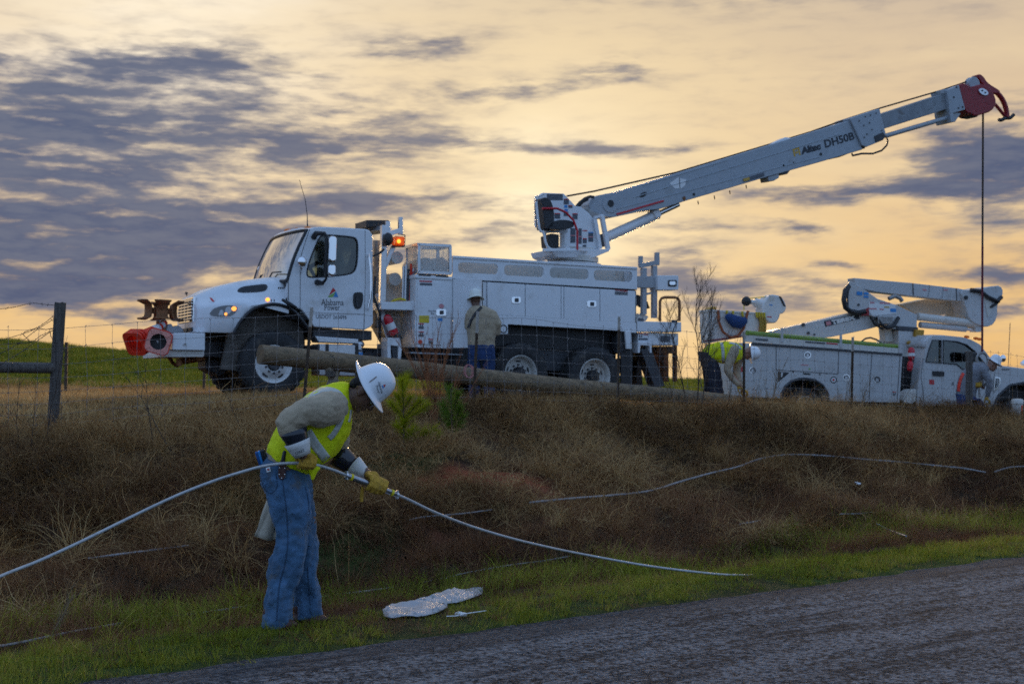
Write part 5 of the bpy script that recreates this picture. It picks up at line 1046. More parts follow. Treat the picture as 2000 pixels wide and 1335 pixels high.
# cab
DV = .08
dout = [(1791, 795), (1791, 775), (1793, 752), (1798, 722), (1804, 696), (1812, 666), (1816, 660), (1823, 656), (1849, 655), (1880, 658), (1897, 663), (1914, 672), (1948, 716), (1944, 735), (1942, 770), (1937, 797), (1880, 797), (1812, 792)]
w1 = [(1808, 706), (1815, 680), (1821, 664), (1838, 664), (1838, 709)]; w2 = [(1842, 709), (1842, 664), (1870, 667), (1888, 673), (1904, 686), (1926, 714), (1924, 718), (1900, 720), (1880, 721), (1868, 711)]
DOb = bp_(dout, DV); HO = [bp_(w1, DV), bp_(w2, DV)]
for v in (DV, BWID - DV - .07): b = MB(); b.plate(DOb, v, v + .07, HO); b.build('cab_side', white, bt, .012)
for h in HO:
    for v in (DV + .03, BWID - DV - .05): b = MB(); b.plate(h, v, v + .008); b.build('side_window', glass, bt)
    b = MB(); b.tube([Vector((x, DV - .004, z)) for x, z in h + h[:1]], .016, 5); b.build('window_seal', black, bt)
rows = []
rf = [Bk(x, y, DV) for x, y in ((1808, 678), (1813, 664), (1824, 656.5), (1850, 655), (1880, 658.5), (1897, 663.5), (1914, 672.5))]
for i in range(9):
    y = DV + .01 + (BWID - 2 * DV - .02) * i / 8; k = 1 - abs(i - 4) / 4; bul = 1 - (1 - k) ** 2
    rows.append([Vector((x + .08 * bul * (j / 6), y, z + .05 * bul)) for j, (x, z) in enumerate(rf)])
b = MB(); b.loft(rows, False, False); o = b.build('roof', white, bt, smooth=True, angle=180); md = o.modifiers.new('t', 'SOLIDIFY'); md.thickness = .03
rows = []
pa, pb_ = Bk(1914, 672.5, DV), Bk(1948, 718, DV)
for i in range(9):
    y = DV + .02 + (BWID - 2 * DV - .04) * i / 8; k = 1 - abs(i - 4) / 4; bul = 1 - (1 - k) ** 2
    rows.append([Vector((pa[0] + (pb_[0] - pa[0]) * f + bul * (.08 + .08 * f), y, pa[1] + (pb_[1] - pa[1]) * f + .05 * bul * (1 - f))) for f in (0, .35, .7, 1)])
b = MB(); b.loft(rows, False, False); ws2 = b.build('windshield', wshield, bt, smooth=True, angle=180)
bs('cab_back', [(1796, 760), (1800, 720), (1812, 668), (1815, 668), (1806, 715), (1800, 765)], DV + .05, BWID - DV - .05, white, .005); bs('cab_floor', [(1793, 780), (1940, 780), (1940, 790), (1793, 790)], DV + .05, BWID - DV - .05, inter, 0); bs('dashboard', [(1920, 722), (1946, 720), (1944, 750), (1925, 748)], DV + .08, BWID - DV - .08, inter, .02)
for v in (.4, 1.35): bs('seat', chaikin([(1850, 745), (1848, 715), (1852, 690), (1860, 688), (1864, 715), (1866, 735), (1888, 738), (1888, 752), (1850, 754)], 1), v, v + .5, seatm, .03)
b = MB(); b.plate(bp_([(1946, 716), (1961, 714), (2000, 719), (2036, 727), (2048, 738), (2052, 790), (2040, 800), (2035, 775), (2022, 756), (2000, 747.5), (1973, 752), (1952, 770), (1942, 797), (1938, 797), (1943, 765), (1944, 735)], .04), .04, BWID - .04); b.build('hood', white, bt, .06, 3)
btube('fender_lip', [(1939, 798, .03), (1951, 772, .03), (1972, 753, .03), (2000, 747.5, .03), (2022, 756, .03)], .035, black)
bs('wheel_well', [(1940, 800), (1952, 772), (1973, 754), (2000, 750), (2030, 760), (2030, 815), (1940, 815)], .35, .4, black, 0)
btube('door_seam', [(1803, 700, DV - .002), (1799, 735, DV - .002), (1806, 790, DV - .002)], .006, dgrey); btube('door_seam', [(1926, 718, DV - .002), (1928, 760, DV - .002), (1920, 794, DV - .002)], .006, dgrey)
bs('door_handle', rr(1822, 724, 1845, 733.5, 2, .05), DV - .03, DV + .01, black, .006)
bf([(1815, 741), (1824.5, 741.5), (1824.5, 750.5), (1815, 750)], DV, inkred); letter('A', 1858, 753.5, 1864, DV, ink, 0, 9, bt, fr=Bk); letter('Alabama', 1858, 753.5, 1900, DV - .001, ink, 0, 9, bt, fr=Bk) if False else None
letter('USDOT', 1847, 787, 1872, DV, ink, 0, 5.5, bt, fr=Bk)
o = bs('badge', [(1944, 735.5), (1954, 737), (1954.5, 748), (1950, 758), (1941.5, 763)], .015, .04, chrome, .004); bf([(1945, 738), (1952, 739.5), (1952, 748), (1948, 755), (1943.5, 758)], .014, black, 'badge_face', o)
for i, ch in enumerate('550'): letter(ch, 1945.5, 744 + i * 5.4, 1951, .008, whitec, 0, 4.2, o, fr=Bk, slope=.4)
for x in (1957, 1961, 1965, 1969): bf([(x, 719.5), (x + 2.6, 720), (x + 2.6, 722.5), (x, 722)], .03, inkgrey, 'hood_lettering')
btube('antenna', [(1969, 716, .5), (1973, 630, .5)], .008, dgrey)
for x, y, v in ((1888, 657.5, .5), (1906, 660.5, 1.0), (1913, 662, 1.5)): b = MB(); b.ball(Bk.P(x, y, v), .07, .05, .035); b.build('roof_marker_lamp', amber, bt, smooth=True)
b = MB(); c = Bk.P(1959, 699.5, -.12); b.ball(c, .075, .06, .085); b.build('mirror', chrome, bt, smooth=True); bs('mirror', [(1886, 690), (1890, 686), (1910, 688), (1912, 705), (1888, 707)], -.2, -.08, black, .03)
btube('mirror', [(1996, 711, .3), (2000, 706, .3), (2004, 711, .3)], .06, chrome)
# boom pedestal and arms
PV = .95
bs('pedestal', [(1755, 640), (1790, 642), (1791, 690), (1754, 690)], PV - .1, PV + .5, white); bs('pedestal', [(1748, 690), (1792, 690), (1792, 760), (1748, 758)], PV - .3, PV + .7, cream)
bs('bearing', [(1752, 636), (1794, 639), (1793, 647), (1753, 645)], PV - .12, PV + .52, dgrey, .01)
bs('yellow_cover', [(1789, 643), (1806, 644), (1804, 660), (1796, 672), (1780, 678), (1774, 668), (1788, 660)], PV - .2, PV + .1, MAT('yellow_hose_cover', (.42, .22, .02), .6, bump=.4), .015)
bs('hose_bundle', [(1800, 664), (1808, 662), (1807, 690), (1798, 700), (1795, 680)], PV - .1, PV + .3, black, .02)
b = MB(); b.capsule([Bk.P(1780, 684, -.02), Bk.P(1780, 698, -.02)], [.075, .075], 12); fx = b.build('fire_extinguisher', redrail, bt, smooth=True, angle=180); b = MB(); b.tube([Bk.P(1780, 689, -.02), Bk.P(1780, 695, -.02)], .08, 12); b.build('label_band', whitec, fx, smooth=True)
b = MB(); b.capsule([Bk.P(1778, 710, -.02), Bk.P(1777, 719, -.02)], [.07, .07], 12); fx = b.build('fire_extinguisher', redrail, bt, smooth=True, angle=180)
bs('gap_panel', [(1764, 695), (1796, 700), (1790, 790), (1757, 786)], .5, .55, black, 0); bs('cab_step', chaikin([(1760, 786), (1772, 766), (1786, 758), (1791, 762), (1788, 790)], 1), .05, .4, cream, .02)
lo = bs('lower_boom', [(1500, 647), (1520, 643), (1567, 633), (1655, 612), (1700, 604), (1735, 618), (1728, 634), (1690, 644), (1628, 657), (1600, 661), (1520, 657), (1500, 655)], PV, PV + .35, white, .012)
band_pts = [(1609, 627), (1668, 614), (1676, 615), (1680, 622), (1612, 638)]
bf(band_pts, PV, ink, 'name_band', lo); bf([(1612.5, 628.5), (1621.5, 626.5), (1623.5, 633.5), (1614.5, 635.5)], PV - .005, inkpale, 'logo', lo); letter('TEREX', 1625, 633, 1672, PV - .005, whitec, .01, 7.2, lo, fr=Bk, slope=-10.5)
for x, y, r in ((1568, 634, .04), (1578, 650, .03), (1590, 653, .02)): c = Bk.P(x, y, PV); b = MB(); b.cyl(c + Vector((0, -.04, 0)), c, r, 12); b.build('pin', dgrey, lo)
up = bs('upper_boom', [(1668, 542.5), (1782, 552.5), (1872, 563), (1888, 566), (1890, 588), (1863, 587), (1756, 575), (1712, 570), (1672, 561)], PV + .05, PV + .36, white, .012)
for x in (1783, 1868): btube('boom_joint', [(x, 553 + (x - 1783) * .11, PV + .04), (x + 1, 577 + (x - 1783) * .11, PV + .04)], .01, dgrey, 0, up)
for x in (1814, 1841):
    for k in range(6): bf([(x - k * .5, 557 + k * 4 + (x - 1814) * .1), (x + 3 - k * .5, 557.5 + k * 4 + (x - 1814) * .1), (x + 3 - k * .5, 558.5 + k * 4 + (x - 1814) * .1), (x - k * .5, 558 + k * 4 + (x - 1814) * .1)], PV + .05, ink, 'scale_mark', up)
for x in (1802, 1843): bf([(x, 564), (x + 8, 565), (x + 8, 568), (x, 567)], PV + .05, inkpale, 'decal', up)
el_ = bs('elbow_plate', [(1661, 549), (1668, 551), (1714, 583), (1752, 596), (1791, 614), (1791, 644), (1745, 642), (1716, 622), (1690, 612), (1658, 604), (1657, 580)], PV - .08, PV + .0, white, .01)
bs('elbow_plate', [(1661, 549), (1668, 551), (1714, 583), (1752, 596), (1791, 614), (1791, 644), (1745, 642), (1716, 622), (1690, 612), (1658, 604), (1657, 580)], PV + .4, PV + .48, white, .01)
bf([(1697, 589), (1748, 594), (1751, 612), (1703, 616), (1697, 606)], PV - .085, whitec, 'warning_sheet', el_)
for x0, y0, x1, y1, m_ in ((1673, 569, 1684, 576, inkblue), (1687, 570.5, 1696, 575, inkblue), (1687, 577, 1696, 581, inkblue), (1699, 589, 1708, 592, inkpale), (1718, 590, 1738, 593, inkpale), (1727, 598, 1737, 600.5, inkgold), (1697, 601, 1712, 604, inkpale), (1718, 602, 1726, 604.5, inkpale), (1739, 602, 1750, 609, inkblue)): bf([(x0, y0), (x1, y0 + .5), (x1, y1 + .5), (x0, y1)], PV - .09, m_, 'placard', el_)
bs('hydraulic_cover', [(1688, 606), (1698, 600), (1698, 616), (1683, 616)], PV - .12, PV - .02, redp, .01); c = Bk.P(1676.5, 595, PV - .08); b = MB(); b.cyl(c + Vector((0, -.02, 0)), c, .03, 12); b.build('pin', dgrey, el_)
for off in (0, .12, .22): btube('hose_bundle', [(1661, 556, PV + off), (1651, 567, PV + off - .1), (1648, 585, PV + off - .12), (1651, 600, PV + off - .12), (1661, 608, PV + off - .1), (1676, 611, PV + off - .1), (1690, 608, PV + off - .1)], .06, black)
btube('hose_bundle', [(1712, 618, PV - .14), (1720, 632, PV - .18), (1732, 640, PV - .18), (1746, 636, PV - .16), (1755, 620, PV - .12)], .045, black); btube('hose_bundle', [(1700, 618, PV - .12), (1708, 632, PV - .16), (1725, 643, PV - .16)], .03, black)
bs('valve_block', [(1714, 618), (1745, 618), (1742, 632), (1716, 632)], PV - .2, PV - .05, steel, .01)
bs('insulator_boom', [(1758, 594), (1807, 584), (1886, 587), (1890, 606), (1828, 617), (1790, 613)], PV + .5, PV + .85, MAT('tan_fiberglass', (.48, .42, .33), .5, var=.1), .012)
kn = bs('upper_knuckle', chaikin([(1874, 564), (1900, 567), (1948, 556), (1959, 562), (1959, 578), (1949, 590), (1948, 622), (1936, 638), (1912, 636), (1893, 624), (1887, 600)], 1), PV - .02, PV + .9, white, .02)
bs('knuckle_frame', [(1922, 575), (1936, 585), (1938, 605), (1930, 620), (1926, 600)], PV - .04, PV - .018, cream, .006, kn); btube('hose_bundle', [(1896, 566, PV - .05), (1915, 568, PV - .07), (1930, 580, PV - .08), (1948, 588, PV - .06), (1956, 580, PV - .02)], .05, black); btube('hose_bundle', [(1934, 600, PV - .04), (1944, 594, PV - .04), (1952, 588, PV - .04)], .03, black)
b = MB(); c = Bk.P(1885, 581, PV); b.cyl(c + Vector((0, -.05, 0)), c + Vector((0, .3, 0)), .05, 14); b.build('pin', black, kn)
btube('link_tube', [(1792, 618, PV + .1), (1910, 632, PV + .1)], .09, cream, n=12); btube('boom_cylinder', [(1797, 634, PV + .15), (1886, 642, PV + .15)], .075, white, n=12); btube('boom_rod', [(1884, 642, PV + .15), (1911, 645, PV + .15)], .035, chrome, n=10)
bs('rod_lug', [(1905, 634), (1920, 636), (1916, 648), (1906, 648)], PV + .05, PV + .3, white, .01); bs('boom_cradle', [(1727, 640), (1743, 642), (1744, 660), (1750, 662), (1748, 667), (1730, 667)], PV + .1, PV + .35, cream, .01); btube('cradle_arm', [(1752, 664, PV + .2), (1720, 670, PV + .2)], .03, cream)
btube('boom_bracket', [(1736, 583, PV - .05), (1748, 578, PV - .05), (1758, 582, PV - .05), (1762, 588, PV - .05)], .05, steel)
# bucket and jib
QV = .75; bsk = [Bk(x, y, QV) for x, y in ((1388, 604), (1495, 611), (1490, 652), (1386, 669))]
def bring(f, g, dep=.62, r=.09):
    a, bb_ = Vector(bsk[0]).lerp(Vector(bsk[3]), f), Vector(bsk[1]).lerp(Vector(bsk[2]), f); x0, x1 = a.x + g, bb_.x - g; z = (a.y + bb_.y) / 2; sl_ = (bb_.y - a.y)
    return [Vector((x, y, z + sl_ * ((x - x0) / (x1 - x0) - .5))) for x, y in roundrect(x0, QV + g, x1, QV + dep - g, r)]
b = MB(); b.loft([bring(.05, .03), bring(.0, .03), bring(.0, -.02), bring(.06, -.02), bring(.06, .0), bring(.5, .01), bring(1, .04)], True, False); b.poly(bring(1, .04)); bkt = b.build('bucket', white2, bt, smooth=True, angle=40)
btube('bucket_band', [(1376, 666, QV - .01), (1490, 652, QV - .01)], .015, redp, 0, bkt); btube('orange_lanyard', [(1403, 606, QV - .03), (1404, 628, QV - .05), (1412, 648, QV - .06), (1427, 659, QV - .06), (1442, 655, QV - .06), (1453, 640, QV - .05), (1458, 620, QV - .03), (1461, 607, QV - .02)], .03, MAT('lanyard_orange', (.30, .075, .02), .6, bump=.3), 0, bkt)
b = MB(); cs = [Bk.P(x, y, QV - .10) for x, y in ((1424, 620), (1434, 627), (1446, 630), (1452, 627))]; b.capsule(cs, [.10, .14, .14, .10], 12, .6, (0, 0, 1)); o = b.build('blue_tool_bag', MAT('blue_canvas', (.008, .042, .15), .75, bump=.5, bs=14), bkt, smooth=True, angle=180)
for x in (1420, 1432, 1450, 1478, 1483, 1488, 1493): btube('hanger_hook', [(x, 604 + (x - 1378) * .055, QV - .03), (x, 611 + (x - 1378) * .055, QV - .04), (x + 1.5, 614 + (x - 1378) * .055, QV - .03)], .025, inkyel, 0, bkt)
for x in (1486, 1490, 1495): btube('yellow_rope', [(x - 4, 616, QV - .03), (x, 630, QV - .04), (x - 1, 648, QV - .03)], .03, MAT('yellow_rope', (.35, .22, .03), .7, bump=.4), 0, bkt)
bs('bucket_hardware', [(1384, 604), (1390, 599), (1398, 598), (1400, 604)], QV + .1, QV + .3, inkgold, .01)
jb = bs('jib_head', chaikin([(1503, 574), (1526, 577), (1534, 590), (1537, 600), (1532, 611), (1523, 613), (1520, 626), (1514, 631), (1499, 629), (1490, 614), (1488, 598)], 1), QV + .1, QV + .45, white2, .03)
bf([(1502, 594), (1509, 595), (1509, 597), (1502, 596)], QV + .1, inkblue, 'decal', jb); bf([(1498, 617), (1507, 618), (1507, 620), (1498, 619)], QV + .1, inkred, 'decal', jb); bf([(1502, 576), (1513, 578), (1511, 588), (1501, 586)], QV + .1, cream, 'patch', jb)
bs('jib_slot', [(1522, 578), (1526, 579), (1535, 598), (1531, 597)], QV + .08, QV + .2, black, .004, jb); bs('jib_cheek', chaikin([(1516, 608), (1524, 606), (1523, 620), (1516, 630), (1509, 631)], 1), QV + .3, QV + .55, cream, .02, jb)
btube('jib_arm', [(1466, 589.5, QV + .25), (1473, 590, QV + .25), (1474, 590, QV + .25), (1490, 596, QV + .25)], [.05, .05, .10, .12], white2, n=10); b = MB(); c = Bk.P(1457.5, 588, QV + .25); b.ball(c, .11, .09, .11); b.build('jib_sheave', black, bt, smooth=True); btube('jib_line', [(1460, 583, QV + .25), (1500, 579, QV + .25)], .01, inkyel); btube('jib_line', [(1453, 594, QV + .25), (1453, 606, QV + .25)], .012, inkyel)

white = _w
# ------------------------------------------------------------------ utility pole on the ground
pa_, pb2 = W(508, 692, 20.4), W(1450, 788, 25.3); ax = (pb2 - pa_).normalized()
pole = empty('utility_pole', pa_); iv = Matrix.Translation(-pa_)
b = MB(); rings = []; q = ax.orthogonal().normalized(); q2 = ax.cross(q)
for i in range(41):
    f = i / 40; r = .142 - .012 * f; c = pa_.lerp(pb2, f) + Vector((0, 0, .012 * math.sin(f * 9)))
    rings.append([c + (q * math.cos(a) + q2 * math.sin(a)) * r * (1 + .02 * math.sin(a * 3 + f * 11) + .012 * math.sin(a * 7 + f * 30)) for a in [2 * math.pi * k / 22 for k in range(22)]])
b.loft(rings, True, False); b.build('shaft', woodp, pole, smooth=True, angle=180, m=iv)
b = MB(); b.poly(rings[0]); b.build('cut_end', polecut, pole, m=iv); b = MB(); b.poly(rings[-1]); b.build('cut_end', polecut, pole, m=iv)
tag(pole, 'long brown wooden utility pole lying slanted on props in front of the digger truck', 'pole')
for px, lab in ((652, 'pale leaning timber prop under the left part of the wooden pole'),):
    f = (px - 508) / (1450 - 508) * .82; c = pa_.lerp(pb2, f); g = H(c.x, c.y); root = empty('timber_prop', Vector((c.x, c.y, g)))
    for s in (-1, 1):
        b = MB(); b.bar(Vector((.10 * s, .28 * s, -.05)), Vector((-.06 * s, -.1 * s, c.z - .13 - g + .06)), .09, .09); b.build('leg', MAT('prop_timber', (.30, .235, .16) if px > 600 else (.06, .05, .042), .85, var=.3, bump=.4), root, .004)
    b = MB(); b.bar(Vector((-.02, -.26, c.z - .175 - g)), Vector((.02, .26, c.z - .175 - g)), .10, .08); b.build('crosspiece', oldwood, root, .004)
    tag(root, lab, 'prop')
# ------------------------------------------------------------------ fence
def fence_at(px):
    Y = D_FENCE / (RA - RB * (px - 1000) / F); X = (px - 1000) / F * Y; return X, Y
def tf(px): return TD(*fence_at(px))[0]
tt0, tt1 = tf(-330), tf(2150)
wf = empty('wire_fence', Vector((*XY(tt0, D_FENCE), 0))); tag(wf, 'woven wire stock fence stretched along the top of the bank', 'fence')
O_ = wf.location.copy()
def base(t): x, y = XY(t, D_FENCE); return Vector((x, y, float(np.interp(t, [-10, 0, 5.8, 9.1, 11.9, 14.6, 20.1, 23.6, 27, 60], [.78, .82, .92, 1.16, 1.2, 1.10, 1.01, .86, .76, .66]))))
hts = [.06, .18, .31, .45, .61, .78, .97, 1.19]
def sag(t, h): return (math.sin(t * 1.3 + h * 3) * .014 + math.sin(t * 3.7 + h * 9) * .007 - .035 * math.sin(math.pi * ((t - 1.2) % 2.9) / 2.9) * (.3 + h * .7))
rg = np.arange(tt0, tt1, .305)
for h in hts:
    b = MB(); r = .0026 if h in (hts[0], hts[-1]) else .0021
    b.tube([base(t) - O_ + Vector((0, 0, h + sag(t, h))) for t in rg], r, 5); b.build('line_wire', wire, wf)
stays = []
for k in range(5):
    b = MB(); g = random.Random(k); pts = [Vector((0, 0, 0))]
    b.tube([Vector((g.uniform(-.012, .012), g.uniform(-.004, .004), h)) for h in hts], .0021, 4)
    for h in hts: b.cyl(Vector((-.004, 0, h - .008)), Vector((.004, 0, h + .008)), .005, 5)
    o = b.build('stay_wire', wire, wf); stays.append(o.data)
    o.location = base(rg[k]) - O_ + Vector((0, 0, sag(rg[k], .6)))
for i, t in enumerate(rg[5:]):
    o = bpy.data.objects.new('stay_wire', stays[i % 5]); COL.objects.link(o); o.parent = wf; o.location = base(t) - O_ + Vector((0, 0, sag(t, .6))); o.rotation_euler = (random.gauss(0, .02), random.gauss(0, .025), random.choice((0, math.pi)))
FD = Vector((RA, RB, 0))
def wood_post(px, py0, py1, px1, wpx, label, grp='wooden fence posts'):
    X, Y = fence_at(px1); Y += .09; bse = W(px1, py1, Y); top = W(px, py0, Y); bse.z = min(bse.z, H(bse.x, bse.y) - .15); r = wpx / F * Y / 2
    root = empty('fence_post', bse); b = MB(); n = 14; rings = []
    for i in range(9):
        f = i / 8; c = (top - bse) * f; rings.append([c + Vector((math.cos(a) * r * (1 + .05 * math.sin(a * 3 + i * .3)), math.sin(a) * r * (1 + .05 * math.cos(a * 2 + i * .5)), (.008 * math.sin(a * 5) if i == 8 else 0))) for a in [2 * math.pi * k / n for k in range(n)]])
    b.loft(rings); b.build('shaft', oldwood, root, smooth=True, angle=50); return tag(root, label, 'fence post', grp), bse, top
wp, wb_, wt_ = wood_post(118, 591, 838, 100, 22, 'thick weathered wooden corner post at the left of the wire fence')
b = MB(); jn = wb_.lerp(wt_, .54); nx = jn - FD * 3.3 + Vector((0, 0, .02)); oo = wp.location
b.tube([jn + FD * .02 - oo, jn.lerp(nx, .5) + Vector((0, 0, .004)) - oo, nx - oo], [.063, .06, .062], 12); rail_ = b.build('brace_rail', oldwood, None, smooth=True, angle=60)
rail_.location = oo; rail_.name = 'brace_rail'; tag(rail_, 'horizontal weathered timber rail running left from the corner post', 'rail')
wood_post(1893, 686, 812, 1893, 13.5, 'slim grey wooden post in front of the man in the grey shirt', 'wooden fence posts')
def t_post(px0, py0, px1, py1, label, tip=44):
    X, Y = fence_at((px0 + px1) / 2); Y -= .03; bse = W(px1, py1, Y); top = W(px0, py0, Y); bse.z = min(bse.z, H(bse.x, bse.y) - .12)
    root = empty('steel_post', bse); d = top - bse; L = d.length; rot = d.to_track_quat('Z', 'Y').to_matrix().to_4x4()
    k = max(.03, tip / F * Y)
    def tee(z0, z1, m_, nm):
        b = MB(); b.box((-.022, -.004, z0), (.022, .004, z1)); b.box((-.004, .004, z0), (.004, .034, z1))
        for z in np.arange(z0 + .03, z1, .055): b.box((-.006, -.012, z), (.006, -.004, z + .018))
        return b.build(nm, m_, root, m=rot)
    tee(0, L - k, tpost, 'shaft'); tee(L - k, L, tposttip, 'tip'); return tag(root, label, 'fence post', 'steel fence posts')
t_post(611, 600, 591, 772, 'rusty leaning steel fence post in front of the truck cab door', 38)
t_post(935, 608, 926, 768, 'steel fence post with a white tip beside the man at the open cabinet', 42)
t_post(1211, 618, 1208, 778, 'steel fence post in front of the rear truck wheels', 26)
t_post(1453, 648, 1453, 800, 'steel fence post standing by the bending man in the yellow vest', 22)
t_post(1667, 658, 1664, 795, 'steel fence post with a pale tip in front of the bucket truck', 28)
for px, y0, y1, Y, lab in ((128, 668, 730, 30, 'thin dark stake standing in the green pasture at far left'), (398, 706, 752, 31, 'thin dark stake standing in the grass under the front bumper')):
    c = W(px, y1, Y); c.z = H(c.x, c.y) - .05; b = MB(); hh = W(px, y0, Y).z - c.z; b.bar(Vector((0, 0, 0)), Vector((.02, 0, hh)), .06, .06); o = b.build('field_stake', tpost, None, .006); o.location = c; tag(o, lab, 'stake')
# barbed wire strung to the corner post
bw = empty('barbed_wire', wb_); tag(bw, 'loose rusty barbed wire strands sagging left of the corner post', 'barbed wire')
def fp(px, py): X, Y = fence_at(px); return W(px, py, Y) - bw.location
for pts in ([(-60, 606), (0, 603), (30, 599), (62, 592), (85, 594), (107, 596)], [(-40, 668), (0, 664), (30, 656), (60, 646), (85, 632), (105, 616)], [(-30, 676), (20, 671), (60, 668), (80, 655), (104, 645)], [(-40, 700), (0, 690), (40, 668), (70, 645), (106, 622)], [(106, 640), (90, 643), (70, 641), (46, 650), (52, 660), (60, 668)], [(106, 643), (80, 660), (40, 688), (0, 712)], [(97, 642), (99, 655), (104, 668), (102, 690)]):
    c = catmull([fp(*p) for p in pts], 8); b = MB(); b.tube(c, .0035, 5); st0 = b.build('strand', barb, bw, smooth=True)
    for i in range(3, len(c) - 1, 4):
        b = MB(); e = Vector((random.uniform(-1, 1), random.uniform(-1, 1), random.uniform(-1, 1))).normalized() * .022; b.cyl(c[i] - e, c[i] + e, .0025, 4); b.build('barb', barb, st0)
# ------------------------------------------------------------------ cables
cabled = MAT('weathered_conductor', (.30, .29, .29), .6, .3, var=.3, vs=6)
def lay_cable(name, pts, r, label, lift=.03, mat=None, grp=None):
    mat = mat or cabled
    c = catmull([hit(*p, lift) for p in pts], 6); o0 = c[0].copy(); b = MB(); b.tube([p - o0 for p in c], r, 8); o = b.build(name, mat, None, smooth=True); o.location = o0; return tag(o, label, 'cable', grp)
G3 = 'cables lying on the ground'
lay_cable('conductor_cable', [(1035, 1001), (1120, 992), (1200, 985), (1270, 976), (1330, 957), (1390, 940), (1440, 928), (1480, 913), (1520, 905), (1560, 903), (1620, 906), (1690, 912), (1760, 917), (1830, 924), (1880, 929), (1925, 937)], .013, 'pale conductor cable snaking over the dry bank at right', .11, grp=G3)
lay_cable('conductor_cable', [(1942, 936), (1960, 930), (1980, 926), (2040, 924)], .013, 'short pale cable end at the far right edge of the bank', .11, grp=G3)
lay_cable('conductor_cable', [(-40, 1276), (40, 1262), (130, 1243), (230, 1225), (300, 1214), (370, 1206), (480, 1190), (560, 1180), (650, 1168), (760, 1153), (850, 1138), (920, 1122), (1000, 1108), (1060, 1100), (1112, 1091)], .009, 'thin cable half hidden in the green ditch grass behind the worker', .025, grp=G3)
lay_cable('conductor_cable', [(172, 1103), (230, 1095), (300, 1086), (368, 1077)], .010, 'short pale cable piece on the brown bank at left', .055, grp=G3)
lay_cable('conductor_cable', [(800, 1028), (830, 1022), (900, 1016), (960, 1008)], .008, 'faint thin cable on the bank right of the worker', .07, grp=G3)
lay_cable('conductor_cable', [(1445, 1037), (1485, 1030)], .009, 'tiny cable stub low on the bank in the middle right', .08, grp=G3); lay_cable('conductor_cable', [(1640, 1017), (1680, 1016), (1705, 1013)], .009, 'small cable piece on the lower right bank', .08, grp=G3); lay_cable('conductor_cable', [(1712, 1036), (1735, 1048), (1770, 1062)], .009, 'curved cable piece near the right verge', .08, grp=G3)
def mcab(px, py, Y): return W(px, py, Y)
mp_ = [(-260, 1262, 7.2), (-100, 1172, 7.5), (0, 1125, 7.8), (75, 1095, 8.0), (150, 1061, 8.15), (230, 1022, 8.3), (300, 988, 8.4), (360, 961, 8.45), (420, 938, 8.5), (470, 922, 8.5), (510, 911, 8.5), (550, 905, 8.5), (590, 904, 8.52), (620, 908, 8.6), (650, 917, 8.66), (674, 926.5, 8.72)]
c = catmull([mcab(*p) for p in mp_], 8); c2 = catmull([mcab(*p) for p in [(776, 965.5, 8.92), (800, 976, 9.0), (850, 1000, 9.15), (920, 1027, 9.4), (1000, 1051, 9.65), (1080, 1070, 9.95), (1150, 1084, 10.2), (1250, 1102, 10.35), (1330, 1113, 10.5), (1400, 1120.5, 10.6), (1440, 1122.5, 10.75), (1490, 1123, 11.15)]], 8)
held = empty('conductor_cable', c[0]); tag(held, 'thick grey conductor cable the worker in the foreground is holding', 'cable')
for cc_, r in ((c, .0098), (c2, .0092)):
    b = MB(); b.tube([p - c[0] for p in cc_], r, 12); b.build('strand', cable, held, smooth=True)
s0, s1 = W(672, 925.7, 8.715), W(779, 966.8, 8.93); slv = empty('splice_sleeve', s0); tag(slv, 'shiny grey metal splice sleeve joining the cable in the gloved hand', 'sleeve')
sleevem = MAT('splice_metal', (.36, .36, .38), .28, .9, var=.12, vs=20)
b = MB(); d = (s1 - s0); b.tube([d * f for f in (.06, .08, .5, .92, .94)], [.014, .019, .019, .019, .014], 16); b.build('tube', sleevem, slv, smooth=True, angle=50)
for f in (.13, .87): b = MB(); b.tube([d * (f - .02), d * (f + .02)], .0215, 14); b.build('yellow_tape', MAT('yellow_tape', (.75, .6, .01), .5), slv, smooth=True, angle=60)
for f in (.045, .965): b = MB(); b.tube([d * (f - .02), d * (f + .015)], .017, 12); b.bar(d * f - Vector((0, 0, .026)), d * f + Vector((0, 0, .026)), .02, .012); b.build('clamp', alu, slv, smooth=True, angle=40)
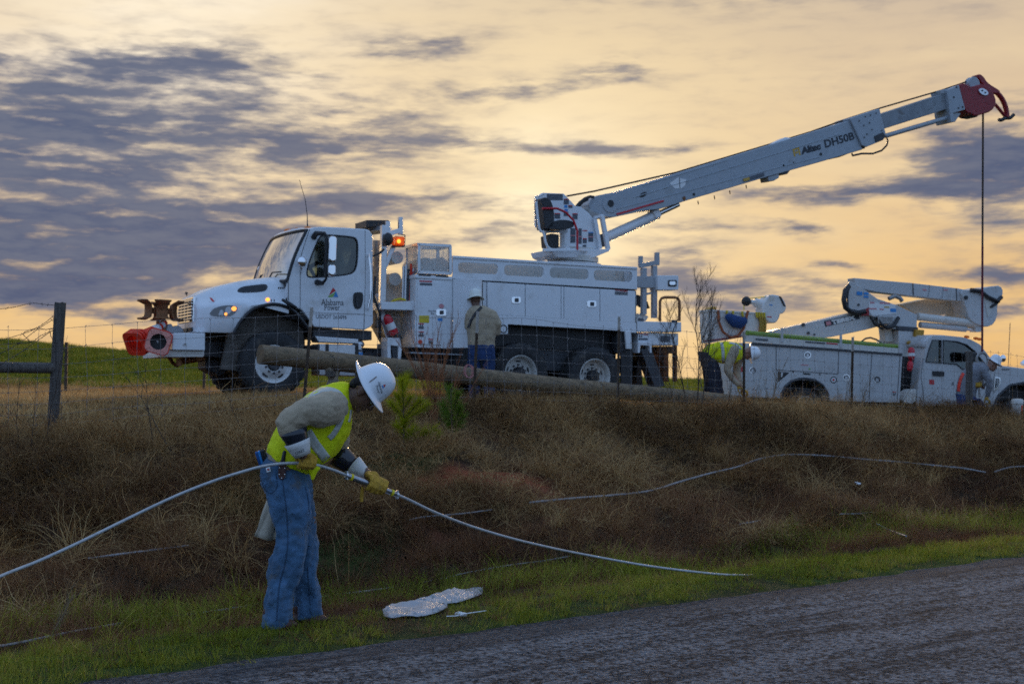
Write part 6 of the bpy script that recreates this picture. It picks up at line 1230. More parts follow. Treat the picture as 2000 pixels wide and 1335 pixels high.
# ------------------------------------------------------------------ crumpled plastic bag on the verge
def bag():
    """two thin crumpled lobes of one plastic sheet"""
    root = None
    for k, (top, bot, hh, nu, nv) in enumerate((([(747, 1198), (760, 1186), (785, 1184), (815, 1180), (850, 1182), (872, 1186)], [(749, 1207), (765, 1212), (795, 1208), (825, 1208), (850, 1202), (874, 1192)], .028, 40, 18),
                                             ([(800, 1188), (830, 1178), (860, 1168), (885, 1158), (912, 1157), (943, 1161)], [(804, 1192), (832, 1187), (862, 1184), (890, 1182), (915, 1176), (943, 1164)], .05, 44, 14))):
        tp_ = catmull([(x, y, 0) for x, y in top], 8); bt_ = catmull([(x, y, 0) for x, y in bot], 8); rows = []
        for i in range(nu):
            f = i / (nu - 1) * (len(tp_) - 1); q = min(int(f), len(tp_) - 2); a = tp_[q].lerp(tp_[q + 1], f - q); e = bt_[q].lerp(bt_[q + 1], f - q); row = []
            for j in range(nv):
                s_ = j / (nv - 1); p = a.lerp(e, s_); w0 = hit(p.x, p.y); v = Vector((i * .11 + s_ * 1.2, s_ * 4.5 - i * .05, 3 + k * 9))
                n = abs(mnoise.noise(v * .7)) * 1.4 + .5 * abs(mnoise.noise(v * 1.6)) + .15 * abs(mnoise.noise(v * 4))
                row.append(w0 + Vector((0, 0, .012 + hh * (.15 + .85 * math.sin(math.pi * s_)) * (.45 + .55 * math.sin(i / nu * 3.1)) + .030 * n * (.3 + .7 * math.sin(math.pi * s_)))))
            rows.append(row)
        if root is None: o0 = rows[nu // 2][nv // 2].copy(); o0.z = H(o0.x, o0.y); root = empty('plastic_bag', o0); pm = MAT('clear_plastic', (.66, .65, .66), .42, var=.06, bump=.1, bs=20, trans=.38, spec=.35)
        b = MB(); b.loft([[p - o0 for p in r] for r in rows], False, False); o = b.build('sheet', pm, root, smooth=True, angle=70); md = o.modifiers.new('t', 'SOLIDIFY'); md.thickness = .0015
    tag(root, 'crumpled clear plastic sheet lying on the grass verge', 'plastic bag')
bag()
lay_cable('plastic_strip', [(872, 1212), (892, 1211), (915, 1206), (950, 1201)], .0035, 'thin pale plastic strip on the verge beside the crumpled sheet', .03, whitec)
b = MB(); b.ball((0, 0, .02), .03, .02, .018); b.ball((.03, 0, .018), .02, .018, .014); o = b.build('litter_scrap', whitec, None, smooth=True); o.location = hit(897, 1205); tag(o, 'tiny white litter scrap beside the crumpled plastic sheet', 'litter')
b = MB(); b.ball((0, 0, 0), .035, .018, .016); b.ball((-.03, 0, .018), .022, .016, .01); o = b.build('litter_scrap', whitec, None, smooth=True); o.location = hit(1677, 962, .12); tag(o, 'small white scrap lying on the brown bank at right', 'litter')
# utility pedestal at the right edge
X, Y = fence_at(1987); Y -= .5; pc = W(1987, 815, Y); pc.z = H(pc.x, pc.y) - .08; ph = W(1987, 779, Y).z - pc.z
pd = empty('cable_pedestal', pc); tag(pd, 'pale plastic cable marker pedestal at the right edge of the bank', 'pedestal'); b = MB(); b.revolve([(.10, 0), (.10, ph - .09), (.115, ph - .09), (.115, ph - .03), (.10, ph), (.01, ph + .01)], (0, 0, 0), 'z', 20); b.build('housing', cream, pd, smooth=True, angle=40)
b = MB(); b.loft([[Vector((.103 * math.cos(a), .103 * math.sin(a), z)) for a in np.linspace(-1.15, -.1, 6)] for z in (ph - .32, ph - .12)], False, False); b.build('warning_label', orangec, pd)
# pink coil of tie wire hung on the pole
b = MB(); cw = W(913, 727, 21.9); pts = []
for i in range(90):
    a = i / 90 * 2 * math.pi * 4.3; rr_ = .10 + .02 * math.sin(i * .31); pts.append(Vector((math.cos(a) * rr_ * .62 + i * .0004, -.02 + .02 * math.sin(a * .7), math.sin(a) * rr_)))
b.tube(pts, .0045, 5); o = b.build('wire_coil', MAT('pink_wire', (.50, .20, .19), .5), None, smooth=True); o.location = cw; tag(o, 'loose pink coil of tie wire hanging on the wooden pole', 'wire coil')

# ------------------------------------------------------------------ plants
stemd = MAT('dark_stem', (.055, .038, .028), .85, var=.3); stemr = MAT('russet_stem', (.34, .125, .045), .8, var=.3, trans=.2); stemt = MAT('straw_stem', (.26, .18, .10), .85, var=.3, trans=.2)
def twigs(b, p, d, L, r, depth, g, n=7, spread=.55, droop=0.0):
    pts = [p]; k = 6; dd = d.normalized()
    for i in range(k): dd = (dd + Vector((g.gauss(0, .07), g.gauss(0, .07), g.gauss(0, .05) - droop))).normalized(); pts.append(pts[-1] + dd * L / k)
    b.tube(pts, [r * (1 - .8 * i / k) for i in range(k + 1)], 4 if depth < 2 else 6)
    if depth > 0:
        for i in range(n):
            f = .18 + .8 * i / n; j = min(int(f * k), k - 1); q = pts[j].lerp(pts[j + 1], f * k - j); a = g.uniform(0, 6.283)
            nd = (dd * (1 - spread * .6) + Vector((math.cos(a), math.sin(a), .55)) * spread).normalized(); twigs(b, q, nd, L * (.42 - .2 * f) * g.uniform(.8, 1.25), r * .45, depth - 1, g, max(3, n - 3), spread, droop)
def weed(name, label, base_px, top_px, mat, seed, depth=2, n=8, r=.008, spread=.5, Y=None, cat='weed', stems=1, fan=.15):
    g = random.Random(seed); p = hit(*base_px) if Y is None else W(*base_px, Y); 
    if Y is not None: p.z = H(p.x, p.y)
    top = W(*top_px, p.y); root = empty(name, p); d = top - p
    for s in range(stems):
        b = MB(); dd = d + Vector((g.gauss(0, fan), g.gauss(0, fan), g.gauss(0, fan * .4))) * d.length * (s > 0); twigs(b, Vector((g.gauss(0, .03), g.gauss(0, .03), -.04)) * (s > 0), dd * (g.uniform(.7, 1) if s else 1), dd.length * (g.uniform(.7, 1) if s else 1), r, depth, g, n, spread)
        b.build('stem', mat, root)
    return tag(root, label, cat)
fy = lambda px, off=0: fence_at(px)[1] + off
weed('bare_sapling', 'tall bare sapling left of the bending man, tallest of the group', (1362, 805), (1366, 552), stemd, 1, 3, 15, .012, .42, fy(1362, .6), 'sapling')
weed('bare_sapling', 'bare twiggy sapling nearest the rear of the digger truck', (1342, 800), (1337, 590), stemd, 2, 3, 14, .010, .45, fy(1342, .4), 'sapling')
weed('bare_sapling', 'leaning bare sapling crossing in front of the white bucket', (1368, 806), (1412, 572), stemd, 3, 3, 11, .010, .45, fy(1370, -.3), 'sapling')
weed('bare_sapling', 'thin bare sapling in front of the bending man', (1418, 803), (1440, 650), stemd, 4, 2, 7, .007, .45, fy(1418, -.4), 'sapling')
weed('bare_sapling', 'small bare sapling close to the truck tail step', (1322, 792), (1300, 650), stemd, 5, 3, 12, .007, .5, fy(1322, .2), 'sapling')
weed('dry_weed', 'dark forked weed stem leaning right of the corner post', (88, 868), (137, 655), stemd, 6, 2, 7, .007, .5)
weed('dry_weed', 'dark thin weed stem leaning left in the stubble', (342, 893), (228, 724), stemd, 7, 1, 5, .006, .5)
weed('dry_weed', 'upright dark weed with side twigs in the stubble', (299, 874), (277, 705), stemd, 8, 2, 7, .006, .5)
weed('dry_weed', 'slim dark weed left of the corner post', (57, 890), (84, 735), stemd, 9, 1, 5, .005, .5)
weed('dry_weed', 'slim dark weed at the far left of the bank', (38, 880), (46, 724), stemd, 10, 1, 5, .005, .5)
weed('dry_weed', 'low leaning dark weed at the left edge', (75, 845), (-10, 790), stemd, 11, 1, 4, .006, .4)
weed('dry_weed', 'short dark weed behind the wire at left centre', (470, 835), (440, 770), stemd, 12, 2, 6, .005, .5)
weed('dry_weed', 'grey dead weed stalk in the ditch at left', (95, 1255), (145, 1128), stemt, 13, 1, 5, .005, .3, stems=4, fan=.1)
weed('dry_weed', 'straw coloured tall weed in front of the bucket truck wheel', (1505, 800), (1521, 702), stemt, 14, 2, 8, .006, .25, fy(1505, -.2), stems=3, fan=.12)
weed('dry_weed', 'thin straw weed below the bucket truck body', (1480, 800), (1470, 720), stemt, 15, 2, 6, .005, .4, fy(1480, -.2), stems=2)
weed('dry_weed', 'brown weed in front of the bucket truck rear panel', (1680, 803), (1692, 728), stemt, 16, 2, 7, .006, .45, fy(1680, -.2), stems=3)
weed('dry_weed', 'brown weed leaning beside the bucket truck step', (1748, 805), (1790, 738), stemt, 17, 2, 6, .006, .4, fy(1748, -.2), stems=2)
weed('dry_weed', 'straw tuft on the crest before the bucket truck', (1648, 806), (1655, 735), stemt, 18, 2, 7, .006, .3, fy(1648, -.4), stems=3, fan=.2)
weed('dry_weed', 'thin dead stalk standing in the bank centre', (1150, 800), (1165, 690), stemt, 19, 1, 4, .004, .3, fy(1150, -.3), stems=2)
weed('broom_weed', 'feathery orange brown weed before the cabinet with the yellow label', (846, 800), (850, 622), stemr, 20, 2, 12, .006, .20, fy(846, -.5), stems=9, fan=.13)
weed('broom_weed', 'smaller orange brown weed beside the second pine seedling', (872, 800), (884, 690), stemr, 21, 2, 9, .005, .22, fy(872, -.8), stems=5, fan=.16)
needle = grass_mat('pine_needles', [(0, (.18, .22, .01)), (.4, (.40, .42, .012)), (.8, (.60, .55, .02)), (1, (.72, .60, .05))], .6, .5); needle2 = grass_mat('pine_needles_dark', [(0, (.07, .13, .015)), (.5, (.16, .25, .02)), (1, (.30, .36, .04))], .5, .5)
bark = MAT('pine_bark', (.10, .065, .04), .9, var=.3)
def pine(label, base_px, top_px, seed, shoots, mat, nl=.13):
    g = random.Random(seed); p = hit(*base_px); top = W(*top_px, p.y); root = empty('pine_seedling', p); d = top - p; b = MB(); b.tube([Vector((0, 0, -.05)), d * .5, d * .95], [.014, .010, .004], 6); b.build('trunk', bark, root)
    V, Q, sh = [], [], []
    br = MB(); any_ = False
    for (fx, fy_, tx, ty, dens) in shoots:
        a = W(fx, fy_, p.y) - p; e = W(tx, ty, p.y) - p; e.y += g.uniform(-.12, .12); br.tube([a, a.lerp(e, .5) + Vector((0, 0, -.01)), e], [.006, .005, .003], 5); any_ = True; ln = (e - a).length
        for i in range(int(dens * 1.7)):
            f = g.random() ** .7; q = a.lerp(e, f); t = (e - a).normalized(); o = Vector((g.gauss(0, 1), g.gauss(0, 1), g.gauss(0, 1))); o = (o - t * o.dot(t)).normalized(); dr = (t * g.uniform(.5, 1.3) + o * g.uniform(.4, 1.15) + Vector((0, 0, .1))).normalized()
            L = nl * g.uniform(.4, 1.0); wv = dr.orthogonal().normalized() * .0013; k = len(V); V += [q - wv, q + wv, q + dr * L + wv * .4, q + dr * L - wv * .4]; Q.append((k, k + 1, k + 2, k + 3)); s = g.random(); sh += [s] * 4
    me = grid_mesh('needles', np.array([tuple(v) for v in V]), np.array(Q)); at = me.attributes.new('shade', 'FLOAT', 'POINT'); at.data.foreach_set('value', np.array(sh, np.float32)); o = link('needles', me, mat, root); o['kind'] = 'stuff'; br.build('branch', bark, root)
    return tag(root, label, 'pine seedling', 'pine seedlings on the bank')
pine('taller bright green pine seedling just right of the white hard hat', (789, 878), (787, 735), 1, [(788, 790, 786, 742, 260), (788, 770, 795, 735, 160), (787, 815, 764, 786, 220), (787, 818, 822, 782, 260), (788, 822, 836, 790, 220), (787, 805, 775, 770, 200), (788, 840, 790, 822, 260), (788, 850, 776, 830, 160), (789, 862, 808, 838, 200), (800, 862, 850, 838, 260), (820, 858, 856, 852, 200), (790, 866, 796, 846, 240), (812, 862, 830, 842, 140), (788, 800, 803, 775, 160)], needle, .15)
pine('shorter dark green pine seedling beside the orange brown weed', (884, 862), (880, 752), 2, [(882, 800, 876, 758, 240), (884, 810, 895, 768, 240), (883, 820, 864, 790, 220), (884, 825, 900, 795, 220), (884, 832, 866, 806, 200), (884, 836, 904, 812, 200), (884, 845, 875, 826, 200), (884, 846, 896, 830, 200)], needle2, .14)
# ------------------------------------------------------------------ people
skin_d = MAT('skin_dark', (.15, .074, .046), .5, var=.12, vs=14, bump=.05, bs=120); skin_l = MAT('skin_tan', (.30, .15, .10), .5, var=.1, vs=14)
denim = MAT('denim', (.055, .125, .22), .88, var=.35, vs=7, bump=.25, bs=260, dirt=((.10, .10, .10), .52, .72, 5.5), sheen=.1)
denim2 = MAT('denim_dark', (.015, .04, .12), .85, var=.3, vs=6, bump=.3, bs=20); denim3 = MAT('work_trousers', (.02, .022, .035), .9, var=.3, bump=.3, bs=20, dirt=((.09, .05, .03), .50, .66, 4))
khaki = MAT('khaki_shirt', (.40, .315, .21), .85, var=.12, vs=10, bump=.25, bs=200, sheen=.1); greyshirt = MAT('grey_shirt', (.20, .205, .225), .85, var=.12, bump=.3, bs=18)
hivis = MAT('hi_vis', (.88, 1.0, .004), .75, var=.08, vs=9, bump=.3, bs=90, trans=.3); silver = MAT('reflective_band', (.48, .49, .44), .4, var=.12, vs=20, bump=.1)
hatw = MAT('hard_hat_white', (.80, .82, .84), .25, var=.02, coat=.3, dirt=((.35, .33, .3), .66, .82, 22)); leather = MAT('glove_leather', (.50, .28, .025), .75, var=.25, vs=16, bump=.5, bs=60, dirt=((.06, .04, .015), .55, .72, 24))
cuffm = MAT('glove_cuff', (.66, .64, .60), .7, var=.08, bump=.25, bs=70, dirt=((.4, .36, .3), .55, .75, 12)); rubbers = MAT('rubber_sleeve', (.012, .014, .022), .22, var=.2, spec=.6); brownl = MAT('brown_leather', (.07, .022, .015), .55, var=.2, bump=.3)
hairm = MAT('dark_hair', (.012, .009, .008), .8, var=.2, bump=.4, bs=150); canvasm = MAT('canvas', (.46, .40, .31), .9, var=.12, bump=.3, bs=120)
_tex = {}
def cloth_tex(sc):
    if sc not in _tex:
        t = bpy.data.textures.new('folds', 'CLOUDS'); t.noise_scale = sc; t.noise_depth = 2; _tex[sc] = t
    return _tex[sc]
def fold_tex(sc):
    if -sc not in _tex:
        t = bpy.data.textures.new('creases', 'MARBLE'); t.noise_scale = sc; t.turbulence = 9; t.noise_depth = 1; t.marble_type = 'SOFT'; _tex[-sc] = t
    return _tex[-sc]
def blobmesh(name, b, mat, parent, voxel=.012, it=6, folds=(), m=None):
    o = b.build(name, mat, parent, m=m)
    r = o.modifiers.new('skin', 'REMESH'); r.mode = 'VOXEL'; r.voxel_size = voxel; r.use_smooth_shade = True
    s = o.modifiers.new('smooth', 'SMOOTH'); s.iterations = it; s.factor = .5
    for sc, st in folds:
        d = o.modifiers.new('folds', 'DISPLACE'); d.texture = cloth_tex(sc) if sc > 0 else fold_tex(-sc); d.strength = st; d.mid_level = .5; d.texture_coords = 'LOCAL'
    return o
def pxring(b, rows, n=20, fold=0.0, ph=0.0):
    """closed loft through (xL, yL, xR, yR, half depth, Y)"""
    rings = []
    for xl, yl, xr, yr, dh, Y in rows:
        a, e = W(xl, yl, Y), W(xr, yr, Y); c = (a + e) / 2; h = (e - a) / 2; z = c.z * 7 + ph; ring = []
        for t in [2 * math.pi * i / n for i in range(n)]:
            k = 1 + fold * (math.sin(4 * t + z * 1.3) * .6 + math.sin(7 * t - z * 1.9 + 1) * .5 + math.sin(2 * t + z * 3.1) * .3) * (abs(math.sin(t)) * .8 + .2)
            ring.append(c + (h * math.copysign(abs(math.cos(t)) ** .85, math.cos(t)) + Vector((0, dh, 0)) * math.copysign(abs(math.sin(t)) ** .85, math.sin(t))) * k)
        rings.append(ring)
    b.loft(rings)
def limb(b, pts, radii): b.capsule([W(*p) for p in pts], list(radii))
def frame_mat(c, fwd, up):
    f = Vector(fwd).normalized(); u = Vector(up); u = (u - f * u.dot(f)).normalized(); s = u.cross(f)
    m = Matrix((f, s, u)).transposed().to_4x4(); m.translation = c; return m
def hard_hat(parent, c, fwd, up, mat=hatw, k=1.0, front=None):
    m = parent.matrix_world.inverted() @ frame_mat(c, fwd, up) @ Matrix.Scale(k, 4); b = MB(); n = 36; rings = []
    prof = [(.02, .158), (.30, .155), (.55, .143), (.75, .12), (.88, .09), (.96, .05), (1.0, .012), (1.03, .0), ('b', .35, -.006), ('b', .8, -.014), ('b', 1.0, -.017), ('b', 1.0, -.023), ('b', .4, -.016), (.97, -.008), (.93, .03), (.80, .085), (.5, .125), (.02, .145)]
    for p in prof:
        ring = []
        for i in range(n):
            a = 2 * math.pi * i / n; ca, sa = math.cos(a), math.sin(a); rx, ry = (.128 if ca > 0 else .132), .112
            if p[0] == 'b':
                bw_ = (.032 + .03 * max(0, ca) ** 1.5 + .018 * max(0, -ca) ** 2) * p[1]; ring.append(Vector((ca * (rx * 1.03 + bw_), sa * (ry * 1.03 + bw_), p[2] - .012 * abs(sa) * p[1] + .012 * max(0, -ca) ** 2 * p[1] * 2)))
            else: ring.append(Vector((ca * rx * p[0], sa * ry * p[0], p[1] + (.006 * math.exp(-(sa * p[0] * 5) ** 2) if p[1] > .1 and p[0] < .9 else 0))))
        rings.append(ring)
    b.loft(rings, True, True); return b.build('hard_hat', mat, parent, smooth=True, angle=50, m=m)
def head_prims(b, c, fwd, up):
    m = frame_mat(c, fwd, up); r = m.to_3x3(); P = lambda x, y, z: m @ Vector((x, y, z))
    b.ball(P(-.008, 0, .03), .098, .077, .095, r); b.ball(P(.022, 0, -.03), .082, .068, .095, r); b.ball(P(.035, 0, -.085), .056, .052, .042, r); b.ball(P(.076, 0, -.102), .024, .028, .020, r)
    b.capsule([P(.098, 0, .008), P(.116, 0, -.028)], [.010, .016]); b.ball(P(.106, .014, -.034), .010, .009, .009, r); b.ball(P(.106, -.014, -.034), .010, .009, .009, r); b.ball(P(.094, 0, -.062), .016, .026, .009, r); b.ball(P(.091, 0, -.074), .015, .024, .009, r); b.ball(P(.086, 0, .022), .018, .055, .013, r)
    for s in (-1, 1): b.ball(P(-.004, s * .076, -.012), .022, .010, .034, r); b.ball(P(.004, s * .080, -.038), .010, .008, .010, r)
    return m
def eyes(parent, m):
    for s in (-1, 1): b = MB(); b.ball(parent.matrix_world.inverted() @ (m @ Vector((.086, s * .032, .002))), .011); b.build('eye', MAT('eye', (.5, .48, .45), .3), parent, smooth=True)
def gripping_hand(name, parent, c, along, up, r, wrist, mat, fr=.0125, span=.10, swing=1, voxel=.0045, thumb_out=True):
    """five fingers closed round a bar: c on the bar's axis, up = side the knuckles start from"""
    a = Vector(along).normalized(); u = Vector(up); u = (u - a * u.dot(a)).normalized(); v = a.cross(u)
    if v.y > 0: v = -v                                          # v faces the viewer
    b = MB(); iv = parent.matrix_world.inverted(); kn = []
    for i in range(4):
        x = a * (span * (i / 3 - .5)); k = (1.0, 1.08, 1.03, .86)[i]; R0 = r + fr * 1.0; pts = []; rad = []
        for j, (ang, rr_) in enumerate(((100, R0 + .018), (62, R0 + .014), (20, R0 + .006), (-25, R0 + .002), (-70, R0), (-112, R0))):
            t = R(ang + (3 - i) * 3); pts.append(c + x + (u * math.sin(t) + v * math.cos(t)) * rr_ * (1 if j < 3 else k) + a * (.004 * (i - 1.5) * (j < 2))); rad.append(fr * (1.12 if j in (1, 3) else 1.0) * (.92 if j == 5 else 1))
        b.capsule(pts, rad, 10); kn.append(pts[0])
    w_ = Vector(wrist); pc_ = (kn[0] + kn[3]) / 2
    for q, rq_ in zip(kn, (.018, .019, .019, .017)): b.capsule([q, q.lerp(w_, .5), w_.lerp(q, .12)], [rq_ * .85, rq_ * 1.15, .026], 10)
    b.ball(pc_.lerp(w_, .45), .04, .03, .035)
    t0 = w_.lerp(pc_, .45) - v * .02 + a * (-.03 * swing); th = [t0, c - v * (r + .022) - a * (.045 * swing) + u * .02, c - v * (r + .016) - a * (.02 * swing) - u * (.012), c - v * .004 - a * (.005 * swing) - u * (r + .016)]
    b.capsule(th, [.018, .016, .0145, .013], 10)
    return blobmesh(name, b, mat, parent, voxel, 3, ((.02, .003),), iv)
# ---- the line worker in front
WY = 8.72
p1 = empty('person', Vector((W(572, 1220, WY).x, WY, H(W(572, 1220, WY).x, WY)))); tag(p1, 'line worker in yellow vest and blue jeans bending over the cable in the foreground', 'person'); I1 = p1.matrix_world.inverted()
HC = W(712.5, 762, 8.74); fwd1, up1 = (.50, .02, -.866), (.866, 0, .50)
b = MB(); hm = head_prims(b, HC, fwd1, up1)
limb(b, [(655, 790, 8.73), (678, 776, 8.735), (698, 770, 8.74)], [.075, .064, .058])
limb(b, [(572, 890, 8.72), (600, 850, 8.72), (640, 810, 8.72), (660, 788, 8.73)], [.12, .13, .14, .10])
limb(b, [(635, 800, 8.56), (600, 806, 8.46), (562, 826, 8.42), (590, 886, 8.45)], [.07, .06, .05, .035]); limb(b, [(650, 830, 8.88), (662, 880, 8.96), (690, 905, 8.95), (722, 930, 8.93)], [.07, .055, .045, .032])
limb(b, [(555, 905, 8.65), (566, 1020, 8.62), (556, 1110, 8.62), (543, 1200, 8.62)], [.09, .07, .055, .045]); limb(b, [(575, 905, 8.79), (596, 1020, 8.84), (596, 1110, 8.84), (602, 1195, 8.84)], [.09, .07, .055, .045])
blobmesh('body', b, skin_d, p1, .006, 3, (), I1); eyes(p1, hm)
b = MB(); b.ball(hm @ Vector((-.025, 0, .045)), .092, .081, .095, hm.to_3x3()); b.ball(hm @ Vector((-.062, 0, -.02)), .04, .062, .05, hm.to_3x3()); blobmesh('hair', b, hairm, p1, .006, 3, (), I1)
# jeans
b = MB()
pxring(b, [(515, 880, 601, 921, .150, 8.72), (510, 900, 604, 930, .165, 8.72), (508, 925, 607, 945, .172, 8.72), (512, 948, 609, 958, .165, 8.725), (520, 962, 606, 968, .15, 8.725)])
pxring(b, [(512, 930, 600, 940, .10, 8.64), (521, 966, 606, 966, .105, 8.63), (528, 995, 606, 995, .10, 8.62), (533, 1019, 605, 1019, .098, 8.62), (538, 1040, 604, 1040, .096, 8.62), (537, 1060, 602.5, 1060, .094, 8.62), (532, 1078, 599, 1078, .092, 8.62), (526, 1096, 594, 1096, .090, 8.62), (522, 1125, 585, 1125, .090, 8.62), (521, 1145, 577, 1146, .092, 8.62), (518, 1165, 572, 1165, .095, 8.62), (515, 1190, 571, 1190, .10, 8.62), (513.5, 1206, 572, 1206, .102, 8.62), (512, 1223, 573, 1220, .102, 8.62)], 40, .13)
pxring(b, [(555, 930, 606, 940, .09, 8.80), (562, 966, 611, 966, .10, 8.82), (572, 1019, 618, 1019, .094, 8.84), (574, 1065, 622, 1065, .092, 8.85), (571, 1096, 619.5, 1090, .09, 8.85), (572, 1125, 619, 1120, .09, 8.85), (575, 1150, 622, 1148, .093, 8.85), (577, 1175, 629, 1173, .098, 8.85), (576, 1190, 630, 1188, .10, 8.85), (576, 1206, 630, 1203, .10, 8.85)], 40, .13, 2.0)
jeans = blobmesh('jeans', b, denim, p1, .007, 2, ((.11, .042), (.045, .012)), I1)
JB = bvh_of(jeans); stitch = MAT('jeans_seam', (.034, .072, .13), .9, var=.3)
for pts, wd in (([(551, 934), (556, 970), (560, 1010), (562, 1050), (560, 1080), (555, 1108), (547, 1135), (543, 1165), (541, 1195), (540, 1212)], 2.2), ([(507, 920), (511, 940), (517, 955), (528, 962), (537, 957), (541, 945), (539, 925)], 1.6), ([(597, 950), (602, 975), (604, 1000)], 1.6), ([(601, 1105), (603, 1140), (606, 1180)], 1.8)): ribbon('seam', JB, pts, wd, stitch, p1, .003, 2)
drape('pocket_label', [(519, 913), (527, 911), (529, 920), (521, 922)], whitec, p1, JB, .004); drape('label_mark', [(521.5, 915), (525, 914), (526, 917.5), (522.5, 918.5)], inkred, p1, JB, .007)
# shirt: torso, collar and sleeves
b = MB()
pxring(b, [(522, 878, 596, 916, .15, 8.72), (530, 860, 620, 902, .155, 8.72), (545, 832, 648, 888, .16, 8.72), (568, 804, 668, 856, .17, 8.72), (604, 774, 680, 815, .18, 8.72), (634, 760, 680, 796, .15, 8.725), (664, 754, 680, 782, .09, 8.73)])
limb(b, [(646, 796, 8.565), (628, 802, 8.50), (598, 803, 8.455), (570, 817, 8.43), (562, 826, 8.43), (566, 840, 8.435), (574, 856, 8.44)], [.108, .106, .086, .074, .070, .064, .058])
limb(b, [(652, 822, 8.86), (660, 860, 8.93), (662, 884, 8.955), (680, 900, 8.955)], [.09, .075, .062, .055])
shirt = blobmesh('shirt', b, khaki, p1, .007, 2, ((.08, .016), (-.09, .008), (.03, .005)), I1)
b = MB()
pxring(b, [(521, 882, 603, 926, .168, 8.72), (524, 868, 616, 914, .178, 8.72), (529, 857, 629, 907, .18, 8.72), (541, 833, 655, 893, .182, 8.72), (560, 806, 674, 864, .186, 8.72), (579, 789, 682, 848, .195, 8.72), (600, 769, 687, 822, .20, 8.72), (628, 754, 689, 802, .178, 8.722), (650, 748.5, 688, 792, .145, 8.725), (672, 747, 686, 784, .105, 8.73), (682, 748, 684, 778, .085, 8.735)])
pxring(b, [(598, 912, 628, 912, .02, 8.58), (606, 925, 620, 921, .016, 8.58), (608, 936, 612, 936, .01, 8.58)], 12)
vest = blobmesh('safety_vest', b, hivis, p1, .008, 2, ((.09, .018), (-.14, .006), (.035, .006)), I1)
VB = bvh_of(vest)
ribbon('reflective_band', VB, [(594, 783), (608, 769), (626, 761), (646, 761), (662, 768), (671, 784), (670, 805), (663, 828), (652, 847), (643, 856)], 10.5, silver, p1, .005, 4)
ribbon('reflective_band', VB, [(600, 842), (612, 862), (625, 880), (638, 897)], 19, silver, p1, .005, 4); ribbon('reflective_band', VB, [(686, 800), (685, 812), (682, 824)], 4, silver, p1, .005, 3)
b = MB(); pxring(b, [(521, 880, 598, 913, .163, 8.722), (518, 888, 598, 921, .165, 8.722)]); b.build('belt', MAT('belt', (.30, .24, .18), .8), p1, smooth=True, angle=60, m=I1)
# gauntlets and gloves
def cone_sleeve(nm, p0, p1_, r0, r1, mat, thick=.006, fl=1.0):
    b = MB(); a, e = W(*p0), W(*p1_); b.tube([a, a.lerp(e, .33), a.lerp(e, .66), e], [r0, r0 + (r1 - r0) * .3, r0 + (r1 - r0) * .66, r1], 26, False); o = b.build(nm, mat, p1, smooth=True, angle=180, m=I1); md = o.modifiers.new('t', 'SOLIDIFY'); md.thickness = thick; return o
cone_sleeve('rubber_glove', (573, 841, 8.425), (583, 870, 8.43), .083, .062, rubbers); cuff1 = cone_sleeve('glove_cuff', (580.5, 862, 8.43), (591, 889, 8.44), .080, .050, cuffm)
cone_sleeve('rubber_sleeve', (658, 886, 8.945), (691, 911, 8.95), .079, .056, rubbers); cone_sleeve('glove_cuff', (690.5, 908, 8.95), (719, 929, 8.935), .066, .030, cuffm)
CB = bvh_of(cuff1)
def text_on(name, bvh, body, px, py, ang, size, mat, parent, flip=1, lift=.003, squash=1.0):
    """lettering laid on a surface: (px, py) photo pixel of its centre, ang its direction in degrees, size in pixels"""
    me = text_mesh(body, size, Matrix.Identity(4), align='CENTER'); bm = bmesh.new(); bm.from_mesh(me); bpy.data.meshes.remove(me); iv = parent.matrix_world.inverted()
    bmesh.ops.triangulate(bm, faces=bm.faces[:]); bad = []; ca, sa = math.cos(R(ang)), math.sin(R(ang))
    for v in bm.verts:
        x, y = v.co.x, (v.co.z - size * .35) * squash; h = shoot(bvh, px + x * ca + y * sa, py + x * sa - y * ca, lift)
        if h is None: bad.append(v)
        else: v.co = iv @ h
    if bad: bmesh.ops.delete(bm, geom=bad, context='VERTS')
    me = bpy.data.meshes.new(name); bm.to_mesh(me); bm.free(); return link(name, me, mat, parent)
text_on('cuff_lettering', CB, 'ZERO', 585.5, 881.5, 160, 7.5, ink, p1)
gripping_hand('glove', p1, W(597, 904.5, 8.525), W(620, 908, 8.6) - W(575, 904, 8.52), (0, -.1, 1), .012, W(592, 884, 8.46), leather, .0145, .085)
gripping_hand('glove', p1, W(733, 949, 8.845), s1 - s0, (.30, .25, 1), .020, W(719, 926, 8.925), leather, .0150, .100, -1)
b = MB(); b.tube([W(708, 950, 8.86), W(706.5, 965, 8.855), W(706, 979, 8.855)], [.008, .012, .010], 8, True, .35); b.build('glove_strap', leather, p1, smooth=True, m=I1)
hat1 = hard_hat(p1, W(724, 752, 8.74), fwd1, up1, k=.94); HB = bvh_of(hat1)
text_on('hat_lettering', HB, 'Alabama', 743.5, 756, 72, 7, ink, p1); text_on('hat_lettering', HB, 'Power', 738.5, 760, 72, 6.5, ink, p1)
drape('hat_logo', [(753.5, 750.5), (748.5, 751), (751, 756.5)], inkred, p1, HB, .003); drape('hat_logo', [(747.5, 751.5), (750, 757.2), (747.5, 758), (746, 752.5)], inkblue, p1, HB, .003)
for pts in ([(721, 745), (735, 734)], [(741, 779), (757, 766)]): drape('hat_ridge', [(pts[0][0], pts[0][1]), (pts[1][0], pts[1][1]), (pts[1][0] + 1.2, pts[1][1] + 1.8), (pts[0][0] + 1.2, pts[0][1] + 1.8)], MAT('hat_scuff', (.25, .2, .18), .6) if pts[0][0] < 730 else hatw, p1, HB, .003)
